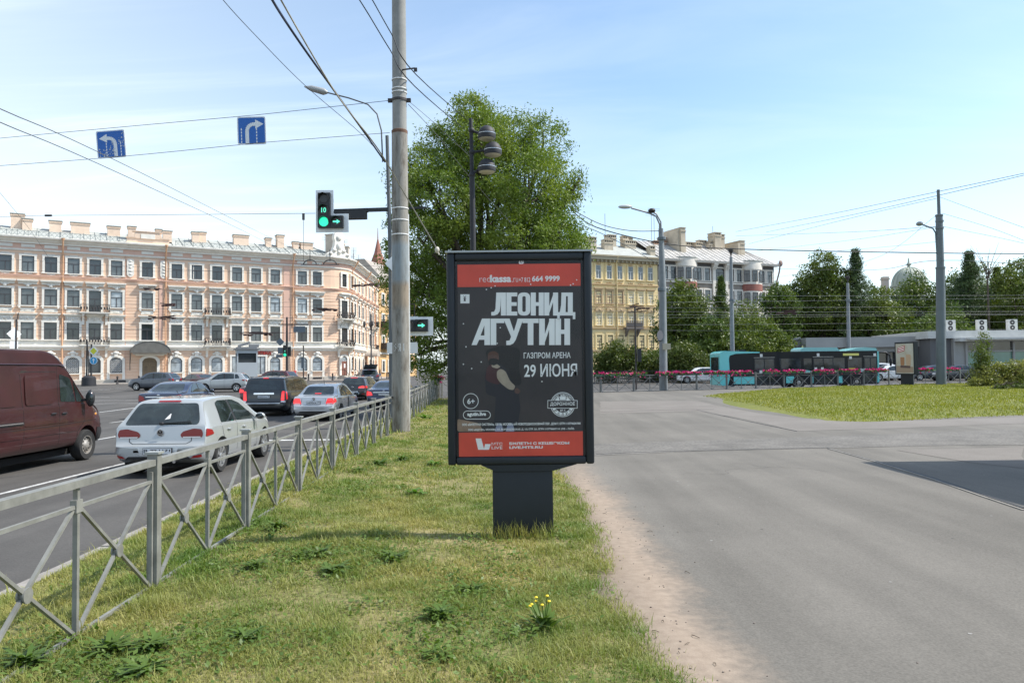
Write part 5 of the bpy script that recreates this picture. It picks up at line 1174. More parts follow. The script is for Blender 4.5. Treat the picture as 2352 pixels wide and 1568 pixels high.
def build_car(kind, name, label, cat, x, y, head, pm, detail=2, brake=False, plate=None, group=None, wheels='seven', extra=None, z=None, glass=None):
    """(x, y) is the middle of the car on the ground, head the heading counted from +Y towards -X"""
    sp = CARS[kind]; L, W = sp['L'], sp['W']
    if kind not in BODY:
        me = car_body(sp); BODY[kind] = (me, bvh_of(me), {})
    me, bv, cache = BODY[kind]
    car = thing(name, label, cat, (x, y, RZ(x, y) if z is None else z), head, group)
    y0 = -L / 2; b = me.copy(); b.materials.clear(); b.materials.append(pm); b.materials.append(m_well)
    body = cpart(car, 'body', b, pm, y0)
    def D(nm, poly, side, m, off=.006, res=.07, key=None):
        key = key or (nm, side, tuple(poly[0]), len(poly))
        if key not in cache: cache[key] = decal(bv, poly, side, off, res)
        k2 = cache[key]
        if not k2.materials: k2.materials.append(m)
        elif k2.materials[0] != m: k2 = k2.copy(); k2.materials.clear(); k2.materials.append(m)
        return cpart(car, nm, k2, m, y0)
    gm = glass or m_cglass
    for side, sg in (('right', 1), ('left', -1)):
        for i, poly in enumerate(sp['side_glass']): D('side_window', rpoly(poly, .05), side, gm)
        if 'pillar' in sp:
            for poly in sp['pillar']: D('window_pillar', poly, side, m_black, .004)
        for i, s_ in enumerate(sp.get('seams', ())):
            key = ('seam', side, i)
            if key not in cache: cache[key] = seamline(bv, s_, side).mesh('door_gap', [m_seam])
            cpart(car, 'door_gap', cache[key], m_seam, y0)
        for hy, hz in sp.get('handles', ()):
            h = bv.ray_cast(*AX[side](hy, hz))
            if h[0] is None: continue
            mb = MB(); mb.ell((h[0].x + sg * .02, hy, hz), .022, .1, .018, 10, 5); o = obj('door_handle', mb, sp.get('handle_m', pm), parent=car, smooth=60); o.location.y = y0
        my, mz = sp['mirror']; h = bv.ray_cast(*AX[side](my, mz))
        if h[0] is not None:
            mx_ = h[0].x; ms = sp.get('mirror_s', (.11, .07, .075)); mb = MB(); mb.bar((mx_ - sg * .02, my, mz - .05), (mx_ + sg * .1, my + .02, mz - .03), .05, .05); mb.ell((mx_ + sg * (.08 + ms[0]), my, mz), *ms, 12, 8); o = obj('wing_mirror', mb, sp.get('mirror_m', pm), parent=car, smooth=60); o.location.y = y0
            mb = MB(); mb.ell((mx_ + sg * (.08 + ms[0]), my - ms[1] * .72, mz), ms[0] * .86, .025, ms[2] * .84, 12, 6); g_ = obj('mirror_glass', mb, m_cglass, parent=o, smooth=60)
        for ay in sp['axles']:
            tm, rm = wheel_meshes(sp['wr'], sp.get('ww', .21), wheels)
            w_ = obj('wheel', tm, parent=car, loc=(sg * (W / 2 - sp.get('ww', .21) / 2 - .015), ay + y0, sp['wr']), rz=0 if sg > 0 else pi); obj('rim', rm, parent=w_)
    D('rear_window', rpoly(sp['rear_glass'], .07), 'rear', gm, .006, .06)
    if 'wind' in sp: D('windscreen', rpoly(sp['wind'], .07), 'front', gm, .006, .08)
    for sg in (1, -1):
        for i, poly in enumerate(sp['tail']):
            pl = [(a * sg, bb) for a, bb in poly]; pl = pl if sg > 0 else pl[::-1]
            D('tail_light', rpoly(pl, .035), 'rear', m_brake if brake and i == 0 else m_red, .014, .045, key=('tl', i, sg, brake))
        for i, poly in enumerate(sp.get('tail_side', ())): D('tail_light', rpoly(poly, .03), 'right' if sg > 0 else 'left', m_brake if brake else m_red, .012, .05, key=('tls', i, sg, brake))
        for i, poly in enumerate(sp.get('tail_white', ())):
            pl = [(a * sg, bb) for a, bb in poly]; D('reverse_light', pl if sg > 0 else pl[::-1], 'rear', m_white_l, .017, .05, key=('tw', i, sg))
        for i, poly in enumerate(sp.get('head', ())):
            pl = [(a * sg, bb) for a, bb in poly]; D('headlight', pl if sg > 0 else pl[::-1], 'front', m_white_l, .01, .06, key=('hl', i, sg))
        for i, poly in enumerate(sp.get('reflect', ())):
            pl = [(a * sg, bb) for a, bb in poly]; D('reflector', pl if sg > 0 else pl[::-1], 'rear', m_red, .012, .05, key=('rf', i, sg))
    for nm, poly, m, off in sp.get('rear_parts', ()): D(nm, poly, 'rear', m, off)
    for i, s_ in enumerate(sp.get('rear_seams', ())):
        key = ('rs', i)
        if key not in cache: cache[key] = seamline(bv, s_, 'rear', .012).mesh('tailgate_gap', [m_seam])
        cpart(car, 'tailgate_gap', cache[key], m_seam, y0)
    if 'stop' in sp: D('high_brake_light', sp['stop'], 'rear', m_brake if brake else m_red, .02, .05, key=('hb', brake))
    px_, pz = sp['plate']
    h = bv.ray_cast(*AX['rear'](0, pz)); yy = h[0].y if h[0] else 0; mb = MB(); mb.box(-.27, .27, yy - .03, yy - .004, pz - .06, pz + .06); pl = obj('number_plate', mb, m_black, parent=car); pl.location.y = y0
    mb = MB(); mb.box(-.26, .26, yy - .034, yy - .031, pz - .052, pz + .052); pf = obj('plate_face', mb, m_plate, parent=pl)
    if plate:
        me_ = lettering(plate[0], -.245, .12, pz - .032, pz + .035, .02); me2_ = lettering(plate[1], .145, .245, pz - .012, pz + .035, .02)
        for q in (me_, me2_): lo_ = obj('lettering', q, m_ink, parent=pl, loc=(0, yy - .037, 0))
    for emb in sp.get('emblem', ()):
        ez, er, ek = emb; h = bv.ray_cast(*AX['rear'](0, ez))
        if h[0] is None: continue
        nrm = h[1]; tilt = atan2(-nrm.y, nrm.z) ; mb = MB()
        if ek == 'vw':
            M_ = Matrix.Translation((0, h[0].y - .012, ez)) @ Matrix.Rotation(pi / 2, 4, 'X')
            mb.lathe([(er * .84, 0), (er * .84, .016), (er, .016), (er, 0)], 24, M_)
            def st(a, b_): mb.bar((a[0] * er, h[0].y - .02, ez + a[1] * er), (b_[0] * er, h[0].y - .02, ez + b_[1] * er), er * .17, .016, up=(0, 1, 0))
            st((-.36, .78), (0, .08)); st((.36, .78), (0, .08)); st((-.78, .34), (-.36, -.74)); st((-.36, -.74), (0, -.08)); st((0, -.08), (.36, -.74)); st((.36, -.74), (.78, .34))
        else:
            mb.ell((0, h[0].y - .012, ez), er * 1.3, .012, er * .6, 12, 5)
        o = obj('emblem', mb, m_chrome, parent=car, smooth=40); o.location.y = y0
    if extra: extra(car, bv, y0)
    mb = MB(); mb.box(-W * .36, W * .36, .35 + y0, L - .4 + y0, .17, .3); obj('underbody', mb, m_well, parent=car)
    return car

CARS = {}
CARS['hatch'] = dict(L=4.2, W=1.786, axles=(.79, 3.36), wr=.318, ww=.215, tum=.50,
    top=[(0, .60), (.05, .64), (.085, .70), (.10, .93), (.14, .99), (.20, 1.05), (.46, 1.37), (.56, 1.425), (.8, 1.45), (1.5, 1.48), (2.1, 1.47), (2.5, 1.41), (3.1, 1.04), (3.3, .985), (3.9, .87), (4.1, .78), (4.2, .6)],
    belt=[(0, .56), (.08, .66), (.1, .89), (.3, .93), (1.2, .935), (2.5, .90), (3.1, .90), (3.5, .88), (4.2, .55)], plan=[(0, .90), (.1, .945), (.4, .985), (1, 1), (3, 1), (3.7, .96), (4.0, .86), (4.2, .70)],
    side_glass=[[(.83, .965), (1.55, .955), (1.62, 1.375), (1.2, 1.385), (1.0, 1.34)], [(1.66, .955), (2.72, .925), (2.55, 1.11), (2.28, 1.29), (2.0, 1.365), (1.72, 1.38)]], pillar=[[(1.545, .96), (1.665, .955), (1.73, 1.38), (1.615, 1.38)], [(2.72, .925), (2.86, .93), (2.6, 1.10), (2.55, 1.11)]],
    seams=[[(.95, .40), (.93, .62), (.86, .75), (.80, .95)], [(1.60, .28), (1.61, .95)], [(2.78, .3), (2.80, .7), (2.75, .92)], [(.98, .3), (2.78, .28)]], handles=[(1.15, .82), (2.0, .81)], mirror=(2.66, .98),
    rear_glass=[(-.70, .975), (.70, .975), (.66, 1.12), (.56, 1.36), (-.56, 1.36), (-.66, 1.12)], wind=[(-.62, 1.04), (.62, 1.04), (.5, 1.37), (-.5, 1.37)],
    tail=[[(.40, .735), (.775, .735), (.80, .80), (.77, .89), (.62, .905), (.42, .85), (.37, .79)]], tail_side=[[(.10, .75), (.40, .78), (.34, .86), (.14, .90)]], tail_white=[[(.43, .735), (.76, .735), (.75, .755), (.42, .755)]], reflect=[[(.60, .36), (.78, .38), (.78, .43), (.66, .41)]],
    stop=[(-.22, 1.375), (.22, 1.375), (.21, 1.40), (-.21, 1.40)], plate=(0, .50), rear_seams=[[(-.58, .74), (-.58, .67), (-.5, .625), (.5, .625), (.58, .67), (.58, .74)]], rear_parts=[('bumper_lower', rpoly([(-.62, .345), (.62, .345), (.55, .40), (-.55, .40)], .02), m_black, .008), ('plate_recess', rpoly([(-.34, .42), (.34, .42), (.38, .575), (-.38, .575)], .03), P_SIL2, .003)], emblem=[(.83, .062, 'vw')], head=[[(.55, .64), (.80, .66), (.74, .80), (.5, .74)]])
CARS['sedan'] = dict(L=4.45, W=1.70, axles=(.95, 3.52), wr=.305, ww=.2, tum=.44,
    top=[(0, .62), (.05, .68), (.07, .93), (.12, .98), (.55, 1.015), (1.15, 1.36), (1.5, 1.43), (2.1, 1.465), (2.55, 1.43), (3.2, 1.03), (3.4, .98), (4.0, .87), (4.3, .76), (4.45, .58)], belt=[(0, .58), (.07, .87), (.5, .92), (1.2, .93), (2.6, .91), (3.2, .90), (3.6, .87), (4.45, .53)], plan=[(0, .9), (.12, .95), (.5, .985), (1.2, 1), (3.1, 1), (3.8, .95), (4.2, .85), (4.45, .68)],
    side_glass=[[(1.05, .965), (1.85, .955), (1.88, 1.365), (1.5, 1.35), (1.22, 1.2)], [(1.97, .955), (3.0, .93), (2.75, 1.13), (2.45, 1.30), (2.02, 1.375)]], pillar=[[(1.85, .955), (1.97, .955), (2.02, 1.375), (1.88, 1.365)]], seams=[[(1.12, .4), (1.12, .62), (1.02, .8), (.98, .95)], [(1.90, .28), (1.91, .95)], [(3.0, .3), (3.02, .92)]], handles=[(1.42, .82), (2.3, .81)], mirror=(2.93, .98),
    rear_glass=[(-.62, 1.03), (.62, 1.03), (.52, 1.33), (-.52, 1.33)], wind=[(-.6, 1.04), (.6, 1.04), (.48, 1.38), (-.48, 1.38)], tail=[[(.47, .68), (.78, .68), (.80, .76), (.74, .90), (.54, .90)]], tail_side=[[(.08, .72), (.30, .76), (.24, .87), (.1, .90)]], tail_white=[[(.52, .685), (.74, .685), (.74, .71), (.52, .71)]], stop=[(-.13, 1.045), (.13, 1.045), (.13, 1.065), (-.13, 1.065)], plate=(0, .73), rear_seams=[[(-.46, .90), (-.5, .64), (-.44, .58), (.44, .58), (.5, .64), (.46, .90)], [(-.78, .40), (.78, .40)]], rear_parts=[('plate_recess', rpoly([(-.42, .655), (.42, .655), (.44, .80), (-.44, .80)], .03), P_SIL2, .003), ('bumper_lower', rpoly([(-.6, .345), (.6, .345), (.5, .40), (-.5, .40)], .02), m_black, .008)], emblem=[(.875, .06, 'vw')], head=[[(.5, .62), (.76, .64), (.7, .76), (.48, .72)]])
CARS['executive'] = dict(L=4.85, W=1.85, axles=(1.05, 3.9), wr=.33, ww=.23, tum=.40,
    top=[(0, .60), (.06, .70), (.09, .95), (.2, 1.0), (.75, 1.04), (1.55, 1.34), (2.0, 1.42), (2.5, 1.43), (2.9, 1.37), (3.6, 1.0), (3.9, .95), (4.5, .83), (4.75, .7), (4.85, .55)], belt=[(0, .56), (.09, .90), (.6, .95), (1.5, .95), (2.8, .93), (3.6, .9), (4.0, .85), (4.85, .5)], plan=[(0, .86), (.14, .94), (.6, .985), (1.4, 1), (3.4, 1), (4.2, .95), (4.6, .86), (4.85, .68)],
    side_glass=[[(1.3, 1.0), (2.15, .985), (2.18, 1.33), (1.85, 1.32), (1.5, 1.17)], [(2.25, .985), (3.35, .96), (3.1, 1.13), (2.8, 1.29), (2.3, 1.345)]], pillar=[[(2.15, .985), (2.25, .985), (2.3, 1.345), (2.18, 1.33)]], seams=[[(1.3, .4), (1.25, .7), (1.15, .95)], [(2.18, .28), (2.19, .98)], [(3.35, .3), (3.37, .92)]], handles=[(1.65, .83), (2.6, .82)], mirror=(3.25, 1.0),
    rear_glass=[(-.68, 1.055), (.68, 1.055), (.55, 1.32), (-.55, 1.32)], wind=[(-.62, 1.02), (.62, 1.02), (.5, 1.33), (-.5, 1.33)], tail=[[(.55, .70), (.86, .68), (.89, .80), (.84, .93), (.62, .86)]], tail_side=[[(.1, .72), (.42, .80), (.3, .90), (.12, .93)]], plate=(0, .74), rear_seams=[[(-.5, .92), (-.55, .66), (.55, .66), (.5, .92)]], rear_parts=[('trim_strip', [(-.54, .835), (.54, .835), (.54, .86), (-.54, .86)], m_chrome, .012)], emblem=[(.925, .05, 'o')], head=[[(.5, .6), (.78, .62), (.72, .74), (.48, .7)]])
CARS['suv'] = dict(L=4.4, W=1.8, axles=(.85, 3.45), wr=.35, ww=.22, tum=.36,
    top=[(0, .66), (.05, .72), (.09, .80), (.11, 1.03), (.16, 1.1), (.5, 1.5), (.62, 1.56), (1.0, 1.61), (1.7, 1.65), (2.3, 1.62), (2.65, 1.53), (3.2, 1.17), (3.4, 1.12), (4.05, 1.0), (4.28, .86), (4.4, .66)], belt=[(0, .62), (.1, .98), (.4, 1.06), (1.4, 1.03), (2.7, .99), (3.3, 1.0), (3.7, .96), (4.4, .6)], plan=[(0, .88), (.1, .94), (.4, .985), (1, 1), (3.2, 1), (3.9, .95), (4.2, .86), (4.4, .7)], bot=[(0, .42), (.5, .28), (3.8, .27), (4.4, .36)],
    side_glass=[[(.62, 1.12), (.98, 1.10), (1.02, 1.46), (.82, 1.46), (.68, 1.3)], [(1.04, 1.09), (1.78, 1.07), (1.84, 1.53), (1.1, 1.50)], [(1.9, 1.07), (2.92, 1.03), (2.72, 1.22), (2.4, 1.46), (1.96, 1.54)]], pillar=[[(1.78, 1.07), (1.9, 1.07), (1.96, 1.54), (1.84, 1.53)]], seams=[[(1.15, .45), (1.1, .72), (1.0, 1.06)], [(1.84, .36), (1.85, 1.06)], [(2.92, .4), (2.95, 1.0)]], handles=[(1.3, .93), (2.2, .92)], mirror=(2.86, 1.09),
    rear_glass=[(-.6, 1.10), (.6, 1.10), (.52, 1.47), (-.52, 1.47)], wind=[(-.64, 1.18), (.64, 1.18), (.52, 1.55), (-.52, 1.55)], tail=[[(.5, .86), (.78, .88), (.80, 1.02), (.72, 1.07), (.56, .98)]], tail_side=[[(.17, .88), (.42, .94), (.38, 1.03), (.19, 1.02)]], stop=[(-.2, 1.52), (.2, 1.52), (.2, 1.545), (-.2, 1.545)], plate=(0, .84), rear_parts=[('bumper_lower', rpoly([(-.74, .43), (.74, .43), (.74, .60), (-.74, .60)], .04), m_black, .01)], rear_seams=[[(-.6, .72), (.6, .72)]], head=[[(.5, .74), (.78, .76), (.72, .9), (.48, .86)]], emblem=[(.98, .05, 'o')])
CARS['minivan'] = dict(L=5.15, W=1.98, axles=(1.0, 4.08), wr=.335, ww=.22, tum=.26,
    top=[(0, .60), (.05, .64), (.09, .7), (.11, 1.02), (.16, 1.12), (.34, 1.62), (.45, 1.69), (.8, 1.72), (2.4, 1.75), (3.1, 1.70), (3.45, 1.6), (4.15, 1.12), (4.4, 1.06), (4.9, .93), (5.05, .8), (5.15, .6)], belt=[(0, .56), (.1, .98), (.4, 1.06), (1.5, 1.04), (3.4, 1.0), (4.2, .98), (4.6, .92), (5.15, .56)], plan=[(0, .90), (.1, .955), (.4, .99), (1, 1), (3.8, 1), (4.6, .95), (4.9, .86), (5.15, .7)],
    side_glass=[[(.42, 1.12), (1.45, 1.10), (1.48, 1.58), (.62, 1.56), (.5, 1.4)], [(1.54, 1.10), (2.6, 1.08), (2.64, 1.61), (1.57, 1.59)], [(2.7, 1.08), (3.75, 1.04), (3.5, 1.3), (3.2, 1.55), (2.74, 1.62)]], seams=[[(1.5, .4), (1.5, 1.08)], [(2.65, .3), (2.66, 1.06)], [(3.7, .35), (3.75, 1.02)]], handles=[(2.4, .95), (2.95, .94)], mirror=(3.66, 1.1),
    rear_glass=[(-.72, 1.14), (.72, 1.14), (.66, 1.57), (-.66, 1.57)], wind=[(-.7, 1.14), (.7, 1.14), (.58, 1.62), (-.58, 1.62)], tail=[[(.74, .68), (.90, .68), (.90, 1.09), (.78, 1.09)]], tail_side=[[(.17, .72), (.28, .74), (.28, 1.08), (.18, 1.06)]], tail_white=[[(.76, .60), (.94, .60), (.94, .675), (.76, .675)]], stop=[(-.12, 1.635), (.12, 1.635), (.12, 1.665), (-.12, 1.665)], plate=(0, .86), rear_parts=[('chrome_bar', rpoly([(-.45, .955), (.45, .955), (.45, 1.02), (-.45, 1.02)], .03), m_chrome, .03), ('bumper_step', [(-.74, .56), (.74, .56), (.74, .585), (-.74, .585)], m_rim, .012)], rear_seams=[[(-.72, 1.1), (-.72, .62), (.72, .62), (.72, 1.1)]], head=[[(.5, .7), (.8, .72), (.76, .9), (.48, .86)]])
CARS['van'] = dict(L=6.1, W=1.93, axles=(1.15, 5.12), wr=.345, ww=.22, tum=.10, gap=.10,
    top=[(0, 2.35), (.04, 2.43), (.12, 2.46), (3.6, 2.47), (3.95, 2.42), (4.15, 2.33), (4.45, 2.10), (4.52, 2.03), (5.12, 1.38), (5.2, 1.31), (5.35, 1.27), (5.8, 1.06), (5.98, .92), (6.1, .62)], belt=[(0, 1.30), (3.6, 1.30), (4.6, 1.30), (5.12, 1.28), (5.5, 1.16), (6.1, .58)], plan=[(0, .97), (.1, .985), (.5, 1), (4.6, 1), (5.3, .985), (5.7, .93), (5.95, .84), (6.1, .72)], bot=[(0, .42), (.5, .36), (5.6, .36), (6.1, .36)],
    side_glass=[[(4.12, 1.36), (4.66, 1.335), (4.66, 1.36), (4.52, 1.86), (4.14, 1.95)], [(4.70, 1.335), (4.98, 1.325), (4.94, 1.39), (4.62, 1.79)]], seams=[[(2.78, .42), (2.86, .75), (2.84, 1.95)], [(4.03, .42), (4.06, 2.0), (4.08, 2.16)], [(4.98, 1.3), (5.0, .9), (4.72, .68), (4.68, .42)], [(0.2, 2.14), (4.2, 2.12), (4.5, 2.0)], [(2.86, 2.0), (4.03, 2.0)], [(0.2, .86), (4.03, .86), (5.5, .90)]],
    handles=[(3.82, 1.12), (4.2, 1.11)], handle_m=m_black, mirror=(4.96, 1.40), mirror_s=(.10, .07, .19), mirror_m=m_black, rear_glass=[(-.7, 1.4), (.7, 1.4), (.68, 2.0), (-.68, 2.0)], wind=[(-.72, 1.42), (.72, 1.42), (.66, 2.0), (-.66, 2.0)], tail=[[(.80, .9), (.9, .9), (.9, 1.4), (.8, 1.4)]], plate=(0, .7), head=[[(.5, .72), (.82, .74), (.78, 1.0), (.52, .98)]])

def golf_extra(car, bv, y0):
    mb = MB(); h = bv.ray_cast(*AX['rear'](.1, 1.0)); mb.bar((0.02, h[0].y - .03, 1.0), (.55, h[0].y - .01, 1.03), .025, .02); mb.ell((0, h[0].y - .03, 1.0), .05, .03, .03, 8, 5); o = obj('rear_wiper', mb, m_black, parent=car); o.location.y = y0
    mb = MB(); mb.tube([(.3, .16, .3), (.3, -.02, .3)], .03, 8); o = obj('exhaust', mb, m_chrome, parent=car); o.location.y = y0
    mb = MB(); mb.tube([(0, .95, 1.45), (0, .75, 1.6)], .006, 5); o = obj('aerial', mb, m_black, parent=car); o.location.y = y0
    s = decal(bv, rpoly([(.02, 1.06), (.12, 1.08), (.115, 1.17), (.1, 1.17)], .005), 'rear', .009, .05); o = obj('sticker', s, m_white_l, parent=car); o.location.y = y0
    l_ = lettering('GOLF', -.58, -.42, .72, .745, .01); h = bv.ray_cast(*AX['rear'](-.5, .73)); obj('lettering', l_, m_chrome, parent=car, loc=(0, y0 + h[0].y - .006, 0)) if h[0] else None
    sl_ = decal(bv, [(1.0, .31), (3.0, .29), (3.0, .36), (1.0, .38)], 'right', .006, .2)
    o = obj('sill', sl_, P_SIL2, parent=car); o.location.y = y0
def van_extra(car, bv, y0):
    def P(nm, poly, m, off, r=.08, res=.12): o = obj(nm, decal(bv, rpoly(poly, r), 'right', off, res), m, parent=car); o.location.y = y0; return o
    P('pressed_panel', [(2.94, 1.32), (3.84, 1.32), (3.80, 1.93), (2.96, 1.93)], P_VAN, .016); P('pressed_panel', [(1.30, 1.32), (2.66, 1.32), (2.62, 1.94), (1.34, 1.94)], P_VAN, .016); P('pressed_panel', [(.15, 1.32), (1.15, 1.32), (1.12, 1.94), (.18, 1.94)], P_VAN, .016)
    for z in (.92, .70): 
        mb = seamline(bv, [(.1, z), (2.76, z)], 'right', .03, .014); o = obj('rub_strip', mb, P_VAN, parent=car); o.location.y = y0
        mb = seamline(bv, [(2.9, z), (4.66, z + .01)], 'right', .026, .014); o = obj('rub_strip', mb, P_VAN, parent=car); o.location.y = y0
    mb = MB(); h = bv.ray_cast(*AX['right'](1.5, 1.0)); mb.bar((h[0].x + .012, .2, .985), (h[0].x + .012, 2.84, .985), .02, .055); o = obj('door_rail', mb, m_black, parent=car); o.location.y = y0
    mb = MB(); mb.bar((h[0].x + .024, .2, .99), (h[0].x + .024, 2.8, .99), .012, .016); o = obj('rail_edge', mb, mat('worn_steel', (.35, .32, .3), .5, metal=.6), parent=car); o.location.y = y0
    h = bv.ray_cast(*AX['right'](5.55, 1.0))
    if h[0]: mb = MB(); mb.ell((h[0].x, 5.5, 1.02), .02, .06, .035, 8, 5); o = obj('indicator', mb, m_amber, parent=car, smooth=60); o.location.y = y0
    P('bumper_corner', [(5.50, .40), (6.0, .40), (6.06, .66), (5.55, .72)], m_black, .012, .03)
    o = obj('windscreen_pillar', decal(bv, [(4.5, 1.93), (4.56, 1.97), (5.12, 1.37), (5.02, 1.36), (4.66, 1.78)], 'right', .010, .08), m_black, parent=car); o.location.y = y0
    mb = MB()                                                             # gutter rail along the roof edge
    pts = []
    for yy in np.linspace(.1, 4.35, 22):
        h = bv.ray_cast(*AX['right'](yy, 2.15 - (.04 if yy > 4.2 else 0)))
        if h[0]: pts.append(h[0] + Vector((.012, 0, 0)))
    mb.tube(pts, .014, 5); o = obj('roof_gutter', mb, P_VAN, parent=car); o.location.y = y0

def heading_place(x_right_rear, y_rear, kind, h): pass
build_car('hatch', 'silver_hatchback', 'silver five door hatchback in the near lane behind the fence, seen from the rear', 'car', -6.60, 14.15 + 2.1, 0.0, P_SIL, plate=('В 77 Н', '71'), extra=golf_extra)
build_car('van', 'maroon_van', 'dirty maroon panel van with high roof at the left edge', 'van', -10.62, 18.25 - 3.05, 0.0, P_VAN, wheels='steel', extra=van_extra)
def polo_extra(car, bv, y0):
    for sd in ('right', 'left'): o = obj('door_stripe', decal(bv, [(2.02, .34), (2.18, .34), (2.16, .92), (2.04, .92)], sd, .007, .1), m_black, parent=car); o.location.y = y0
    mb = MB(); mb.tube([(0, 1.55, 1.43), (0, 1.42, 1.68)], .008, 5); o = obj('aerial', mb, m_black, parent=car); o.location.y = y0
build_car('sedan', 'silver_sedan', 'silver saloon with a dark stripe down its door, ahead of the hatchback', 'car', -7.62, 29.3 + 2.22, radians(-2), P_SIL2, brake=True, plate=('о690ск', '178'), extra=polo_extra)
build_car('minivan', 'black_minivan', 'black people carrier with chrome tailgate bar, left of the silver saloon', 'car', -10.8, 33 + 2.57, radians(-1), P_BLK, brake=True, plate=('х693тм', '178'))
nv = build_car('executive', 'navy_saloon', 'dark navy saloon partly hidden behind the roof of the silver hatchback', 'car', -15.0, 32 + 2.4, radians(1), P_NAVY)
nv.scale = (1, 1, 1.1)
build_car('executive', 'dark_red_saloon', 'dark red saloon mostly hidden behind the black people carrier', 'car', -14.9, 43.5 + 2.4, radians(2), P_RED, brake=True)
build_car('suv', 'silver_crossover', 'silver white crossover turning left in the middle of the square', 'car', -24.2, 63.5, radians(92), P_SIL, wheels='five')
build_car('suv', 'slate_suv', 'slate blue sports utility car turning left before the arched entrance', 'car', -32.3, 68.5, radians(84), P_GRY, wheels='five')
build_car('executive', 'maroon_car', 'dark red car showing between the slate and the silver crossover', 'car', -29.0, 70, radians(55), P_RED, brake=True)
build_car('suv', 'burgundy_estate', 'burgundy car showing only its roof above the black people carrier', 'car', -22.0, 70, radians(75), P_RED)
build_car('hatch', 'black_hatchback', 'black hatchback right of the silver saloon, driving away', 'car', -9.85, 47.4 + 2.1, radians(-5), P_BLK, brake=True, wheels='five', plate=('к', '178'))
build_car('executive', 'midnight_saloon', 'midnight blue saloon half hidden by the concrete pole', 'car', -6.25, 37.5 + 2.4, radians(-3), P_NAVY, brake=True)
ck = build_car('suv', 'parked_hatchback', 'dark car parked at the corner kerb with its tailgate up', 'car', -14.2, 74, radians(20), P_DRK, wheels='five')
tg = MB(); tg.add([(-.6, .55, 1.58), (.6, .55, 1.58), (.62, -.35, 2.0), (-.62, -.35, 2.0), (-.6, .55, 1.62), (.6, .55, 1.62), (.62, -.38, 2.05), (-.62, -.38, 2.05)], [(0, 1, 2, 3), (4, 7, 6, 5), (0, 4, 5, 1), (1, 5, 6, 2), (2, 6, 7, 3), (3, 7, 4, 0)]); o = obj('tailgate', tg, P_DRK, parent=ck); o.location.y = -2.2
# traffic beyond the bus on the right
zr_ = None
build_car('executive', 'grey_saloon', 'grey saloon beyond the fence, left of the grey catenary pole', 'car', at(2140, 850, 71).x, 71, radians(86), P_GRY)
build_car('executive', 'charcoal_saloon', 'charcoal saloon beyond the fence, right of the grey catenary pole', 'car', at(2196, 850, 70).x, 70, radians(86), P_DRK)
build_car('hatch', 'white_hatchback', 'white hatchback beyond the front of the bus', 'car', at(2042, 850, 72).x, 72, radians(85), P_WHT)
build_car('suv', 'white_crossover', 'white car seen through the front of the bus', 'car', at(2005, 850, 74).x, 74, radians(85), P_WHT)
build_car('suv', 'white_suv', 'white sports utility car with roof rails behind the right hand bushes', 'car', at(2320, 850, 66).x, 66, radians(88), P_WHT)
build_car('hatch', 'white_car', 'white car peeping out behind the tail of the bus', 'car', at(1612, 860, 70).x, 71, radians(85), P_WHT)

# ------------------------------------------------------------------ city bus, turquoise and black, heading right
m_turq = mat('bus_turquoise', (.13, .56, .57), .35, coat=.6, var=.05, vscale=.5, coords='obj'); m_bblk = mat('bus_black', (.010, .011, .014), .4, coat=.08, spec=.25); m_bglass = mat('bus_glass', (.035, .04, .045), .05, spec=.6, var=.85, vscale=1.5, coords='obj'); m_turql = mat('bus_turquoise_light', (.22, .52, .52), .4, coat=.4)  # bus glass tone is mottled to stand in for reflections and passengers
DB = 56.6; pb_ = at(1655, 885, DB); bus = thing('city_bus', 'low floor city bus in turquoise and black crossing behind the flower fence', 'bus', (pb_.x, DB, RZ(20, 57) + .0), radians(1.5))
# local: x from tail (0) to nose (12), y depth (0 near side .. 2.5), z up
B = lambda: MB()
def bpart(nm, f, m, smooth=None, parent=None):
    mb = B(); f(mb); return obj(nm, mb, m, parent=parent or bus, smooth=smooth)
sec = rpoly([(.0, .30), (12.0, .30), (12.0, 2.72), (11.85, 2.80), (.12, 2.80), (0, 2.6)], .16, 5)
bpart('body', lambda b: b.prism(sec, 0.0, 2.5, FR), m_bblk, 30)
wedge = rpoly([(-.02, .32), (.55, .32), (.72, .9), (.66, 2.3), (.72, 2.55), (1.2, 2.68), (3.0, 2.72), (3.0, 2.80), (.3, 2.90), (-.02, 2.75)], .05)
bpart('rear_shell', lambda b: b.prism(wedge, -.03, 2.53, FR), m_turq, 30)
bpart('rear_window', lambda b: b.box(-.045, -.018, .3, 2.2, 1.45, 2.45), m_bglass)
bpart('roof_pod', lambda b: b.prism([(6.2, 2.8), (9.2, 2.8), (9.0, 3.08), (6.5, 3.1), (6.25, 3.0)], .3, 2.2, FR), m_turql, 30)
bpart('roof_pod', lambda b: b.prism([(9.6, 2.8), (11.95, 2.8), (11.9, 3.0), (11.0, 3.07), (10.4, 3.0)], .1, 2.4, FR), m_turql, 30)
bpart('roof_box', lambda b: (b.box(1.7, 2.2, .8, 1.6, 2.84, 3.0), b.box(1.0, 1.1, .9, 1.0, 2.84, 3.0)), m_bblk)
for x0, x1, z0, z1 in ((1.0, 2.75, .42, .95), (4.95, 5.55, .45, .95), (6.95, 8.55, .42, .92), (8.9, 9.2, .42, .92), (11.35, 11.95, .42, .92)): bpart('skirt_panel', lambda b: b.box(x0, x1, -.022, .01, z0, z1), m_turq)
for cx_ in (5.9, 10.2):
    bpart('wheel_cover', lambda b: b.prism([(cx_ - 1.1, 1.22)] + [(cx_ + 1.1 * cos(a), 1.22 + .22 * sin(a)) for a in np.linspace(0, pi, 9)][:-1], -.02, .01, FR), m_turql)
tm_, rm_ = wheel_meshes(.48, .28, 'steel')
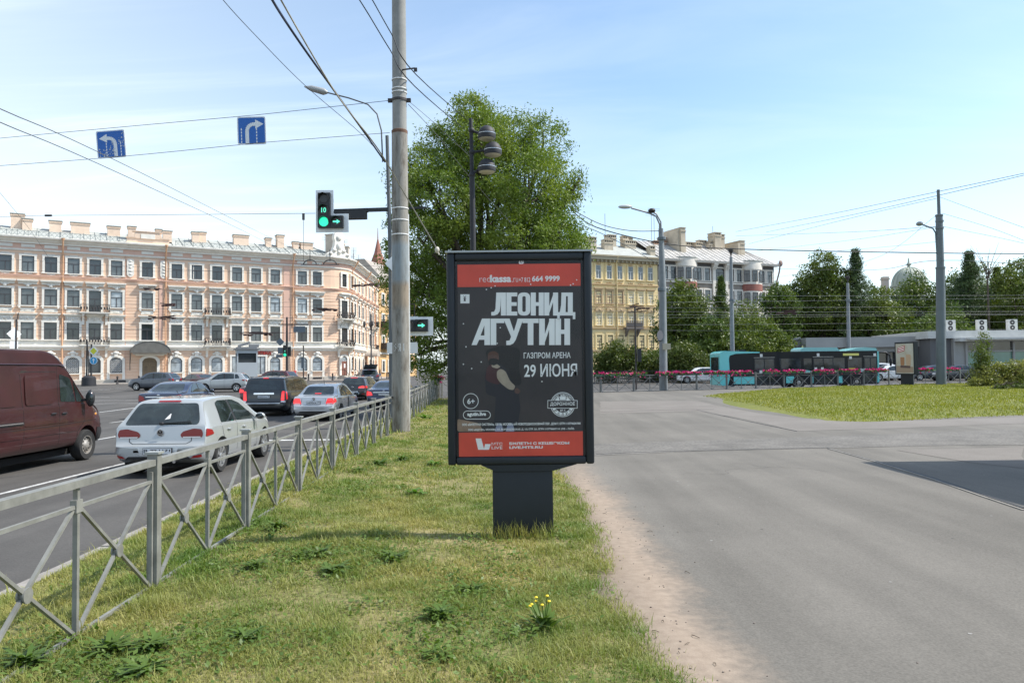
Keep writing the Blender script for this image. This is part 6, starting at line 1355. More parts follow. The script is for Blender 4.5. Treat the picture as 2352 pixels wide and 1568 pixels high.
for cx_ in (5.9, 10.3):
    bpart('wheel_arch', lambda b: b.prism([(cx_ + .62 * cos(a), .30 + .72 * max(0, sin(a))) for a in np.linspace(0, pi, 14)], -.012, .02, FR), m_well)
    for yy, rz_ in ((.10, -pi / 2), (2.4, pi / 2)): w_ = obj('wheel', tm_, parent=bus, loc=(cx_, yy, .48), rz=rz_); obj('rim', rm_, parent=w_)
for x0, x1 in ((3.55, 4.55), (4.55, 5.5), (6.35, 7.15)): pass
wins = [(5.0, 6.25), (6.3, 7.1), (8.4, 9.55)]
for x0, x1 in ((4.42, 6.15), (6.25, 6.95), (8.45, 9.45), (9.6, 10.75)): bpart('window', lambda b: b.box(x0 + .05, x1 - .05, -.018, .01, 1.28, 2.28), m_bglass)
for x0 in (2.55, 7.0, 10.85):
    w_ = 1.0 if x0 > 10 else 1.55
    d_ = bpart('door', lambda b: b.box(x0, x0 + w_, -.025, .0, .38, 2.35), m_black)
    for a, b2 in ((x0 + .07, x0 + w_ / 2 - .04), (x0 + w_ / 2 + .04, x0 + w_ - .07)): bpart('pane', lambda b: b.box(a, b2, -.034, -.026, .5, 2.25), m_bglass, parent=d_)
    bpart('door_rim', lambda b: b.box(x0 - .02, x0 + w_ + .02, -.036, -.027, 2.36, 2.40), m_rimd, parent=d_)
m_note = mat('white_notice', (.7, .7, .68), .6)
for x, z, w_, h_ in ((3.0, 2.42, .2, .22), (7.3, 2.42, .2, .22), (9.75, 2.2, .2, .2), (2.95, 1.22, .2, .2), (7.1, 1.2, .2, .4), (7.6, 1.2, .2, .4), (11.6, 2.4, .2, .2)): bpart('notice', lambda b: b.box(x, x + w_, -.042, -.036, z, z + h_), m_note)
bpart('route_display', lambda b: b.box(9.3, 10.5, -.03, .01, 2.45, 2.62), mat('display_amber', (.35, .35, .1), .5, emit=((.8, .8, .25), .12)))
bpart('route_card', lambda b: b.box(9.7, 10.2, -.03, -.02, 1.3, 1.52), mat('yellow_card', (.6, .45, .05), .6)); bpart('sticker', lambda b: b.box(10.1, 10.3, -.03, .012, 1.28, 1.4), mat('yellow_card', (0, 0, 0)))
obj('lettering', lettering('35698', 10.55, 11.0, 1.32, 1.48, .03), m_note, parent=bus, loc=(0, -.036, 0))
bpart('front_window', lambda b: b.box(11.99, 12.03, .15, 2.35, 1.2, 2.5), m_bglass); bpart('front_pillar', lambda b: b.box(11.9, 12.02, -.02, .05, .5, 2.75), m_turq)
bpart('mirror_arm', lambda b: (b.tube([(11.95, .05, 2.68), (12.5, -.1, 2.66), (12.8, -.12, 2.45), (12.85, -.12, 2.0)], .06, 8), b.ell((12.85, -.12, 1.95), .09, .12, .35, 10, 6)), m_bblk, 50)
for x, z in ((5.55, 1.45), (3.1, 1.5)):                                     # people inside are left dark behind the glass
    pass
# ------------------------------------------------------------------ railings: posts, rails, crossed bars
m_galv = mat('galvanised_paint', (.225, .225, .205), .5, metal=.2, var=.24, vscale=7)
m_cap = mat('post_cap', (.34, .35, .33), .4, metal=.3)
def railing(name, label, pts, step, grp=None, dz=0.0, m=m_galv, zf=PZ):
    """pts: plan polyline"""
    f = thing(name, label, 'fence', (pts[0].x, pts[0].y, 0)); o0 = Vector((pts[0].x, pts[0].y, 0))
    P = []; carry = 0.0
    for a, b in zip(pts, pts[1:]):
        L = (b - a).length; k = max(1, round(L / step)); P += [a + (b - a) * (i / k) for i in range(k)]
    P.append(pts[-1]); 
    post_m = MB(); post_m.box(-.037, .037, -.037, .037, -.25, .965); post_me = post_m.mesh('post', [m]); cap_me = MB().box(-.05, .05, -.05, .05, .966, .982).mesh('post_cap', [m_cap])
    key = {}
    for i, p in enumerate(P):
        d = (P[min(i + 1, len(P) - 1)] - P[max(i - 1, 0)]).normalized(); rz_ = atan2(d.y, d.x); z = zf(p.x, p.y)
        q = obj('post', post_me, parent=f, loc=Vector((p.x, p.y, z)) - o0, rz=rz_); obj('post_cap', cap_me, parent=q)
    for a, b in zip(P, P[1:]):
        za, zb = zf(a.x, a.y), zf(b.x, b.y); L = (b - a).length; d = (b - a) / L; A = Vector((a.x, a.y, za)); Bv = Vector((b.x, b.y, zb))
        e = (Bv - A); en = e.normalized(); A2, B2 = A + en * .043, Bv - en * .043; LL = (B2 - A2).length
        k2 = round(LL, 2)
        if k2 not in key:
            h = LL / 2
            tr = MB(); tr.box(0, LL, -.03, .03, .884, .93)
            mr = MB(); mr.box(.02, LL - .02, -.011, .011, .758, .78)
            br = MB(); br.box(.02, LL - .02, -.012, .012, .0, .024)
            fr = MB(); fr.box(.0, .022, -.012, .012, .02, .84); fr2 = MB(); fr2.box(LL - .022, LL, -.012, .012, .02, .84)
            mu = MB(); mu.box(h - .014, h + .014, -.014, .014, .0, .877)
            hub = MB(); hub.box(h - .035, h + .035, -.02, .02, .735, .81)
            dg = []
            for s_, t_ in ((.03, h - .02), (h + .02, LL - .03)):
                c1 = MB(); c1.bar((s_, .004, .02), (t_, .004, .765), .019, .022, up=(0, 1, 0)); c2 = MB(); c2.bar((s_, -.004, .765), (t_, -.004, .02), .019, .022, up=(0, 1, 0)); dg += [c1.mesh('diagonal_bar', [m]), c2.mesh('diagonal_bar', [m])]
            ds = MB(); ds.lathe([(0, -.022), (.043, -.022), (.043, -.012), (.03, -.009), (.03, .009), (.043, .012), (.043, .022), (0, .022)], 14, Matrix.Rotation(pi / 2, 4, 'X')); dm_ = ds.mesh('rosette', [m], 40)
            key[k2] = dict(tr=tr.mesh('top_rail', [m]), mr=mr.mesh('middle_rail', [m]), br=br.mesh('bottom_rail', [m]), fr=fr.mesh('frame_bar', [m]), fr2=fr2.mesh('frame_bar', [m]), mu=mu.mesh('upright', [m]), hub=hub.mesh('joint_plate', [m]), dg=dg, ds=dm_, h=h)
        K = key[k2]; Mx = Matrix.Translation(A2 - o0) @ Matrix.Rotation(atan2(d.y, d.x), 4, 'Z') @ Matrix.Rotation(-atan2(zb - za, L), 4, 'Y')
        def put(nm, me): q = obj(nm, me, parent=f); q.matrix_local = Mx; return q
        put('top_rail', K['tr']); put('middle_rail', K['mr']); put('bottom_rail', K['br']); put('frame_bar', K['fr']); put('frame_bar', K['fr2']); put('upright', K['mu']); put('joint_plate', K['hub'])
        for g in K['dg']: put('diagonal_bar', g)
        for xx in (K['h'] / 2 + .005, K['h'] * 1.5 - .005):
            q = obj('rosette', K['ds'], parent=f); q.matrix_local = Mx @ Matrix.Translation((xx, 0, .392))
    return P
npts = [Vector((fence_x(y), y)) for y in (3.50 - 4.2, 5.6 + 2.1 * 14)]
railing('lawn_fence', 'grey metal fence with crossed bars along the lawn, running away from the lower left', [npts[0], npts[1], FC], 2.1, zf=lambda x, y: PZ(x, y) - .01 + .02 * sm(20, 12, y))
m_galv2 = mat('fence_grey', (.16, .165, .165), .5, metal=.2, var=.1, vscale=4)
FP = railing('street_fence', 'grey metal fence with crossed bars along the cross street, hung with flower boxes', [FC + Vector((.12, .1)), FA, FB, FB + (FB - FA).normalized() * 14.7], 2.1, m=m_galv2)
# flower boxes on the street fence
m_box = mat('flower_box_green', (.03, .07, .05), .7); m_petal = foliage_mat('petunia', (.42, .012, .10), (.66, .07, .26), scale=4, trl=.25); m_leafb = foliage_mat('petunia_leaf', (.05, .12, .03), (.09, .18, .04), scale=4)
def flower_box(x, y, z, rz, L, label, n=240, dense=1.0):
    t = thing('flower_box', label, 'flower box', (x, y, z), rz, 'flower boxes on the street fence')
    mb = MB(); mb.box(-L / 2, L / 2, -.12, .10, -.13, .0); obj('box', mb, m_box, parent=t)
    for nm, m, k, sz, zz, sp_ in (('blossoms', m_petal, int(n * dense), .034, .05, .12), ('leaves', m_leafb, int(n * .4), .05, .0, .1)):
        q = rng.uniform(-.5, .5, k); c = np.stack([q * L, rng.normal(-.02, .10, k), zz + .025 * np.sin(q * 17 + x) + rng.normal(0, .028, k)], 1)
        if nm == 'blossoms': c[: k // 16, 2] -= rng.uniform(.05, .25, k // 16); c[: k // 16, 1] -= .1
        a = rng.normal(0, 1, (k, 3)); a /= np.linalg.norm(a, axis=1)[:, None]; b_ = np.cross(a, rng.normal(0, 1, (k, 3))); b_ /= np.linalg.norm(b_, axis=1)[:, None]
        a, b_ = a * sz, b_ * sz; V = np.stack([c - a - b_, c + a - b_, c + a + b_, c - a + b_], 1).reshape(-1, 3); F = np.arange(4 * k).reshape(-1, 4)
        obj(nm, npmesh(nm, V, F, m, tone=np.repeat(rng.uniform(0, 1, k), 4)), parent=t)
dFB = (FB - FA).normalized(); i0 = 0
for i, u in enumerate([1395, 1455, 1535, 1582, 1645, 1700, 1770, 1822, 1890, 1950, 2010, 2120, 2178]):
    k = (u - UC) / FPX                                                   # meet the fence line
    # FA + t*d with x = k*y
    t_ = (k * FA.y - FA.x) / (dFB.x - k * dFB.y); p = FA + dFB * max(t_, -1.2) if t_ > -1 else FA
    if t_ < 0: d0 = (FA - FC).normalized(); t0 = (k * FC.y - FC.x) / (d0.x - k * d0.y); p = FC + d0 * t0
    place = ('sparse flower box on the street fence just right of the billboard', 'sparse flower box on the street fence left of the lamp pole', 'pink flower box on the street fence right of the lamp pole', 'pink flower box on the street fence left of the bus tail', 'pink flower box before the tail corner of the bus', 'pink flower box before the rear door of the bus', 'thin pink flower box over the rear wheel of the bus', 'pink flower box before the middle window of the bus', 'pink flower box before the middle door of the bus', 'pink flower box over the front wheel of the bus', 'pink flower box before the front door of the bus', 'pink flower box left of the thick grey pole', 'pink flower box right of the thick grey pole')[i]
    flower_box(p.x - .05, p.y - .1, PZ(p.x, p.y) + .99, atan2(dFB.y, dFB.x), 1.55 if i != 6 else 1.1, place, dense=.35 if i < 2 else (.5 if i == 6 else 1))
p = FC + (npts[1] - FC).normalized() * .6; flower_box(p.x, p.y, PZ(p.x, p.y) + .99, atan2((FC - npts[1]).y, (FC - npts[1]).x), 1.4, 'pink flower box at the far end of the lawn fence by the concrete pole')

# ------------------------------------------------------------------ billboard in the lawn
YF = 7.05; bb0 = at(1198, 1225, YF); bbz = .305
bb = thing('billboard', 'dark grey street billboard with a red and black concert poster in the lawn', 'billboard', (bb0.x, YF, bbz)); ox, oy, oz = bb0.x, YF, bbz
def BP(u, v): p = at(u, v, YF); return (p.x - ox, p.z - oz)
m_anth = mat('anthracite_paint', (.020, .025, .030), .45, var=.10, vscale=3, spec=.3); m_anth2 = mat('anthracite_light', (.045, .052, .06), .35, spec=.5)
x0, z1 = BP(1024, 578); x1, z0 = BP(1366, 1065); x0 += .004
def fbox(nm, xa, xb, ya, yb, za, zb, m, bev=.02, par=None):
    mb = MB(); mb.box(xa, xb, ya, yb, za, zb); o = obj(nm, mb, m, parent=par or bb); md = o.modifiers.new('b', 'BEVEL'); md.width = bev; md.segments = 3; md.limit_method = 'ANGLE'; o.data.polygons.foreach_set('use_smooth', np.ones(len(o.data.polygons), dtype=bool)); return o
T = .075; dpt = .20
fbox('frame_side', x0, x0 + T, 0, dpt, z0, z1 - .012, m_anth); fbox('frame_side', x1 - T, x1, 0, dpt, z0, z1 - .012, m_anth)
fbox('frame_top', x0 + T + .001, x1 - T - .001, 0.002, dpt - .002, z1 - T - .01, z1 - .012, m_anth); fbox('frame_bottom', x0 + T + .001, x1 - T - .001, 0.002, dpt - .002, z0, z0 + T, m_anth)
mb = MB(); mb.box(x0 - .012, x1 + .012, -.012, dpt + .012, z1 - .011, z1 + .006); obj('top_cap', mb, mat('cap_edge', (.34, .36, .36), .35, metal=.3), parent=bb)
fbox('leg', BP(1131, 1100)[0], BP(1270, 1100)[0], .03, dpt - .03, -.15, z0 - .062, m_anth, .006)
mb = MB(); xa, xb = BP(1105, 1070)[0], BP(1325, 1068)[0]; xl, xr = BP(1138, 1083)[0], BP(1268, 1083)[0]; mb.prism([(xa, z0 - .002), (xl, z0 - .062), (xr, z0 - .062), (xb, z0 - .002)], .012, dpt - .012, FR); obj('underplate', mb, m_anth, parent=bb)
xi0, xi1, zi0, zi1 = x0 + T, x1 - T, z0 + T, z1 - T - .01
mb = MB(); mb.box(xi0 + .001, xi1 - .001, .034, .042, zi0 + .001, zi1 - .001); obj('back_panel', mb, mat('poster_border', (.006, .007, .009), .5), parent=bb)
mb = MB(); mb.box(xi0 + .001, xi1 - .001, .14, .15, zi0, zi1); obj('rear_panel', mb, m_anth, parent=bb)
# poster paper (flat print), 2 mm layers in front of the panel
m_pblk = mat('poster_black', (.030, .029, .031), .55, var2=(.062, .052, .053), var=.3, vscale=2.2); m_pred = mat('poster_red', (.72, .085, .05), .5, var=.10, vscale=3); m_pwht = mat('poster_white', (.90, .92, .90), .5)
pa, pb2 = BP(1050, 607), BP(1340, 1046); px0, pz1 = pa; px1, pz0 = pb2
poster = obj('poster', MB().box(px0, px1, .029, .0335, pz0, pz1), m_pblk, parent=bb)
def flat(nm, poly, y, m, par=None):
    """flat print: polygon in the poster plane"""
    v2, f2 = fill2d(poly, 10.0); me = bpy.data.meshes.new(nm); me.from_pydata([(p.x, y, p.y) for p in v2], [], [tuple(f) for f in f2])
    bm = bmesh.new(); bm.from_mesh(me); bmesh.ops.recalc_face_normals(bm, faces=bm.faces)
    if bm.faces and sum(f.normal.y for f in bm.faces) > 0: bmesh.ops.reverse_faces(bm, faces=bm.faces)
    bm.to_mesh(me); bm.free(); return obj(nm, me, m, parent=par or poster)
def U(*uv): return [BP(u, v) for u, v in uv]
Y1, Y2, Y3 = .0282, .0272, .0262
flat('red_band', [(px0, BP(1195, 657)[1]), (px1, BP(1195, 657)[1]), (px1, pz1), (px0, pz1)], Y1, m_pred)
flat('red_band', [(px0, pz0), (px1, pz0), (px1, BP(1195, 992)[1]), (px0, BP(1195, 992)[1])], Y1, m_pred)
def txt(s, u0, v0, u1, v1, bold=.0, m=m_pwht, shear=0, y=Y2, nm='lettering'):
    a, b = BP(u0, v1), BP(u1, v0); me = lettering(s, a[0], b[0], a[1], b[1], bold, shear); return obj(nm, me, m, parent=poster, loc=(0, y, 0))
txt('red', 1101, 632, 1126, 647, -.012); txt('kassa', 1126, 630, 1174, 648, .04); txt('.ru', 1176, 637, 1190, 647, -.01); txt('+7 812', 1192, 636, 1218, 647, .01); txt('664 9999', 1222, 632, 1286, 646, .035)
# headline letters drawn as strokes in a unit cell (x 0..w, y 0..1)
def letter(ch):
    s = .24
    R = lambda a, b, c, d: [(a, b), (c, b), (c, d), (a, d)]
    if ch == 'Л': return [[(.62 - s, 0), (.62, 0), (.62, 1), (.16, 1), (.12, .30), (.06, .17), (-.08, .15), (-.08, 0), (.06, .0), (.22, .05), (.32, .18), (.36, .42), (.38, .83), (.38, .83)]], .64
    if ch == 'Е': return [R(0, 0, s, 1), R(s, 0, .52, .17), R(s, .42, .49, .58), R(s, .83, .52, 1)], .54
    if ch == 'О': return [None], .62
    if ch == 'Н': return [R(0, 0, s, 1), R(.38, 0, .62, 1), R(s, .42, .38, .58)], .64
    if ch == 'И': return [R(0, 0, s, 1), R(.42, 0, .66, 1), [(s, .10), (s, .42), (.42, .90), (.42, .58)]], .68
    if ch == 'Д': return [[(.06, .0), (.68, .0), (.68, -.16), (.80, -.16), (.80, .15), (.68, .15), (.68, 1), (.14, 1), (.12, .45), (.06, .15), (-.06, .15), (-.06, -.16), (.06, -.16)]], .8
    if ch == 'А': return [[(-.28, 0), (-.06, 0), (.04, .20), (.26, .20), (.26, 0), (.5, 0), (.5, 1), (.16, 1)]], .52
    if ch == 'Г': return [R(0, 0, s, 1), R(s, .83, .58, 1)], .56
    if ch == 'У': return [[(.10, 0), (.26, 0), (.40, .06), (.50, .2), (.82, 1), (.58, 1), (.42, .52), (.24, 1), (-.02, 1), (.30, .32), (.24, .18), (.10, .16)]], .78
    if ch == 'Т': return [R(.22, 0, .22 + s, .83), R(0, .83, .68, 1)], .70
def word(s, u0, v0, u1, v1, y=Y2):
    total = sum(letter(c)[1] for c in s); x = 0
    for c in s:
        sh, w = letter(c); fx = lambda a, b: BP(u0 + (x + a) / total * (u1 - u0), v1 + b * (v0 - v1))
        if sh[0] is None:
            o_ = rpoly([(0, 0), (.6, 0), (.6, 1), (0, 1)], .26, 6); i_ = rpoly([(.22, .16), (.38, .16), (.38, .84), (.22, .84)], .08, 6); n = len(o_); vs = [fx(*p) for p in o_] + [fx(*p) for p in i_]
            me = bpy.data.meshes.new('letter'); me.from_pydata([(a, y, b) for a, b in vs], [], [(i, n + i, n + (i + 1) % n, (i + 1) % n) for i in range(n)]); obj('letter', me, m_pwht, parent=poster)
        else:
            mb = MB()
            for k, P_ in enumerate(sh):
                v2, f2 = fill2d([fx(*p) for p in P_], 10.); mb.add([(p.x, y - .0001 * k, p.y) for p in v2], [tuple(reversed(f)) for f in f2])
            lo = obj('letter', mb, m_pwht, parent=poster)
            if c in 'А': flat('letter_counter', [fx(.10, .36), fx(.26, .36), fx(.26, .74)], y - .0006, m_pblk, lo)
            if c in 'Д': flat('letter_counter', [fx(.34, .15), fx(.44, .15), fx(.44, .84), fx(.36, .84)], y - .0006, m_pblk, lo)
        x += w
word('ЛЕОНИД', 1132, 671, 1322, 724); word('АГУТИН', 1098, 731, 1311, 792)
txt('ГАЗПРОМ АРЕНА', 1203, 808, 1311, 823, .016); txt('29 ИЮНЯ', 1204, 834, 1326, 866, .018)
txt('6+', 1073, 915, 1090, 928, .02); txt('agutin.live', 1073, 946, 1116, 958, .04)
txt('ООО «БИЛЕТНАЯ СИСТЕМА», 125130, МОСКВА, 6-Й НОВОПОДМОСКОВНЫЙ ПЕР., ДОМ 7, ОГРН 1107746241900', 1061, 968, 1334, 979, .03); txt('ООО «МДТЗК», МОСКВА, УЛ. ВОРОНЦОВСКАЯ, Д. 1/3, СТР. 2А, ОГРН 1137746647114. LIVE – ЛАЙВ.', 1075, 981, 1320, 990, .03)
txt('МТС', 1129, 1016, 1154, 1023, .01); txt('LIVE', 1129, 1025, 1154, 1032, .01); txt('БИЛЕТЫ С КЕШБЭКОМ', 1170, 1014, 1308, 1022, .04); txt('LIVE.MTS.RU', 1170, 1024, 1247, 1031, .04)
flat('logo_stroke', U((1092, 1007), (1105, 1007), (1112, 1033), (1098, 1033)), Y2, m_pwht); flat('logo_stroke', U((1114, 1020), (1127, 1020), (1123, 1033), (1111, 1033)), Y2 - .0003, m_pwht)
def circ(u, v, r, n=28): return [BP(u + r * cos(2 * pi * k / n), v - r * sin(2 * pi * k / n)) for k in range(n)]
def ringf(nm, outer, inner, y, m):
    n = len(outer); me = bpy.data.meshes.new(nm); me.from_pydata([(a, y, b) for a, b in outer + inner], [], [(i, n + i, n + (i + 1) % n, (i + 1) % n) for i in range(n)]); return obj(nm, me, m, parent=poster)
ringf('age_ring', circ(1081, 921, 18), circ(1081, 921, 16.6), Y2, m_pwht)
def pill(u0, v0, u1, v1):
    r = (v1 - v0) / 2; pts = [(u1 - r + r * cos(a), (v0 + v1) / 2 - r * sin(a)) for a in np.linspace(-pi / 2, pi / 2, 10)] + [(u0 + r + r * cos(a), (v0 + v1) / 2 - r * sin(a)) for a in np.linspace(pi / 2, 3 * pi / 2, 10)]; return [BP(*p) for p in pts]
ringf('address_frame', pill(1063, 943, 1127, 963), pill(1064.4, 944.4, 1125.6, 961.6), Y2, m_pwht)
ringf('badge_ring', circ(1293, 929, 28.5), circ(1293, 929, 27), Y1, m_pwht); ringf('badge_band', circ(1293, 929, 25.5), circ(1293, 929, 18.5), Y1, m_pwht)
flat('badge_bar', U((1258, 938), (1327, 938), (1327, 919), (1258, 919)), Y1 - .0004, m_pwht); flat('badge_bar_fill', U((1259.2, 936.8), (1325.8, 936.8), (1325.8, 920.2), (1259.2, 920.2)), Y2, m_pblk)
txt('ДОРОЖНОЕ', 1264, 923, 1321, 933, .02, y=Y3); txt('87.5', 1287, 940, 1299, 945, .01, y=Y3)
def arc_txt(s, u, v, r, a0, a1, sz, m):
    for i, c in enumerate(s):
        a = radians(a0 + (a1 - a0) * i / max(1, len(s) - 1)); me = lettering(c, -sz / 2, sz / 2, -sz * .6, sz * .6, .02); o = obj('lettering', me, m, parent=poster); q = BP(u + r * cos(a), v - r * sin(a)); o.location = (q[0], Y3, q[1]); o.rotation_euler = (0, -(a - pi / 2) if a0 > 0 and a1 > 0 else -(a + pi / 2), 0)
arc_txt('САНКТ-ПЕТЕРБУРГ', 1293, 929, 22, 160, 20, 4.2 / 247, m_pblk); arc_txt('РАДИО', 1293, 929, 22, -140, -40, 4.6 / 247, m_pblk)
flat('badge_car', U((1286, 918), (1300, 918), (1300, 911), (1298, 906), (1288, 906), (1286, 911)), Y3, m_pwht)
for q in ((1281.5, 916), (1304.5, 916)): flat('badge_car', U((q[0] - 3.5, 919), (q[0] + 3.5, 919), (q[0] + 2.5, 912), (q[0] - 2.5, 912)), Y3, m_pwht)
flat('logo_square', U((1057, 696), (1078, 696), (1078, 675), (1057, 675)), Y2, m_pwht)
flat('mill_body', U((1064.5, 691), (1069.5, 691), (1068.6, 684), (1065.4, 684)), Y3, m_pblk)
for a in (45, 135): flat('mill_sail', [BP(1067 + cos(radians(a)) * t + sin(radians(a)) * w, 682 - sin(radians(a)) * t + cos(radians(a)) * w) for t, w in ((-4.5, -.6), (4.5, -.6), (4.5, .6), (-4.5, .6))], Y3 - .0004, m_pblk)
for (u, v) in ((1117, 664), (1128, 660), (1137, 656), (1219, 652), (1325, 642), (1317, 651), (1311, 654), (1347, 734), (1052 + 12, 743), (1149, 752), (1142, 788), (1070, 796), (1342, 801), (1064, 836), (1083, 846), (1105, 831), (1245, 876)):
    if v < 1000 and u < 1340: flat('sparkle', circ(u, v, 1.6, 8), Y3 - .0006, m_pwht)
# the dim figure of a man in a sports jacket, printed on the poster
m_f1 = mat('print_maroon', (.07, .026, .03), .55); m_f2 = mat('print_cream', (.40, .34, .26), .55, var=.12, vscale=14); m_f3 = mat('print_navy', (.024, .025, .034), .55); m_f4 = mat('print_skin', (.11, .06, .048), .55, var=.2, vscale=20); m_f5 = mat('print_smoke', (.075, .062, .062), .55, var=.4, vscale=9); m_f6 = mat('print_shade', (.018, .018, .02), .55); m_f7 = mat('print_blue', (.26, .29, .40), .55, var=.3, vscale=12); m_f8 = mat('print_sand', (.32, .22, .15), .55, var=.3, vscale=8)
FY = .0286
flat('print_ground', rpoly(U((1050, 991), (1110, 991), (1100, 972), (1050, 962)), .02), FY, m_f8); flat('print_smoke', rpoly(U((1115, 885), (1125, 840), (1112, 805), (1150, 792), (1196, 800), (1192, 845), (1200, 885)), .05), FY, m_f6)
flat('trousers', rpoly(U((1134, 985), (1140, 890), (1190, 888), (1196, 940), (1186, 988)), .04), FY - .0001, m_f3)
for q in ((1138, 1152), (1163, 1178)): flat('trainer', rpoly(U((q[0] - 2, 991), (q[1] + 4, 991), (q[1], 972), (q[0] + 4, 972)), .01), FY - .0002, m_f7)
flat('jacket', rpoly(U((1116, 905), (1113, 860), (1120, 838), (1140, 832), (1160, 842), (1172, 870), (1184, 890), (1180, 905), (1150, 915)), .03), FY - .0002, m_f3)
flat('vest', rpoly(U((1114, 872), (1118, 842), (1134, 832), (1146, 840), (1150, 858), (1148, 884), (1130, 880)), .03), FY - .0003, m_f1)
flat('sleeve', rpoly(U((1141, 868), (1141, 852), (1150, 846), (1161, 852), (1172, 876), (1184, 886), (1180, 896), (1168, 894), (1150, 880)), .03), FY - .0004, m_f2)
flat('collar', rpoly(U((1128, 838), (1142, 836), (1150, 842), (1142, 846), (1130, 843)), .01), FY - .0004, m_f2)
flat('hand', rpoly(U((1182, 893), (1188, 890), (1196, 898), (1190, 905), (1182, 902)), .01), FY - .0005, m_f4)
flat('head', rpoly(U((1122, 832), (1119, 818), (1125, 808), (1140, 807), (1146, 816), (1145, 830), (1136, 838)), .04), FY - .0004, m_f4)
flat('beard', rpoly(U((1122, 833), (1123, 824), (1136, 822), (1146, 826), (1144, 834), (1134, 840)), .02), FY - .0006, m_f6)
flat('hair', rpoly(U((1119, 818), (1122, 809), (1134, 805), (1144, 810), (1146, 817), (1132, 813)), .02), FY - .0006, mat('print_hair', (.10, .045, .03), .55))
flat('second_figure', rpoly(U((1150, 832), (1148, 812), (1160, 806), (1172, 814), (1178, 836), (1190, 850), (1192, 872), (1170, 866)), .03), FY - .00015, m_f6)
# small ship mark and the retailer strip at the top border
sh_ = flat('operator_mark', U((1193, 606), (1197, 609), (1201, 606), (1204, 601), (1197, 603), (1191, 601)), .0325, m_pwht, bb)
for du in (-4, 0, 4): flat('operator_mark', U((1197 + du - 1.6, 602), (1197 + du + 1.6, 602), (1197 + du + .4, 597)), .0324, m_pwht, bb)
# the glass door in front
gm = bpy.data.materials.new('billboard_glass'); gm.use_nodes = True; t = gm.node_tree; t.nodes.clear(); o_ = N(t, 'ShaderNodeOutputMaterial'); tr = N(t, 'ShaderNodeBsdfTransparent'); gl = N(t, 'ShaderNodeBsdfGlossy'); gl.inputs['Roughness'].default_value = .02; fz = N(t, 'ShaderNodeFresnel'); fz.inputs['IOR'].default_value = 1.18
tr.inputs['Color'].default_value = (1, 1, 1, 1); mx = N(t, 'ShaderNodeMixShader'); t.links.new(fz.outputs[0], mx.inputs[0]); t.links.new(tr.outputs[0], mx.inputs[1]); t.links.new(gl.outputs[0], mx.inputs[2]); t.links.new(mx.outputs[0], o_.inputs[0])
mb = MB(); mb.add([(xi0, .018, zi0), (xi1, .018, zi0), (xi1, .018, zi1), (xi0, .018, zi1)], [(0, 1, 2, 3)]); obj('glass_pane', mb, gm, parent=bb)

# ------------------------------------------------------------------ big concrete pole
pc0 = gz(922, 992, .3); YPc = 19.0; pb = at(922, 988, YPc); xb_ = pb.x
m_cpole = bpy.data.materials.new('weathered_concrete'); m_cpole.use_nodes = True; t = m_cpole.node_tree; b = t.nodes['Principled BSDF']; b.inputs['Roughness'].default_value = .85
P_ = N(t, 'ShaderNodeNewGeometry').outputs['Position']; mp_ = N(t, 'ShaderNodeMapping'); mp_.inputs['Scale'].default_value = (5, 5, 1.1); t.links.new(P_, mp_.inputs[0]); n_ = N(t, 'ShaderNodeTexNoise'); n_.inputs['Scale'].default_value = 1.5; n_.inputs['Detail'].default_value = 8; n_.inputs['Roughness'].default_value = .7; t.links.new(mp_.outputs[0], n_.inputs['Vector'])
cr = N(t, 'ShaderNodeValToRGB'); cr.color_ramp.elements[0].position = .33; cr.color_ramp.elements[0].color = (.10, .082, .062, 1); cr.color_ramp.elements[1].position = .5; cr.color_ramp.elements[1].color = (.235, .222, .195, 1); e_ = cr.color_ramp.elements.new(.68); e_.color = (.30, .29, .265, 1); t.links.new(n_.outputs[0], cr.inputs[0])
sz_ = N(t, 'ShaderNodeSeparateXYZ'); t.links.new(P_, sz_.inputs[0])
def zband(za, zb, soft=.08):
    a = N(t, 'ShaderNodeMapRange'); t.links.new(sz_.outputs[2], a.inputs[0]); a.inputs[1].default_value = za - soft; a.inputs[2].default_value = za + soft; c = N(t, 'ShaderNodeMapRange'); t.links.new(sz_.outputs[2], c.inputs[0]); c.inputs[1].default_value = zb + soft; c.inputs[2].default_value = zb - soft
    return math_(t, 'MULTIPLY', a.outputs[0], c.outputs[0])
col = cr.outputs[0]
for za, zb, cc, amt in ((at(915, 650, YPc).z, at(915, 560, YPc).z, (.22, .27, .30), .75), (at(915, 705, YPc).z, at(915, 652, YPc).z, (.27, .19, .11), .5)):
    mx = N(t, 'ShaderNodeMix', data_type='RGBA'); f = math_(t, 'MULTIPLY', zband(za, zb), math_(t, 'MULTIPLY', n_.outputs[0], amt * 1.8), clamp=True); t.links.new(f, mx.inputs['Factor']); t.links.new(col, mx.inputs[6]); mx.inputs[7].default_value = (*cc, 1); col = mx.outputs[2]
t.links.new(col, b.inputs['Base Color']); bp = N(t, 'ShaderNodeBump'); bp.inputs['Strength'].default_value = .4; bp.inputs['Distance'].default_value = .01; t.links.new(n_.outputs[0], bp.inputs['Height']); t.links.new(bp.outputs[0], b.inputs['Normal'])
cp = thing('concrete_pole', 'thick weathered concrete pole rising out of the picture left of the billboard', 'pole', (xb_, YPc, .28)); m_rust = mat('rusty_steel', (.15, .085, .055), .85, var=.4, vscale=9); m_steel = mat('dull_steel', (.28, .28, .28), .55, metal=.4)
zc = at(915, 303, YPc).z - .28
mb = MB(); mb.lathe([(.222, -.3), (.214, 2.5), (.20, zc - .06)], 24); obj('lower_shaft', mb, m_cpole, parent=cp, smooth=40)
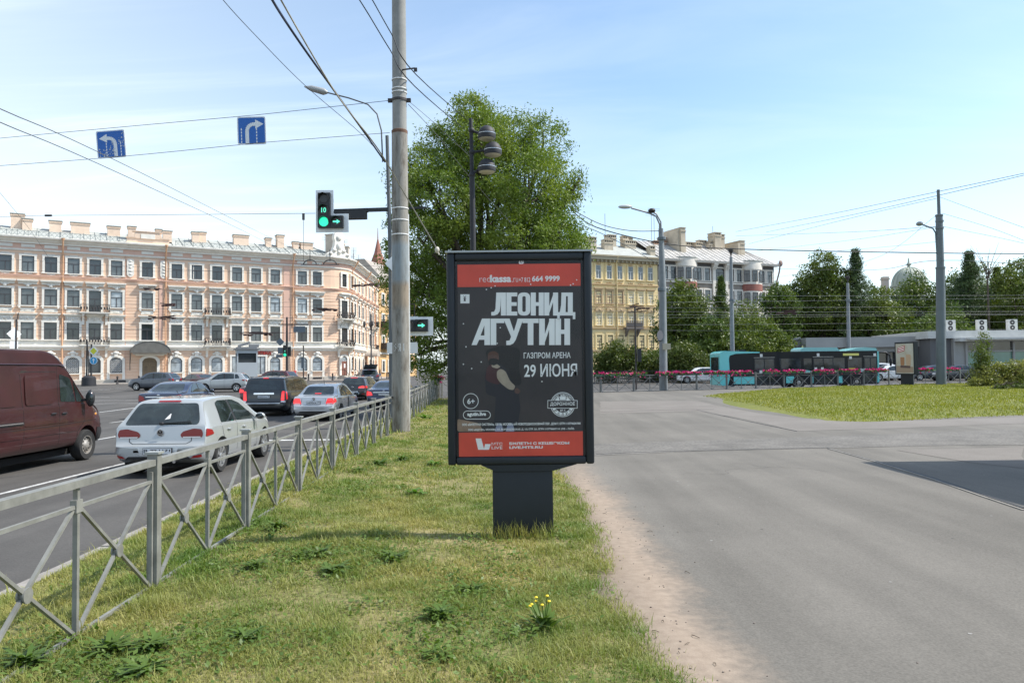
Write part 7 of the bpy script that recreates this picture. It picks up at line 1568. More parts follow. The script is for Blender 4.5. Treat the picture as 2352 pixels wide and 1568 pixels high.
mb = MB(); mb.lathe([(.20, zc - .06), (.205, zc - .03), (.205, zc + .02), (.18, zc + .04)], 24); obj('collar', mb, m_rust, parent=cp, smooth=30)
mb = MB(); mb.lathe([(.182, zc), (.172, zc + 5.0)], 24); obj('upper_shaft', mb, mat('pole_upper', (.25, .25, .235), .8, var=.14, vscale=3), parent=cp, smooth=40)
for v in (185, 206, 214, 228, 480, 507, 540): mb = MB(); z = at(915, v, YPc).z - .28; r = .19 if v < 300 else .213; mb.lathe([(r, z - .014), (r + .006, z - .01), (r + .006, z + .01), (r, z + .014)], 24); obj('band', mb, m_wfr if v != 228 else m_steel, parent=cp)
mb = MB(); z = at(915, 231, YPc).z - .28; mb.lathe([(.183, z - .03), (.20, z - .03), (.20, z + .03), (.183, z + .03)], 24); mb.cbox((-.24, 0, z), .1, .08, .09); mb.cbox((.24, 0, z), .1, .08, .09); obj('clamp', mb, m_iron, parent=cp)
mb = MB(); z = at(935, 166, YPc).z - .28; mb.bar((.1, -.15, z), (.42, -.2, z + .02), .03); mb.cbox((.44, -.2, z - .02), .08, .05, .09); obj('bracket', mb, m_iron, parent=cp)
mb = MB(); mb.tube([(.2, -.02, -.2), (.215, .0, 2.5), (.205, 0, 5.5)], .018, 6); obj('conduit', mb, m_wfr, parent=cp)
g0 = at(912, 798, YPc); mb = MB()
def strk(*pts):
    for a, b in zip(pts, pts[1:]):
        def on(q): x = (q[0] - 915) / 91.6; xx = min(.19, max(-.19, x)); return (xx, -sqrt(max(0, .2155**2 - xx * xx)), g0.z - .28 + (797 - q[1]) / 91.6)
        mb.bar(on(a), on(b), .012, .004)
strk((906, 789), (903, 794), (907, 799), (903, 806)); strk((914, 788), (911, 796), (916, 797)); strk((916, 788), (916, 806)); strk((916, 797), (912, 806)); strk((924, 788), (924, 805)); obj('scrawl', mb, m_pwht, parent=cp)

# ------------------------------------------------------------------ signal mast behind it: lamp arm, signals, signs
YM = 26.0; pm = at(899, 968, YM); m_mast = mat('mast_grey', (.10, .11, .115), .6); mast = thing('signal_mast', 'grey signal mast with curved lamp arm behind the concrete pole', 'mast', (pm.x, YM, .02))
mo = Vector((pm.x, YM, .02)); ML = lambda u, v, Y=YM: at(u, v, Y) - mo
zt = ML(886, 312).z
mb = MB(); mb.tube([(0, 0, 0), (ML(897, 600).x, 0, ML(897, 600).z), (ML(889, 312).x, 0, zt)], [.08, .07, .06], 12); obj('shaft', mb, m_mast, parent=mast, smooth=50)
mb = MB(); mb.tube([ML(879, 372), ML(876, 300), ML(866, 262), ML(845, 240), ML(800, 225), ML(748, 212)], .026, 8); obj('lamp_arm', mb, m_mast, parent=mast, smooth=50)
a_, b_ = ML(752, 213), ML(699, 199); mb = MB(); d = (b_ - a_); mb.tube([a_, a_ + d * .15, a_ + d * .7, b_], [.05, .12, .10, .02], 10); obj('lamp_head', mb, mat('lamp_head_grey', (.33, .34, .34), .45, metal=.3), parent=mast, smooth=50)
mb = MB(); mb.bar(ML(890, 481), ML(768, 485), .11, .12); mb.bar(ML(900, 479), ML(980, 477), .07); mb.bar(ML(845, 483), ML(768, 486), .16, .13); obj('signal_arm', mb, m_dark if 'm_dark' in globals() else mat('signal_black', (.02, .022, .024), .5), parent=mast)
m_sig = MATS['signal_black']; m_sback = mat('signal_back_white', (.80, .82, .82), .6, var=.1, vscale=3); m_lens_off = mat('lens_off', (.035, .035, .035), .25); m_green = mat('green_signal', (.05, .6, .38), .3, emit=((.02, .80, .42), .75)); m_greend = mat('green_digits', (.1, .6, .42), .3, emit=((.12, .95, .62), .7))
mb = MB(); mb.bar(ML(842, 494), ML(768, 496), .28, .26); obj('control_box', mb, m_sig, parent=mast)
def signal_head(par, c, sx, n_l, kinds, px, back=True, arrow=None, shear=0):
    """c centre (local to par) of the lowest lamp; px metres per lamp"""
    h = thing('signal_head', None, None); h.parent = par; h.location = c
    if back: mb = MB(); mb.prism([(-px * .78, -px * .85), (px * .78 + (px * 1.25 if arrow else 0), -px * .85), (px * .78 + (px * 1.25 if arrow else 0), px * .75), (px * .74, px * .75), (px * .74, n_l * px - px * .2), (-px * .78, n_l * px - px * .2)], .02, .035, FR); obj('backboard', mb, m_sback, parent=h)
    mb = MB(); mb.prism([(-px * .52, -px * .5), (px * .52, -px * .5), (px * .52, (n_l - .5) * px), (-px * .52, (n_l - .5) * px)], -.14, .02, FR)
    if arrow: mb.prism([(px * .55, -px * .5), (px * 1.62, -px * .5), (px * 1.62, px * .52), (px * .55, px * .52)], -.14, .018, FR)
    obj('housing', mb, m_sig, parent=h)
    Rx = Matrix.Rotation(pi / 2, 4, 'X')
    for i in range(n_l + (1 if arrow else 0)):
        cx_, cz_, k = (0, i * px, kinds[i]) if i < n_l else (px * 1.08, 0, 'arrow')
        mb = MB(); mb.lathe([(0, .145), (px * .36, .146), (px * .40, .14)], 20, Matrix.Translation((cx_, 0, cz_)) @ Rx); l_ = obj('lens', mb, m_green if k == 'on' else m_lens_off, parent=h)
        mb = MB(); R = px * .43; n = 12; vs = []; 
        for j in range(n + 1):
            a = radians(-10 + 200 * j / n)
            for yy in (-.14, -.33 + .12 * (1 - max(0, sin(a)))): vs.append((cx_ + R * cos(a), yy, cz_ + R * sin(a)))
        mb.add(vs, [(2 * j, 2 * j + 2, 2 * j + 3, 2 * j + 1) for j in range(n)]); v_ = obj('visor', mb, m_sig, parent=h); md = v_.modifiers.new('s', 'SOLIDIFY'); md.thickness = .006
        if k == 'arrow':
            w = px * .3; mb = MB(); mb.prism([(cx_ - w, cz_ - w * .22), (cx_ + w * .1, cz_ - w * .22), (cx_ + w * .1, cz_ - w * .62), (cx_ + w * 1.05, cz_), (cx_ + w * .1, cz_ + w * .62), (cx_ + w * .1, cz_ + w * .22), (cx_ - w, cz_ + w * .22)], -.155, -.15, FR); obj('arrow', mb, m_greend, parent=h)
        if k and k[0].isdigit():
            me = lettering(k, cx_ - px * (.2 if len(k) > 1 else .12), cx_ + px * (.2 if len(k) > 1 else .12), cz_ - px * .21, cz_ + px * .21, .01); obj('digits', me, m_greend, parent=h, loc=(0, -.153, 0))
    return h
signal_head(mast, ML(746, 511, YM - .2), 1, 3, ['on', '10', 'off'], .40, True, True)
hd = signal_head(mast, ML(940, 748, YM - .15), 1, 1, ['off'], .40, True, True)
mb = MB(); c = ML(915, 605, YM - .2); w = 31 / 66.9 * 1.0; mb.prism(rpoly([(c.x - w, c.z), (c.x, c.z - w), (c.x + w, c.z), (c.x, c.z + w)], .05), c.y - .012, c.y + .012, FR); obj('priority_sign', mb, m_sback, parent=mast)
mb = MB(); c = ML(924, 799, YM - .2); mb.prism(rpoly([(c.x - .52, c.z - .19), (c.x + .52, c.z - .19), (c.x + .52, c.z + .19), (c.x - .52, c.z + .19)], .05), c.y - .012, c.y + .012, FR); pl_ = obj('plate_sign', mb, mat('sign_white', (.7, .7, .69), .5), parent=mast)
mb = MB(); mb.prism([(c.x + .22, c.z - .11), (c.x + .26, c.z - .11), (c.x + .26, c.z + .08), (c.x + .22, c.z + .08)], c.y - .018, c.y - .014, FR); mb.prism([(c.x + .1, c.z + .085), (c.x + .26, c.z + .085), (c.x + .26, c.z + .12), (c.x + .1, c.z + .12)], c.y - .018, c.y - .014, FR); obj('plate_mark', mb, m_ink, parent=pl_)
mb = MB(); [mb.bar(ML(a, b, YM), ML(c_, d_, YM), .03) for a, b, c_, d_ in ((893, 605, 915, 605), (893, 700, 952, 698), (952, 698, 952, 790), (893, 800, 925, 800))]; obj('sign_bracket', mb, m_iron, parent=mast)
# grey pipe lamp post with three dome lamps
YD = 20.0; p = at(1090, 985, YD); dl = thing('dome_lamp_post', 'black lamp post with three dome shaped lamps rising behind the billboard', 'lamp post', (p.x, YD, .3)); do = Vector((p.x, YD, .3)); DL = lambda u, v, Y=YD: at(u, v, Y) - do
m_dl = mat('lamp_post_black', (.020, .021, .025), .65)
mb = MB(); t0 = DL(1081, 273); mb.tube([(0, 0, -.1), (DL(1086, 520).x, 0, DL(1086, 520).z), (DL(1084, 400).x, 0, DL(1084, 400).z)], [.085, .075, .07], 12); mb.tube([DL(1084, 400), DL(1082, 300), t0], [.055, .05, .05], 10); obj('shaft', mb, m_dl, parent=dl, smooth=50)
for (u, v), (ua, va) in (((1118, 308), (1083, 300)), ((1132, 345), (1084, 350)), ((1118, 384), (1084, 402))):
    a_ = DL(ua, va); c = DL(u, v, YD - .1); mb = MB(); mb.tube([a_, (c.x - .15, (a_.y + c.y) / 2, c.z + .02)], .035, 8); mb.ell(tuple(a_), .085, .085, .085, 10, 6); ar_ = obj('lamp_arm', mb, m_dl, parent=dl, smooth=50)
    mb = MB(); r = .235; mb.lathe([(0, r * .95), (r * .35, r * .9), (r * .68, r * .68), (r * .9, r * .35), (r, 0), (r, -.10), (r * .96, -.13)], 22, Matrix.Translation(c)); hd_ = obj('lamp_dome', mb, m_dl, parent=dl, smooth=50)
    mb = MB(); mb.lathe([(r + .003, .004), (r + .003, -.008)], 22, Matrix.Translation(c)); obj('dome_band', mb, m_rim, parent=hd_)
    mb = MB(); mb.lathe([(r * .95, -.128), (r * .7, -.16), (0, -.175)], 22, Matrix.Translation(c)); obj('lamp_lens', mb, mat('lamp_lens', (.5, .47, .38), .4), parent=hd_, smooth=50)

# ------------------------------------------------------------------ blue lane signs hung on span wires
m_sblue = mat('sign_blue', (.012, .115, .42), .45, var=.05, vscale=5); m_sw = mat('sign_white_film', (.72, .74, .74), .5); m_chip = mat('sign_worn', (.45, .5, .55), .7)
def hang_sign(u, v, Y, half, right, label, tilt):
    c = at(u, v, Y); s_ = thing('lane_sign', label, 'traffic sign', c); s_.rotation_euler = (0, tilt, radians(4)); h = half
    mb = MB(); mb.prism(rpoly([(-h, -h), (h, -h), (h, h), (-h, h)], .06), 0, .02, FR); obj('sign_plate', mb, m_sw, parent=s_)
    k = h - .03; mb = MB(); mb.prism(rpoly([(-k, -k), (k, -k), (k, k), (-k, k)], .045), -.004, -.001, FR); obj('sign_face', mb, m_sblue, parent=s_)
    g = 1 if right else -1; w = .065; pts_o = []; 
    cx_, cz_, R = -.12 + .2, .12 - .2, .2
    ax = -.12; az = .17
    path = [(ax, -k), (ax, az - .18)] + [(ax + .18 - .18 * cos(a), az - .18 + .18 * sin(a)) for a in np.linspace(0, pi / 2, 7)][1:] + [(.10, az)]
    mb = MB()
    for (a, b), (c_, d_) in zip(path, path[1:]): 
        dd = Vector((c_ - a, d_ - b)).normalized(); n_ = Vector((-dd.y, dd.x)) * w * .75
        mb.add([(g * (a + n_.x), -.0065, b + n_.y), (g * (c_ + n_.x), -.0065, d_ + n_.y), (g * (c_ - n_.x), -.0065, d_ - n_.y), (g * (a - n_.x), -.0065, b - n_.y)], [(0, 1, 2, 3)])
    mb.add([(g * .10, -.0066, az + .125), (g * .32, -.0066, az), (g * .10, -.0066, az - .125)], [(0, 1, 2)])
    obj('arrow', mb, m_sw, parent=s_)
    mb = MB()
    for xx in (-.27, .13):
        for j in range(5): z_ = -k + .01 + j * .085; mb.add([(g * (xx - .014), -.006, z_), (g * (xx + .014), -.006, z_), (g * (xx + .014), -.006, z_ + .06), (g * (xx - .014), -.006, z_ + .06)], [(0, 1, 2, 3)])
    obj('lane_dashes', mb, m_sw, parent=s_)
    if not right:
        mb = MB()
        for _ in range(70):
            x_, z_ = random.choice(((random.uniform(-k, -.05), random.uniform(-k, -.12)), (random.uniform(.2, k), random.uniform(-.1, k)), (random.uniform(-.05, .12), random.uniform(-k, .05)))); r = random.uniform(.006, .028); mb.add([(x_ + r * cos(a) * random.uniform(.4, 1.2), -.0072, z_ + r * sin(a) * random.uniform(.4, 1.4)) for a in np.linspace(0, 2 * pi, 7)[:-1]], [tuple(range(6))])
        o = obj('worn_spots', mb, m_chip, parent=s_); o['kind'] = 'stuff'
    mb = MB(); [mb.box(xx - .02, xx + .02, .021, .05, -h * .95, h * .95) for xx in (-.22, .22)]; obj('sign_rails', mb, m_steel, parent=s_)
    return c
c1 = hang_sign(578, 300, 20.2, .378, True, 'blue right turn lane sign hanging on the span wires', radians(-2)); c2 = hang_sign(255, 331, 21.6, .40, False, 'worn blue left turn lane sign hanging on the span wires', radians(-5))

# ------------------------------------------------------------------ wires
m_wire = mat('wire_dark', (.03, .032, .036), .6); m_wireg = mat('wire_grey', (.10, .105, .11), .6); m_cable = mat('cable_navy', (.012, .016, .045), .6); m_rope = mat('rope_pale', (.33, .31, .25), .8, var=.2, vscale=12)
def wire(name, label, pts, r, m, group=None, sag=0.0, n=6, cat='wire'):
    P = [at(*p) if len(p) == 3 else Vector(p) for p in pts]
    if len(P) == 2:
        a, b = P; k = 14; P = [a + (b - a) * (i / k) - Vector((0, 0, sag * 4 * (i / k) * (1 - i / k))) for i in range(k + 1)]
    else:
        f = []
        for i in range(len(P) - 1):
            p0, p1, p2, p3 = P[max(i - 1, 0)], P[i], P[i + 1], P[min(i + 2, len(P) - 1)]
            for j in range(6):
                t = j / 6; f.append(.5 * ((2 * p1) + (-p0 + p2) * t + (2 * p0 - 5 * p1 + 4 * p2 - p3) * t * t + (-p0 + 3 * p1 - 3 * p2 + p3) * t**3))
        P = f + [P[-1]]
    mb = MB(); mb.tube(P, r, n); o = obj(name, mb, m, smooth=60); return tagp(o, label, cat, group)
G1 = 'overhead wires at the near mast'
wire('span_wire', 'upper span wire carrying the two blue lane signs', [(-220, 338, 23.5), (224, 297, 21.7), (546, 268, 20.25), (610, 262, 20.1), (895, 231, 19)], .007, m_wire, G1)
wire('span_wire', 'lower span wire carrying the two blue lane signs', [(-220, 396, 23.5), (226, 364, 21.7), (548, 333, 20.25), (610, 327, 20.1), (895, 305, 19)], .007, m_wire, G1)
wire('twisted_cable', 'thick twisted navy cable coming down to the signal mast', [(600, -60, 13), (625, 0, 14), (690, 100, 16.5), (770, 212, 20), (830, 295, 23), (884, 372, 26)], .028, m_cable, G1, cat='cable')
wire('guy_rope', 'pale steel rope slanting across the concrete pole to a white insulator', [(620, -50, 12), (645, 0, 12.6), (770, 212, 15), (870, 345, 16.8), (935, 455, 18.0), (1003, 570, 18.6)], .016, m_rope, G1, cat='cable')
mb = MB(); c = at(1004, 574, 18.6); mb.ell(tuple(c), .06, .06, .085, 10, 6); mb.tube([c, c + Vector((.05, 0, -.12))], .02, 6); o = obj('insulator', mb, mat('insulator_pale', (.5, .46, .38), .5), smooth=50); tagp(o, 'white insulator knob at the end of the pale rope above the billboard', 'insulator')
wire('thin_wire', 'thin dark wire from the top left down to the signal mast', [(470, -60, 14), (512, 0, 15), (590, 85, 17), (700, 196, 20), (830, 308, 23), (882, 365, 25.8)], .008, m_wire, G1)
wire('feeder_cable', 'left of two black feeder cables passing before the concrete pole', [(800, -40, 16.5), (845, 31, 17.2), (896, 115, 18.4), (952, 198, 19.3), (1076, 305, 34)], .014, m_wire, G1, cat='cable')
wire('feeder_cable', 'right of two black feeder cables passing before the concrete pole', [(825, -50, 16.4), (855, 0, 17), (899, 78, 18.3), (956, 172, 19.2), (1085, 285, 34)], .014, m_wire, G1, cat='cable')
wire('thin_wire', 'thin wire running from the concrete pole down through the tree', [(938, 240, 19), (1010, 318, 22), (1085, 414, 26), (1225, 570, 33)], .008, m_wireg, G1)
wire('thin_wire', 'thin wire from the clamp of the concrete pole to the dome lamps', [(938, 232, 19), (1000, 285, 20), (1080, 360, 21.5)], .006, m_wireg, G1)
G2 = 'trolleybus wires over the square'
wire('contact_wire', 'upper of two contact wires slanting from the left edge towards the peach house', [(-120, 192, 9), (0, 250, 11), (320, 395, 20), (627, 549, 55), (760, 610, 82)], .008, m_wireg, G2)
wire('contact_wire', 'lower of two contact wires slanting from the left edge towards the peach house', [(-120, 224, 9), (0, 281, 11), (300, 410, 19), (590, 546, 50), (700, 606, 82)], .008, m_wireg, G2)
wire('span_wire', 'level span wire above the roof of the peach house', [(-200, 500, 44), (0, 498, 42), (105, 495, 41), (400, 493, 35), (724, 490, 27)], .010, m_wireg, G2)
mb = MB(); a, b = at(104, 495, 41), at(118, 495, 40.9); mb.tube([a, b], .06, 8); o = obj('wire_joint', mb, m_wire); tagp(o, 'dark splice on the level span wire above the peach roof', 'wire joint')
mb = MB(); mb.tube([at(697, 491, 28), at(697, 505, 28)], .05, 8); mb.tube([at(697, 505, 28), at(697, 600, 28)], .008, 5); o = obj('wire_dropper', mb, m_wire); tagp(o, 'dropper with insulator hanging from the level span wire', 'wire dropper')
wire('contact_wire', 'short wire falling from the left edge to the roof corner', [(-60, 380, 60), (0, 443, 64), (72, 532, 70), (120, 605, 80)], .014, m_wireg, G2)
for i, (a, b, Y0_, Y1_) in enumerate(((576, 612, 70, 62), (590, 640, 66, 64), (622, 618, 72, 66), (700, 690, 70, 62), (712, 700, 60, 66), (730, 728, 64, 60), (760, 742, 62, 58), (745, 768, 74, 60))):
    wire('contact_wire', ORD[i] + ' from the top of the thin trolley wires before the peach house', [(-60, a, Y0_), (400, (a + b) / 2 + 3, (Y0_ + Y1_) / 2), (885, b, Y1_)], .012, m_wireg, G2)
# trolley wire switches: dark bundles of bars
def trolley_switch(u, v, Y, w, label):
    c = at(u, v, Y); mb = MB()
    for k in range(7): a = Vector((random.uniform(-w, w * .2), random.uniform(-.6, .6), random.uniform(-.12, .12))); mb.bar(a, a + Vector((random.uniform(.4, 1) * w, random.uniform(-.4, .4), random.uniform(-.1, .1))), random.uniform(.04, .1))
    for k in range(4): a = Vector((random.uniform(-w, w), random.uniform(-.6, .6), -.15)); mb.cbox(tuple(a), .25, .2, .12)
    o = obj('trolley_switch', mb, mat('switch_rust', (.07, .035, .03), .8), loc=c); tagp(o, label, 'trolley wire switch', 'wire switches over the square')
trolley_switch(372, 728, 62, 1.7, 'largest dark wire switch hanging before the middle of the peach house'); trolley_switch(600, 765, 60, 1.9, 'wire switch hanging before the guard booth'); trolley_switch(352, 661, 66, .7, 'short wire switch before the upper floor of the peach house'); trolley_switch(752, 709, 66, 1.3, 'wire switch left of the corner balcony'); trolley_switch(843, 653, 60, 1.4, 'wire switch before the side wing beside the concrete pole'); trolley_switch(385, 697, 64, .6, 'small wire switch above the largest one')
for u in (712, 758):
    c = at(u, 600, 58); mb = MB(); mb.tube([c + Vector((0, 0, .9)), c], .03, 6); mb.tube([c + Vector((.5 * cos(a), 0, -.25 + .35 * sin(a))) for a in np.linspace(0, pi, 9)], .04, 6); mb.bar(c + Vector((-.7, 0, -.25)), c + Vector((.7, 0, -.25)), .05)
    o = obj('wire_hanger', mb, m_wire); tagp(o, ('left' if u < 730 else 'right') + ' wire hanger with hoop below the corner gable', 'wire hanger', 'wire hangers by the corner gable')
G3 = 'wires over the street on the right'
YR = 46.0
wire('guy_wire', 'highest wire rising to the top of the thick grey pole', [(1690, 532, 90), (1900, 493, 62), (2155, 440, YR), (2400, 388, 40)], .016, m_wireg, G3)
wire('guy_wire', 'second wire rising to the top of the thick grey pole', [(1760, 533, 90), (1950, 495, 62), (2155, 449, YR), (2400, 391, 40)], .016, m_wireg, G3)
wire('guy_wire', 'third wire rising to the top of the thick grey pole', [(1720, 560, 90), (1950, 502, 62), (2150, 456, YR)], .014, m_wireg, G3)
wire('feeder_cable', 'thick sagging cable from the tree to the thick grey pole', [(1310, 480, 42), (1370, 522, 43), (1520, 558, 44), (1700, 572, 45), (2150, 581, YR), (2420, 583, 47)], .03, m_wire, G3, cat='cable')
wire('feeder_cable', 'sagging cable from the tree to the lamp pole', [(1312, 480, 42), (1380, 515, 43), (1450, 530, 43.5), (1522, 530, 44)], .022, m_wire, G3, cat='cable')
wire('feeder_cable', 'lowest cable leaving the tree towards the yellow house', [(1318, 510, 42), (1400, 545, 46), (1500, 600, 60), (1640, 690, 80)], .02, m_wire, G3, cat='cable')
for i, (pp, r) in enumerate((([(1690, 542, 100), (1950, 533, 70), (2152, 520, YR)], .016), ([(1740, 576, 100), (1950, 552, 70), (2152, 521, YR)], .012), ([(1780, 617, 100), (2000, 620, 70), (2152, 598, YR), (2400, 612, 50)], .018), ([(2152, 450, YR), (2260, 490, 42), (2400, 540, 36)], .010), ([(2165, 490, YR), (2280, 525, 42), (2400, 572, 36)], .010), ([(2165, 520, YR), (2290, 545, 42), (2400, 570, 36)], .010), ([(1760, 640, 100), (1990, 600, 70), (2150, 495, YR)], .010), ([(2155, 555, YR), (2000, 570, 60), (1850, 582, 80)], .010))):
    wire('guy_wire', ('upper', 'lower')[i] + ' level guy wire from the pole lamp to the left' if i < 2 else ('long guy wire below the thick cable of the grey pole', 'steepest guy wire falling right from the thick grey pole', 'middle guy wire falling right from the thick grey pole', 'lowest guy wire falling right from the thick grey pole', 'guy wire slanting down left under the pole lamp', 'short guy wire left of the grey pole under the thick cable')[i - 2], pp, r, m_wireg, G3)
for i, (a, b) in enumerate(((671, 678), (690, 684), (700, 703), (708, 715), (716, 720), (724, 722), (741, 738), (752, 756))):
    wire('contact_wire', ORD[i] + ' from the top of the trolley wires before the right hand trees', [(1366, a + 6, 60 + i), (1750, (a + b) / 2 + 5, 60 + i), (2400, b, 62 + i)], .010, mat('wire_pale', (.22, .23, .24), .6), G3)
trolley_switch(1800, 716, 62, 1.4, 'wire switch before the trees above the bus'); trolley_switch(1460, 705, 60, .9, 'wire switch before the yellow house')

# ------------------------------------------------------------------ poles and lamps farther off
m_pgrey = mat('pole_grey', (.12, .145, .165), .55, var=.08, vscale=1.5); m_pgrey2 = mat('pole_grey_pale', (.20, .22, .235), .6, var=.15, vscale=2)
YL = 44.0; p = at(1524, 898, YL); lp = thing('lamp_pole', 'grey pole with two curved lamp arms beside the yellow house', 'lamp post', (p.x, YL, PZ(9, 43))); lo_ = Vector((p.x, YL, PZ(9, 43))); LL_ = lambda u, v, Y=YL: at(u, v, Y) - lo_
mb = MB(); mb.tube([(0, 0, -.1), LL_(1522, 660), LL_(1518, 525)], [.24, .2, .14], 14); obj('shaft', mb, m_pgrey2, parent=lp, smooth=50)
for v in (548, 665, 780): mb = MB(); c = LL_(1520, v); mb.lathe([(.2, -.1), (.245, -.08), (.245, .08), (.2, .1)], 14, Matrix.Translation(c)); obj('band', mb, m_pgrey, parent=lp)
mb = MB(); mb.tube([LL_(1516, 560), LL_(1515, 515), LL_(1507, 497), LL_(1490, 489), LL_(1450, 478)], .05, 8); a_ = obj('lamp_arm', mb, m_steel, parent=lp, smooth=50); mb = MB(); c = LL_(1436, 475); mb.ell(tuple(c), .42, .16, .12, 12, 6); obj('lamp_head', mb, mat('lamp_grey', (.5, .52, .52), .4), parent=a_, smooth=50)
mb = MB(); mb.tube([LL_(1520, 560), LL_(1518, 510), LL_(1509, 493), LL_(1500, 486)], .045, 8); a_ = obj('lamp_arm', mb, m_steel, parent=lp, smooth=50); mb = MB(); c = LL_(1497, 484); mb.ell(tuple(c), .22, .3, .14, 10, 6); obj('lamp_head', mb, m_iron, parent=a_, smooth=50)
mb = MB(); c = LL_(1527, 796); mb.cbox(tuple(c + Vector((.05, -.27, 0))), .45, .12, .35); obj('notice_box', mb, mat('box_beige', (.42, .39, .30), .7), parent=lp)
mb = MB(); c = LL_(1516, 770, YL - .25); mb.lathe([(0, 0), (.18, 0), (.18, .02), (0, .02)], 16, Matrix.Translation(c) @ Matrix.Rotation(pi / 2, 4, 'X') @ Matrix.Scale(1.6, 4, (0, 1, 0))); obj('round_sign', mb, mat('sign_back', (.33, .3, .31), .6), parent=lp)
p = at(2162, 888, YR); bp_ = thing('catenary_pole', 'thick dark grey stepped pole in the lawn island on the right', 'pole', (p.x, YR, IZ(p.x, YR) if in_poly(p.x, YR, ISL) else PZ(p.x, YR))); bo_ = bp_.location.copy(); BL = lambda u, v, Y=YR: at(u, v, Y) - bo_
mb = MB(); mb.tube([(0, 0, -.1), BL(2160, 615)], [.285, .25], 16); mb.tube([BL(2160, 616), BL(2157, 495)], [.215, .2], 16); mb.tube([BL(2157, 496), BL(2155, 436)], [.10, .09], 10); obj('shaft', mb, m_pgrey, parent=bp_, smooth=50)
for u, v, r in ((2160, 615, .275), (2157, 495, .225), (2158, 524, .235), (2158, 508, .235)): mb = MB(); mb.lathe([(r - .03, -.06), (r, -.05), (r, .05), (r - .03, .06)], 16, Matrix.Translation(BL(u, v))); obj('band', mb, m_pgrey, parent=bp_)
mb = MB(); mb.tube([BL(2152, 580), BL(2149, 535), BL(2143, 525), BL(2114, 514)], .045, 8); a_ = obj('lamp_arm', mb, m_pgrey, parent=bp_, smooth=50); mb = MB(); mb.ell(tuple(BL(2112, 514)), .2, .2, .14, 10, 6); obj('lamp_head', mb, m_steel, parent=a_, smooth=50)
for u, v0, v1, Y, r, lb in ((1681, 800, 590, 62, .2, 'slim grey pole rising behind the tail of the bus'), (1949, 770, 650, 78, .22, 'slim grey pole rising behind the middle of the bus')):
    a, b = at(u + 2, 880, Y), at(u - 2, v1, Y); pl_ = thing('slim_pole', lb, 'pole', (a.x, Y, RZ(a.x, Y)), 0, 'slim grey poles beyond the bus'); q = pl_.location; mb = MB(); mb.tube([Vector((0, 0, 0)), b * .5 + a * .5 - q, b - q], [r, r * .85, r * .6], 10); obj('shaft', mb, m_pgrey2, parent=pl_, smooth=50)
    mb = MB(); c = at(u, 690, Y) - q; mb.lathe([(r * .8, -.1), (r + .04, -.1), (r + .04, .1), (r * .8, .1)], 10, Matrix.Translation(c)); obj('band', mb, m_pgrey, parent=pl_)
    mb = MB(); c = b - q; mb.lathe([(.03, 0), (.09, .3), (.2, .5), (.22, .7), (0, .75)], 10, Matrix.Translation(c)); obj('lamp_top', mb, m_iron, parent=pl_)
# post with crossbars before the yellow house
p = at(1461, 860, 58); q = (p.x, 58, RZ(p.x, 58)); cpst = thing('signal_post', 'thin dark post with a small signal before the yellow house', 'post', q); z1_ = at(1461, 705, 58).z - q[2]; mb = MB(); mb.tube([(0, 0, 0), (0, 0, z1_)], .07, 8); obj('shaft', mb, m_iron, parent=cpst); mb = MB(); mb.bar((-.6, 0, z1_ - .4), (.9, .2, z1_ - .3), .06); obj('crossbar', mb, m_iron, parent=cpst); mb = MB(); mb.box(.12, .42, -.15, .15, z1_ - 4.2, z1_ - 3.2); obj('signal_box', mb, m_sig, parent=cpst)
# second street billboard by the far fence
Yb2 = 46.4; c = at(2080, 888, Yb2); b2 = thing('street_billboard', 'smaller looking street billboard with a pale food poster by the far fence', 'billboard', (c.x, Yb2, PZ(c.x, Yb2)), radians(-66))
mb = MB(); mb.box(-.69, .69, 0, .3, .72, 2.72); obj('case', mb, m_anth, parent=b2); mb = MB(); mb.box(-.36, .36, .05, .25, -.2, .719); obj('leg', mb, m_anth, parent=b2)
m_po = mat('food_poster', (.42, .36, .26), .5, var2=(.50, .50, .46), var=.3, vscale=1.5); mb = MB(); mb.box(-.6, .6, -.02, -.001, .8, 2.62); po2 = obj('poster', mb, m_po, parent=b2)
def f2_(nm, poly, m, y=-.024): return flat(nm, poly, y, m, po2)
f2_('red_label', [(-.48, 2.05), (.02, 2.18), (.04, 2.52), (-.46, 2.38)], mat('label_red', (.40, .03, .04), .5)); [f2_('label_line', [(-.42, 2.12 + i * .1), (-.0, 2.23 + i * .1), (-.0, 2.27 + i * .1), (-.42, 2.16 + i * .1)], m_pwht, -.028) for i in range(3)]
f2_('print_cup', rpoly([(-.28, 1.3), (-.02, 1.3), (.0, 1.8), (-.3, 1.8)], .06), mat('print_orange', (.36, .17, .07), .5)); f2_('print_cup', rpoly([(.12, 1.25), (.42, 1.25), (.44, 1.95), (.1, 1.95)], .06), mat('print_tan', (.48, .33, .22), .5)); f2_('print_table', [(-.58, .85), (.58, .85), (.58, 1.2), (-.58, 1.28)], mat('print_brown', (.33, .24, .17), .5)); f2_('print_tray', rpoly([(-.3, 1.15), (.4, 1.12), (.4, 1.26), (-.3, 1.3)], .05), mat('print_dark', (.1, .06, .05), .5), -.027)

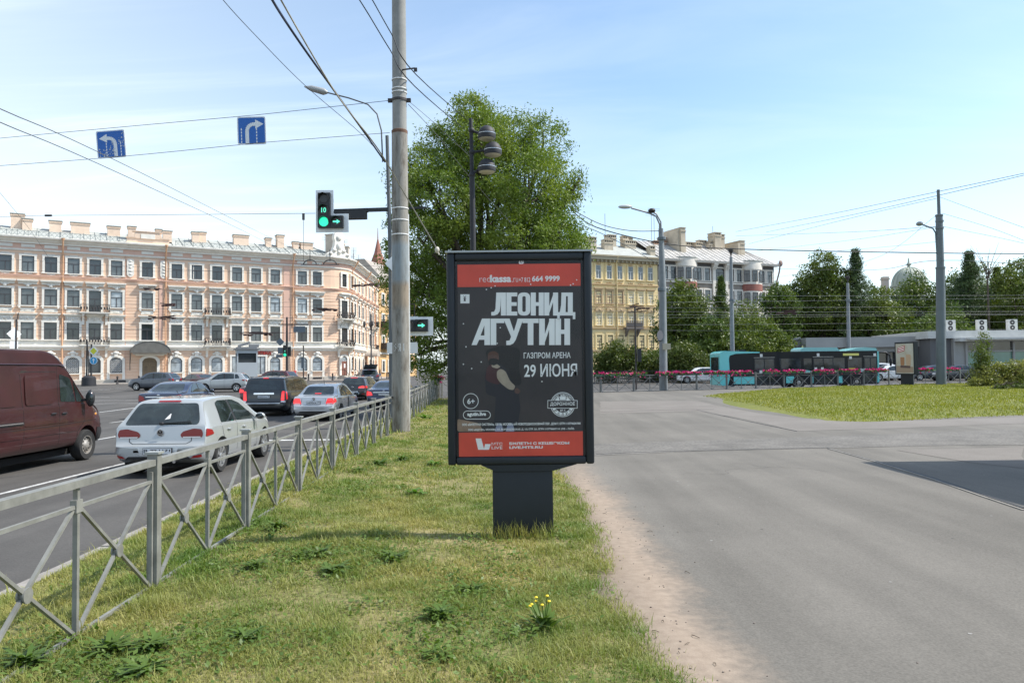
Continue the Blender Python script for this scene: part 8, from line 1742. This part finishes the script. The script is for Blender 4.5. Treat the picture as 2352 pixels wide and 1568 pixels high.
# ------------------------------------------------------------------ street furniture before the peach house
Yq = 84; p = at(204, 886, Yq); tl = thing('twin_column', 'dark twin column lamp post with two road signs before the grilled windows', 'lamp post', (p.x, Yq, ZB - .14)); z1_ = at(204, 781, Yq).z - ZB
mb = MB(); mb.lathe([(.75, 0), (.7, .9), (.4, 1.1), (.0, 1.15)], 10); mb.tube([(-.25, 0, 1), (-.22, 0, z1_)], .09, 8); mb.tube([(.25, 0, 1), (.25, 0, z1_ * .94)], .09, 8); mb.tube([(0, -.1, 1), (0, -.1, z1_ * .8)], .05, 6); obj('columns', mb, m_dl, parent=tl, smooth=50)
c = at(215, 806, Yq - .3) - tl.location; mb = MB(); w = .55; mb.prism(rpoly([(c.x - w, c.z), (c.x, c.z - w), (c.x + w, c.z), (c.x, c.z + w)], .06), c.y - .02, c.y, FR); sg_ = obj('priority_sign', mb, m_sw, parent=tl); mb = MB(); w = .38; mb.prism([(c.x - w, c.z), (c.x, c.z - w), (c.x + w, c.z), (c.x, c.z + w)], c.y - .03, c.y - .022, FR); obj('sign_face', mb, mat('sign_yellow', (.62, .62, .03), .5), parent=sg_)
c = at(215, 828, Yq - .3) - tl.location; mb = MB(); mb.lathe([(0, 0), (.42, 0), (.42, .02), (0, .02)], 20, Matrix.Translation(c) @ Matrix.Rotation(pi / 2, 4, 'X')); sg_ = obj('arrow_sign', mb, mat('sign_cyan', (.02, .30, .58), .5), parent=tl); mb = MB(); mb.prism([(c.x - .05, c.z - .25), (c.x + .05, c.z - .25), (c.x + .05, c.z + .05), (c.x + .16, c.z + .05), (c.x, c.z + .28), (c.x - .16, c.z + .05), (c.x - .05, c.z + .05)], c.y - .03, c.y - .022, FR); obj('arrow', mb, m_sw, parent=sg_)
ringp = [(c.x + .42 * cos(a), c.z + .42 * sin(a)) for a in np.linspace(0, 2 * pi, 21)[:-1]]; mb = MB(); ring(mb, ringp, [(c.x + (x_ - c.x) * .9, c.z + (z_ - c.z) * .9) for x_, z_ in ringp], c.y - .03, c.y - .021); obj('sign_rim', mb, m_sw, parent=sg_)
# guard booth on a pedestal
Yg = 82; p = at(566, 876, Yg); gb = thing('guard_booth', 'grey white glazed traffic police booth raised on a pedestal', 'booth', (p.x, Yg, RZ(p.x, Yg)), radians(24)); zl = at(566, 838, Yg).z - gb.location.z; zu = at(566, 803, Yg).z - gb.location.z
mb = MB(); mb.box(-.7, .7, -.7, .7, 0, zl - 1.3); obj('pedestal', mb, m_iron, parent=gb); m_bw = mat('booth_white', (.42, .45, .465), .5)
mb = MB(); mb.box(-1.05, 1.05, -1.05, 1.05, zl - 1.3, zl + .25); mb.box(-1.05, 1.05, -1.05, 1.05, zu - .4, zu); [mb.box(sx * .98 - .07, sx * .98 + .07, sy * .98 - .07, sy * .98 + .07, zl + .25, zu - .4) for sx in (-1, 1) for sy in (-1, 1)]; obj('cabin', mb, m_bw, parent=gb); mb = MB(); mb.box(-.96, .96, -.96, .96, zl + .25, zu - .4); obj('glazing', mb, m_dglass, parent=gb); mb = MB(); mb.box(-1.25, 1.25, -1.25, 1.25, zu, zu + .12); mb.box(-1.0, 1.0, -.9, .9, zu + .12, zu + .3); mb.bar((-.9, -.6, zu + .35), (.3, -.5, zu + .75), .25); mb.bar((.2, -.7, zu + .4), (1.2, -.6, zu + .4), .3); obj('roof', mb, mat('booth_roof', (.16, .17, .18), .6), parent=gb)
# second signal mast across the square
Y2m = 74; p = at(659, 868, Y2m); m2 = thing('far_signal_mast', 'dark signal mast with crossarm and back of a blue grey sign by the booth', 'mast', (p.x, Y2m, RZ(p.x, Y2m))); m2o = m2.location.copy(); M2 = lambda u, v, Y=Y2m: at(u, v, Y) - m2o
mb = MB(); mb.tube([(0, 0, 0), M2(659, 728)], [.14, .09], 8); mb.bar(M2(640, 745), M2(708, 745), .1); obj('shaft', mb, m_iron, parent=m2); m_sgb = mat('sign_back_grey', (.13, .16, .185), .6)
def plate2(nm, u0, v0, u1, v1, m, Y=Y2m - .3): a, b = M2(u0, v1, Y), M2(u1, v0, Y); mb = MB(); mb.box(a.x, b.x, a.y, a.y + .04, a.z, b.z); return obj(nm, mb, m, parent=m2)
plate2('direction_sign', 674, 749, 701, 763, m_sgb); plate2('side_sign', 638, 798, 651, 812, m_sgb); plate2('side_sign', 634, 814, 649, 821, m_sgb); plate2('signal_back', 661, 796, 668, 818, m_sig)
c = M2(643.5, 785, Y2m - .3); w = 9.3 / 1740 * Y2m; mb = MB(); mb.prism([(c.x - w, c.z), (c.x, c.z - w), (c.x + w, c.z), (c.x, c.z + w)], c.y, c.y + .04, FR); obj('diamond_sign', mb, m_sgb, parent=m2)
signal_head(m2, M2(655.5, 814.5, Y2m - .35), 1, 3, ['on', '6', 'off'], .37, False)
p = at(835, 888, 66); nm_ = thing('thin_mast', 'thin dark mast with small signal before the pharmacy windows', 'mast', (at(838, 880, 76).x - 6, 76, RZ(-15, 76))); 
nm_.location.x = at(690 + 0, 870, 76).x
nm_.location.x = at(697, 868, 76).x; z1_ = at(697, 793, 76).z - nm_.location.z; mb = MB(); mb.tube([(0, 0, 0), (0, 0, z1_)], .06, 6); obj('shaft', mb, m_iron, parent=nm_); mb = MB(); mb.box(-.16, .1, -.2, .0, z1_ - 2.3, z1_ - 1.2); obj('signal_box', mb, m_sgb, parent=nm_)
# candelabra lamp on the corner
Yc = 112; p = at(853, 866, Yc); cl = thing('candelabra_lamp', 'ornate black candelabra street lamp on the corner pavement', 'lamp post', (p.x, Yc, ZB - .13)); z1_ = at(853, 722, Yc).z - cl.location.z
mb = MB(); mb.lathe([(.45, 0), (.4, .9), (.22, 1.1), (.16, 2.2), (.2, 2.3), (.12, 2.4), (.09, z1_), (0, z1_ + .2)], 10); obj('shaft', mb, m_iron, parent=cl, smooth=50)
for k in range(4): a = pi / 2 * k + .3; mb = MB(); mb.tube([(0, 0, z1_ - 2.2), (.6 * cos(a), .6 * sin(a), z1_ - 2.4), (1.0 * cos(a), 1.0 * sin(a), z1_ - 1.9)], .05, 6); mb.lathe([(.08, 0), (.2, .3), (.18, .7), (.05, .9)], 8, Matrix.Translation((1.0 * cos(a), 1.0 * sin(a), z1_ - 1.9))); obj('lantern', mb, m_iron, parent=cl)
# signs seen from the back at the far left, behind the van
p = at(22, 870, 58); sp_ = thing('sign_post', 'sign post with the backs of a diamond sign above the maroon van', 'sign', (at(36, 870, 58).x, 58, RZ(-38, 58))); z1_ = at(36, 733, 58).z - sp_.location.z; mb = MB(); mb.tube([(0, 0, 0), (0, 0, z1_)], .06, 8); mb.bar((0, 0, z1_ - .3), (.15, 0, z1_ + .5), .04); obj('post', mb, m_iron, parent=sp_)
mb = MB(); w = .5; zc_ = at(30, 767, 58).z - sp_.location.z; M_ = Matrix.Translation((-.1, -.1, zc_)) @ Matrix.Rotation(radians(50), 4, 'Z'); mb.prism([(-w, 0), (0, -w), (w, 0), (0, w)], 0, .03, lambda a, b, d: M_ @ Vector((a, d, b))); mb.prism([(-.28, -1.1), (.28, -1.1), (.28, -.55), (-.28, -.55)], 0, .03, lambda a, b, d: M_ @ Vector((a, d, b))); obj('sign_plate', mb, m_sback, parent=sp_)
# ------------------------------------------------------------------ trees
m_bark = mat('bark', (.075, .06, .047), .95, var=.3, vscale=6, bump=.6, bscale=12)
m_lf_big = foliage_mat('poplar_leaf', (.085, .15, .026), (.235, .295, .05), scale=.45, trl=.30)
m_lf = [foliage_mat('lime_leaf', (.045, .088, .018), (.12, .16, .03), scale=.4, trl=.25), foliage_mat('maple_leaf', (.06, .10, .018), (.14, .17, .033), scale=.5, trl=.28), foliage_mat('dark_leaf', (.03, .06, .015), (.07, .105, .025), scale=.5, trl=.2)]
m_ndl = foliage_mat('spruce_needle', (.042, .078, .028), (.09, .13, .045), scale=.6, trl=.15)
m_bush = foliage_mat('bush_leaf', (.05, .085, .018), (.12, .14, .03), scale=1.2, trl=.28); m_bush2 = foliage_mat('dogwood_leaf', (.12, .155, .03), (.29, .28, .09), scale=1.5, trl=.3)
def leaf_quads(c, size, asp=.5, droop=0.0):
    """leaf shaped quads (rhombi) at the points c"""
    k = len(c); a = rng.normal(0, 1, (k, 3)); a[:, 2] -= droop; a /= np.linalg.norm(a, axis=1)[:, None]; b = np.cross(a, rng.normal(0, 1, (k, 3))); b /= np.linalg.norm(b, axis=1)[:, None]
    s = (size * rng.uniform(.6, 1.25, k))[:, None]; a, b = a * s, b * s * asp
    V = np.stack([c - a, c - b * .9 + a * .1, c + a, c + b * .9 + a * .1], 1).reshape(-1, 3); return V, np.arange(4 * k).reshape(-1, 4)
def clump_points(lobes, n, cl_r, per):
    """clusters of points spread through ellipsoid lobes, thicker towards their outside: uneven outline, gaps between clusters"""
    vol = np.array([l[3] * l[4] * l[5] for l in lobes]) ** .72; pr = vol / vol.sum(); nc = max(1, n // per); out = []
    for i in range(nc):
        l = lobes[rng.choice(len(lobes), p=pr)]; d = rng.normal(0, 1, 3); d /= np.linalg.norm(d); r = rng.uniform(.25, 1) ** .45
        if rng.uniform() < .08: r *= rng.uniform(1.0, 1.14)
        c = np.array(l[:3]) + d * r * np.array(l[3:6]); q = np.clip(rng.normal(0, 1, (per, 3)), -1.7, 1.7) * cl_r * rng.uniform(.6, 1.3) * np.array([1, 1, .75]); out.append(c + q)
    return np.concatenate(out)
def limb_mesh(base, lobes, r0, trunk_top, twigs=3):
    mb = MB(); x, y, z = base; T_ = Vector((x, y, trunk_top))
    mb.tube([(x, y, z - .3), (x + r0 * .3, y, z + (trunk_top - z) * .5), T_], [r0 * 1.25, r0 * .9, r0 * .75], 10)
    for l in lobes:
        c = Vector(l[:3]); m_ = T_ + (c - T_) * .45 + Vector((rng.normal() * .2, rng.normal() * .2, .3)); e = c + Vector((0, 0, l[5] * .5))
        mb.tube([T_ - Vector((0, 0, r0)), m_, c, e], [r0 * .55, r0 * .32, r0 * .18, r0 * .04], 6)
        for k in range(twigs): d = Vector(rng.normal(0, 1, 3)).normalized(); mb.tube([m_ + (c - m_) * rng.uniform(.3, .9), c + Vector((d.x * l[3], d.y * l[4], abs(d.z) * l[5])) * .75], [r0 * .14, r0 * .02], 5)
    return mb
def tree_thing(name, label, cat, base, lobes, n, size, cl_r, m, r0, trunk_top, asp=.5, per=40, group=None, droop=0, twigs=3):
    t = thing(name, label, cat, base, 0, group); o0 = Vector(base)
    mb = limb_mesh(base, lobes, r0, trunk_top, twigs); mb.v = [tuple(Vector(v) - o0) for v in mb.v]; obj('trunk', mb, m_bark, parent=t, smooth=60)
    c = clump_points(lobes, n, cl_r, per); V, F = leaf_quads(c - np.array(base), size, asp, droop); obj('crown', npmesh('crown', V, F, m, tone=np.repeat(rng.uniform(0, 1, len(c)), 4)), parent=t); return t
def px_lobes(lst, Y, dy=1.0):
    out = []
    for l in lst:
        u, v, r = l[:3]; k = l[3] if len(l) > 3 else rng.uniform(-1, 1); c = at(u, v, Y + k * dy); s = r * Y / FPX; out.append((c.x, c.y, c.z, s, s * 1.0, s * (l[4] if len(l) > 4 else 1.0)))
    return out
YT = 33.5
big = px_lobes([(1092, 268, 58, 0), (1105, 330, 80, -.5), (1180, 310, 66, .8), (1248, 330, 64, 0), (1020, 345, 62, .5), (975, 390, 55, -.6), (1110, 400, 95, 1), (1215, 430, 95, -1), (1285, 440, 55, .4), (1330, 415, 22, 0), (1010, 460, 90, -1), (930, 430, 40, .5), (1120, 500, 110, 0), (1240, 520, 75, .5), (1285, 545, 58, -1), (1200, 560, 80, -1.2), (1310, 565, 36, .3), (960, 545, 70, -1), (1040, 580, 80, 1), (905, 590, 36, .2), (940, 640, 62, 0), (985, 680, 75, -.5), (950, 740, 58, 0), (995, 790, 62, .6), (960, 815, 40, 0), (1000, 850, 32, 0), (1080, 680, 90, .5), (1180, 660, 100, .5), (1280, 640, 70, 0), (1100, 780, 90, 0), (1230, 760, 90, 0), (1330, 560, 24, 0), (900, 700, 25, 0)], YT, 1.6)
p = at(1130, 930, YT); tree_thing('big_tree', 'tall broad leafy tree behind the billboard', 'tree', (p.x, YT, PZ(0, YT)), big, 200000, .074, .25, m_lf_big, .34, PZ(0, YT) + 2.6, asp=.4, per=85, twigs=4)
# the row of trees and firs beyond the bus; (kind, u, v_top, half width px, v_bottom, distance)
GT = 'trees beyond the street on the right'
def dec(u, vt, w, vb, Y, mi, n, label, size=.17):
    w *= 1.12; h = vb - vt; L = [(u, vt + w * .45, w * .42), (u - w * .35, vt + w * .9, w * .5), (u + w * .35, vt + w * .95, w * .5), (u, vt + w * 1.2, w * .7), (u - w * .5, vt + h * .55, w * .55), (u + w * .5, vt + h * .6, w * .55), (u + w * .1, vt + h * .5, w * .7), (u, vt + h * .78, w * .75), (u - w * .45, vt + h * .85, w * .45), (u + w * .5, vt + h * .85, w * .45)]
    lobes = px_lobes(L, Y, w * Y / FPX * .5); p = at(u, 880, Y); return tree_thing('leafy_tree', label, 'tree', (p.x, Y, RZ(p.x, Y)), lobes, int(n * 1.5), size, w * Y / FPX * .12, m_lf[mi], .2, RZ(p.x, Y) + 2.2, asp=.55, per=34, group=GT, twigs=1)
def conifer(u, vt, w, vb, Y, n, label, name='spruce_tree', m=m_ndl, lean=0):
    b = at(u, 880, Y); top = at(u + lean, vt, Y); zb = RZ(b.x, Y); H = top.z - zb; W_ = w * Y / FPX; t = thing(name, label, 'tree', (b.x, Y, zb), 0, GT)
    mb = MB(); mb.tube([(0, 0, -.2), (top.x - b.x, 0, H * .97)], [.22, .02], 8); C_ = []
    nb = 46
    for i in range(nb):
        f = (i + .5) / nb; z = H * (.10 + .88 * f); L = W_ * (1 - f) * rng.uniform(.75, 1.2) + .05
        for k in range(5):
            a = rng.uniform(0, 2 * pi); s = np.linspace(.12, 1, 9); j = n // (nb * 5 * 9) + 1; ss = np.repeat(s, j); e = np.stack([(top.x - b.x) * f + np.cos(a) * ss * L, np.sin(a) * ss * L, z - ss**1.5 * L * .30 + .12 * L * ss], 1); C_.append(e + rng.normal(0, 1, e.shape) * np.array([.1, .1, .10]) * (W_ * .3 + .2))
        mb.tube([((top.x - b.x) * f, 0, z), ((top.x - b.x) * f + cos(i * 2.4) * L * .8, sin(i * 2.4) * L * .8, z - .2 * L)], [.03, .008], 4)
    obj('trunk', mb, m_bark, parent=t); c = np.concatenate(C_); V, F = leaf_quads(c, .16 * Y / 95, .3, .6); obj('crown', npmesh('crown', V, F, m, tone=np.repeat(rng.uniform(0, 1, len(c)), 4)), parent=t)
dec(1572, 640, 62, 850, 88, 1, 15000, 'leafy tree right of the lamp pole before the grey house')
conifer(1655, 632, 70, 860, 96, 14000, 'slim larch before the middle of the grey house', 'larch_tree', m_lf[0])
dec(1712, 690, 70, 860, 86, 1, 13000, 'rounded pale green tree left of the slim pole')
dec(1790, 645, 48, 850, 92, 0, 10000, 'tree before the right end of the grey house')
dec(1640, 720, 55, 850, 80, 0, 9000, 'small tree behind the tail of the bus')
dec(1840, 640, 55, 850, 98, 2, 11000, 'dark tree just right of the grey house')
dec(1890, 577, 62, 850, 95, 1, 17000, 'tallest broad tree in the row beyond the bus')
dec(1870, 700, 90, 850, 100, 2, 12000, 'dark spreading tree behind the tallest broad one')
dec(1760, 745, 60, 850, 78, 1, 9000, 'low tree before the pole beyond the bus')
conifer(1965, 570, 105, 860, 94, 26000, 'tall pointed fir right of the tallest broad tree')
dec(2030, 660, 62, 850, 92, 1, 13000, 'pale leafed tree left of the dome')
dec(2105, 620, 60, 850, 100, 0, 11000, 'tree standing before the dome')
conifer(2225, 575, 120, 860, 96, 26000, 'broad dark larch right of the thick grey pole', 'larch_tree', m_ndl)
dec(2170, 690, 70, 850, 88, 0, 11000, 'low tree behind the condensers')
conifer(2290, 610, 80, 860, 100, 15000, 'thin ragged larch near the right edge', 'larch_tree', m_lf[1])
dec(2345, 590, 60, 850, 92, 1, 12000, 'tall tree cut by the right edge of the picture')
dec(2300, 690, 80, 850, 104, 2, 9000, 'dark tree behind the pavilion at the right edge')
dec(1990, 740, 80, 850, 104, 2, 8000, 'dark tree behind the slim pole beyond the bus')
dec(1930, 720, 70, 850, 106, 2, 8000, 'dark tree filling the gap under the pointed fir')
dec(2150, 760, 80, 850, 106, 2, 8000, 'dark tree filling the gap below the dome')
dec(1928, 640, 66, 850, 102, 0, 11000, 'tree between the tallest broad tree and the pointed fir')
dec(2006, 652, 58, 850, 98, 1, 11000, 'leafy tree right of the pointed fir')
dec(2195, 622, 70, 850, 104, 0, 12000, 'tree just right of the thick grey pole')
dec(2250, 600, 76, 850, 106, 1, 12000, 'tall tree behind the broad larch')
dec(1836, 668, 60, 850, 102, 1, 10000, 'pale tree behind the dark one by the grey house')
dec(2045, 690, 75, 850, 103, 0, 9000, 'broad tree left of and below the dome')
dec(2320, 640, 75, 850, 98, 1, 12000, 'yellow green tree before the right edge')
dec(2265, 650, 70, 850, 103, 0, 10000, 'tree behind the bare dead one')
mb = MB(); p = at(2268, 640, 90)                                          # bare dead branch
for k in range(9): a = p + Vector((rng.uniform(-.3, .3), 0, 0)); e = p + Vector((rng.uniform(-1.5, 3.0), rng.uniform(-1, 1), rng.uniform(2.0, 4.5))); mb.tube([a, a * .5 + e * .5 + Vector((0, 0, .3)), e], [.06, .03, .008], 5)
mb.tube([(p.x, 90, .4), p], [.16, .1], 7); o = obj('dead_tree', mb, m_bark); tagp(o, 'bare dead tree top sticking out near the right edge', 'tree')
# bushes before the houses
GB = 'bushes before the houses'
def bush(name, label, lst, Y, n, size, cl, m, grp=None, zb=None):
    lobes = px_lobes(lst, Y, .6); b = at(lst[0][0], 880, Y); z0_ = RZ(b.x, Y) if zb is None else zb; return tree_thing(name, label, 'bush', (b.x, Y, z0_), lobes, n, size, cl, m, .05, z0_ + .3, asp=.55, per=30, group=grp, twigs=1)
bush('round_bush', 'rounded bush before the yellow house, right of the billboard', [(1410, 825, 38), (1375, 835, 30), (1440, 818, 32), (1400, 845, 36), (1450, 840, 34), (1480, 828, 26)], 74, 13000, .13, .3, m_bush, GB)
bush('round_bush', 'rounded bush between the lamp pole and the bus', [(1570, 825, 40), (1545, 835, 34), (1600, 835, 32), (1580, 848, 34), (1530, 850, 28), (1615, 848, 24)], 74, 13000, .13, .3, m_bush, GB)
bush('round_bush', 'low bush behind the lamp pole', [(1505, 835, 28), (1490, 850, 26), (1515, 852, 24)], 77, 7000, .13, .3, m_lf[0], GB)
b_ = bush('dogwood_bush', 'pale leaved shrub on the lawn island at the right edge', [(2255, 868, 26), (2290, 862, 30), (2330, 860, 32), (2365, 860, 34), (2275, 882, 24), (2320, 882, 26), (2360, 884, 28), (2240, 880, 14), (2400, 865, 34)], 43, 22000, .065, .16, m_bush2, None, .52)
bush('low_shrub', 'low green ground shrub before the pale leaved one at the right edge', [(2300, 900, 16, 0, .8), (2340, 898, 20, 0, .8), (2375, 900, 22, 0, .8), (2270, 905, 9, 0, .8), (2320, 912, 9)], 38, 9000, .055, .12, m_bush, None, .5)
sap = px_lobes([(2262, 770, 8), (2258, 790, 14), (2254, 812, 17), (2260, 832, 19), (2252, 850, 20)], 43.5, .2); p = at(2256, 885, 43.5); tree_thing('sapling', 'thin light green sapling growing out of the pale leaved shrub', 'tree', (p.x, 43.5, .52), sap, 2600, .06, .15, m_lf[1], .03, 1.4, asp=.5, per=16, twigs=2)
# plant at the foot of the concrete pole's far fence and hedge railing under the bushes
hr = thing('park_railing', 'low dark railing before the bushes beyond the bus', 'fence', (at(1366, 880, 71).x, 71, RZ(5, 71))); mb = MB(); L = at(1640, 880, 71).x - hr.location.x
mb.bar((0, 0, 1.2), (L, 0, 1.2), .06); mb.bar((0, 0, .25), (L, 0, .25), .06); obj('rail', mb, m_iron, parent=hr); pm_ = MB().box(-.04, .04, -.04, .04, 0, 1.3).mesh('post', [m_iron])
for i in range(int(L / 1.6) + 1): obj('post', pm_, parent=hr, loc=(1.6 * i, 0, 0))
bars = MB(); [bars.bar((.2 * i, 0, .25), (.2 * i, 0, 1.2), .025) for i in range(int(L / .2))]; o = obj('bars', bars, m_iron, parent=hr); o['kind'] = 'stuff'

# ------------------------------------------------------------------ people on the far pavement
def person(x, y, z, rz, label, top, legs, skin=(.42, .26, .18), hair=(.03, .022, .02), stride=.12, arm=.1, h=1.74):
    t = thing('person', label, 'person', (x, y, z), rz); k = h / 1.74
    J = [(0, 0, .93), (0, .0, 1.12), (0, .01, 1.36), (0, .0, 1.48), (0, -.01, 1.56), (0, -.02, 1.66), (.09, 0, .88), (.10, -stride * .6, .50), (.10, -stride, .08), (.10, -stride - .14, .03), (-.09, 0, .88), (-.10, stride * .35, .50), (-.10, stride, .09), (-.10, stride - .13, .03), (.19, 0, 1.40), (.24, arm * .3, 1.14), (.25, -arm, .92), (.25, -arm - .03, .83), (-.19, 0, 1.40), (-.24, -arm * .2, 1.14), (-.25, -arm * 1.2, .93), (-.25, -arm * 1.2 - .03, .84)]
    E = [(0, 1), (1, 2), (2, 3), (3, 4), (4, 5), (0, 6), (6, 7), (7, 8), (8, 9), (0, 10), (10, 11), (11, 12), (12, 13), (2, 14), (14, 15), (15, 16), (16, 17), (2, 18), (18, 19), (19, 20), (20, 21)]
    R = [.15, .135, .16, .075, .062, .105, .10, .068, .048, .04, .10, .068, .048, .04, .07, .048, .036, .04, .07, .048, .036, .04]
    me = bpy.data.meshes.new('body'); me.from_pydata([(a * k, b * k, c * k) for a, b, c in J], E, []); o = bpy.data.objects.new('body', me); C.objects.link(o); md = o.modifiers.new('skin', 'SKIN'); md.use_smooth_shade = True
    for i, v in enumerate(me.skin_vertices[0].data): v.radius = (R[i] * k, R[i] * k * (.72 if i < 3 else 1)); v.use_root = i == 0
    o.modifiers.new('sub', 'SUBSURF').levels = 1
    bpy.context.view_layer.update(); dg = bpy.context.evaluated_depsgraph_get(); m2_ = bpy.data.meshes.new_from_object(o.evaluated_get(dg)); bpy.data.objects.remove(o)
    m2_.materials.clear(); [m2_.materials.append(q) for q in (mat('skin_%.2f' % skin[0], skin, .6), mat('cloth_%.3f_%.3f' % top[:2], top, .85), mat('cloth_%.3f_%.3f' % legs[:2], legs, .85), mat('hair_%.3f' % hair[0], hair, .7), m_black)]
    idx = []
    for pg in m2_.polygons:
        c = pg.center / k; ax = abs(c.x)
        if c.z > 1.60 and (c.y > -.03 or c.z > 1.70): i = 3
        elif c.z > 1.47: i = 0
        elif c.z > .93 and not (ax > .2 and c.z < 1.15): i = 1
        elif ax > .19 and c.z < 1.15: i = 0
        elif c.z < .09: i = 4
        else: i = 2
        idx.append(i)
    m2_.polygons.foreach_set('material_index', np.array(idx, dtype=np.int32)); obj('body', m2_, parent=t); return t
def pp(u, v, Y): p = at(u, v, Y); return p.x, Y
for u, Y, rz_, lb, tp, lg, kw in ((831, 108, 2.6, 'walker in a white shirt on the corner pavement', (.7, .7, .68), (.35, .33, .3), {}), (853.5, 110.5, 1.2, 'walker in black beside the candelabra lamp', (.02, .02, .022), (.025, .025, .03), dict(stride=.2)), (862, 111, 4.2, 'walker with pale top between the dark ones at the corner', (.45, .45, .44), (.05, .05, .07), {}), (873, 113, 1.6, 'walker in dark top and blue jeans nearest the concrete pole', (.03, .03, .035), (.10, .15, .25), dict(stride=.2)), (677.5, 102, 1.2, 'walker in a red jacket before the pharmacy', (.42, .05, .05), (.04, .04, .05), {})):
    x_, y_ = pp(u, 860, Y); person(x_, y_, ZB - .13, rz_, lb, tp, lg, **kw)
p = at(628, 868, 104); person(p.x, 104, ZB - .13, 0.4, 'walker passing before the pharmacy, seen over the burgundy car', (.3, .2, .2), (.05, .05, .06))
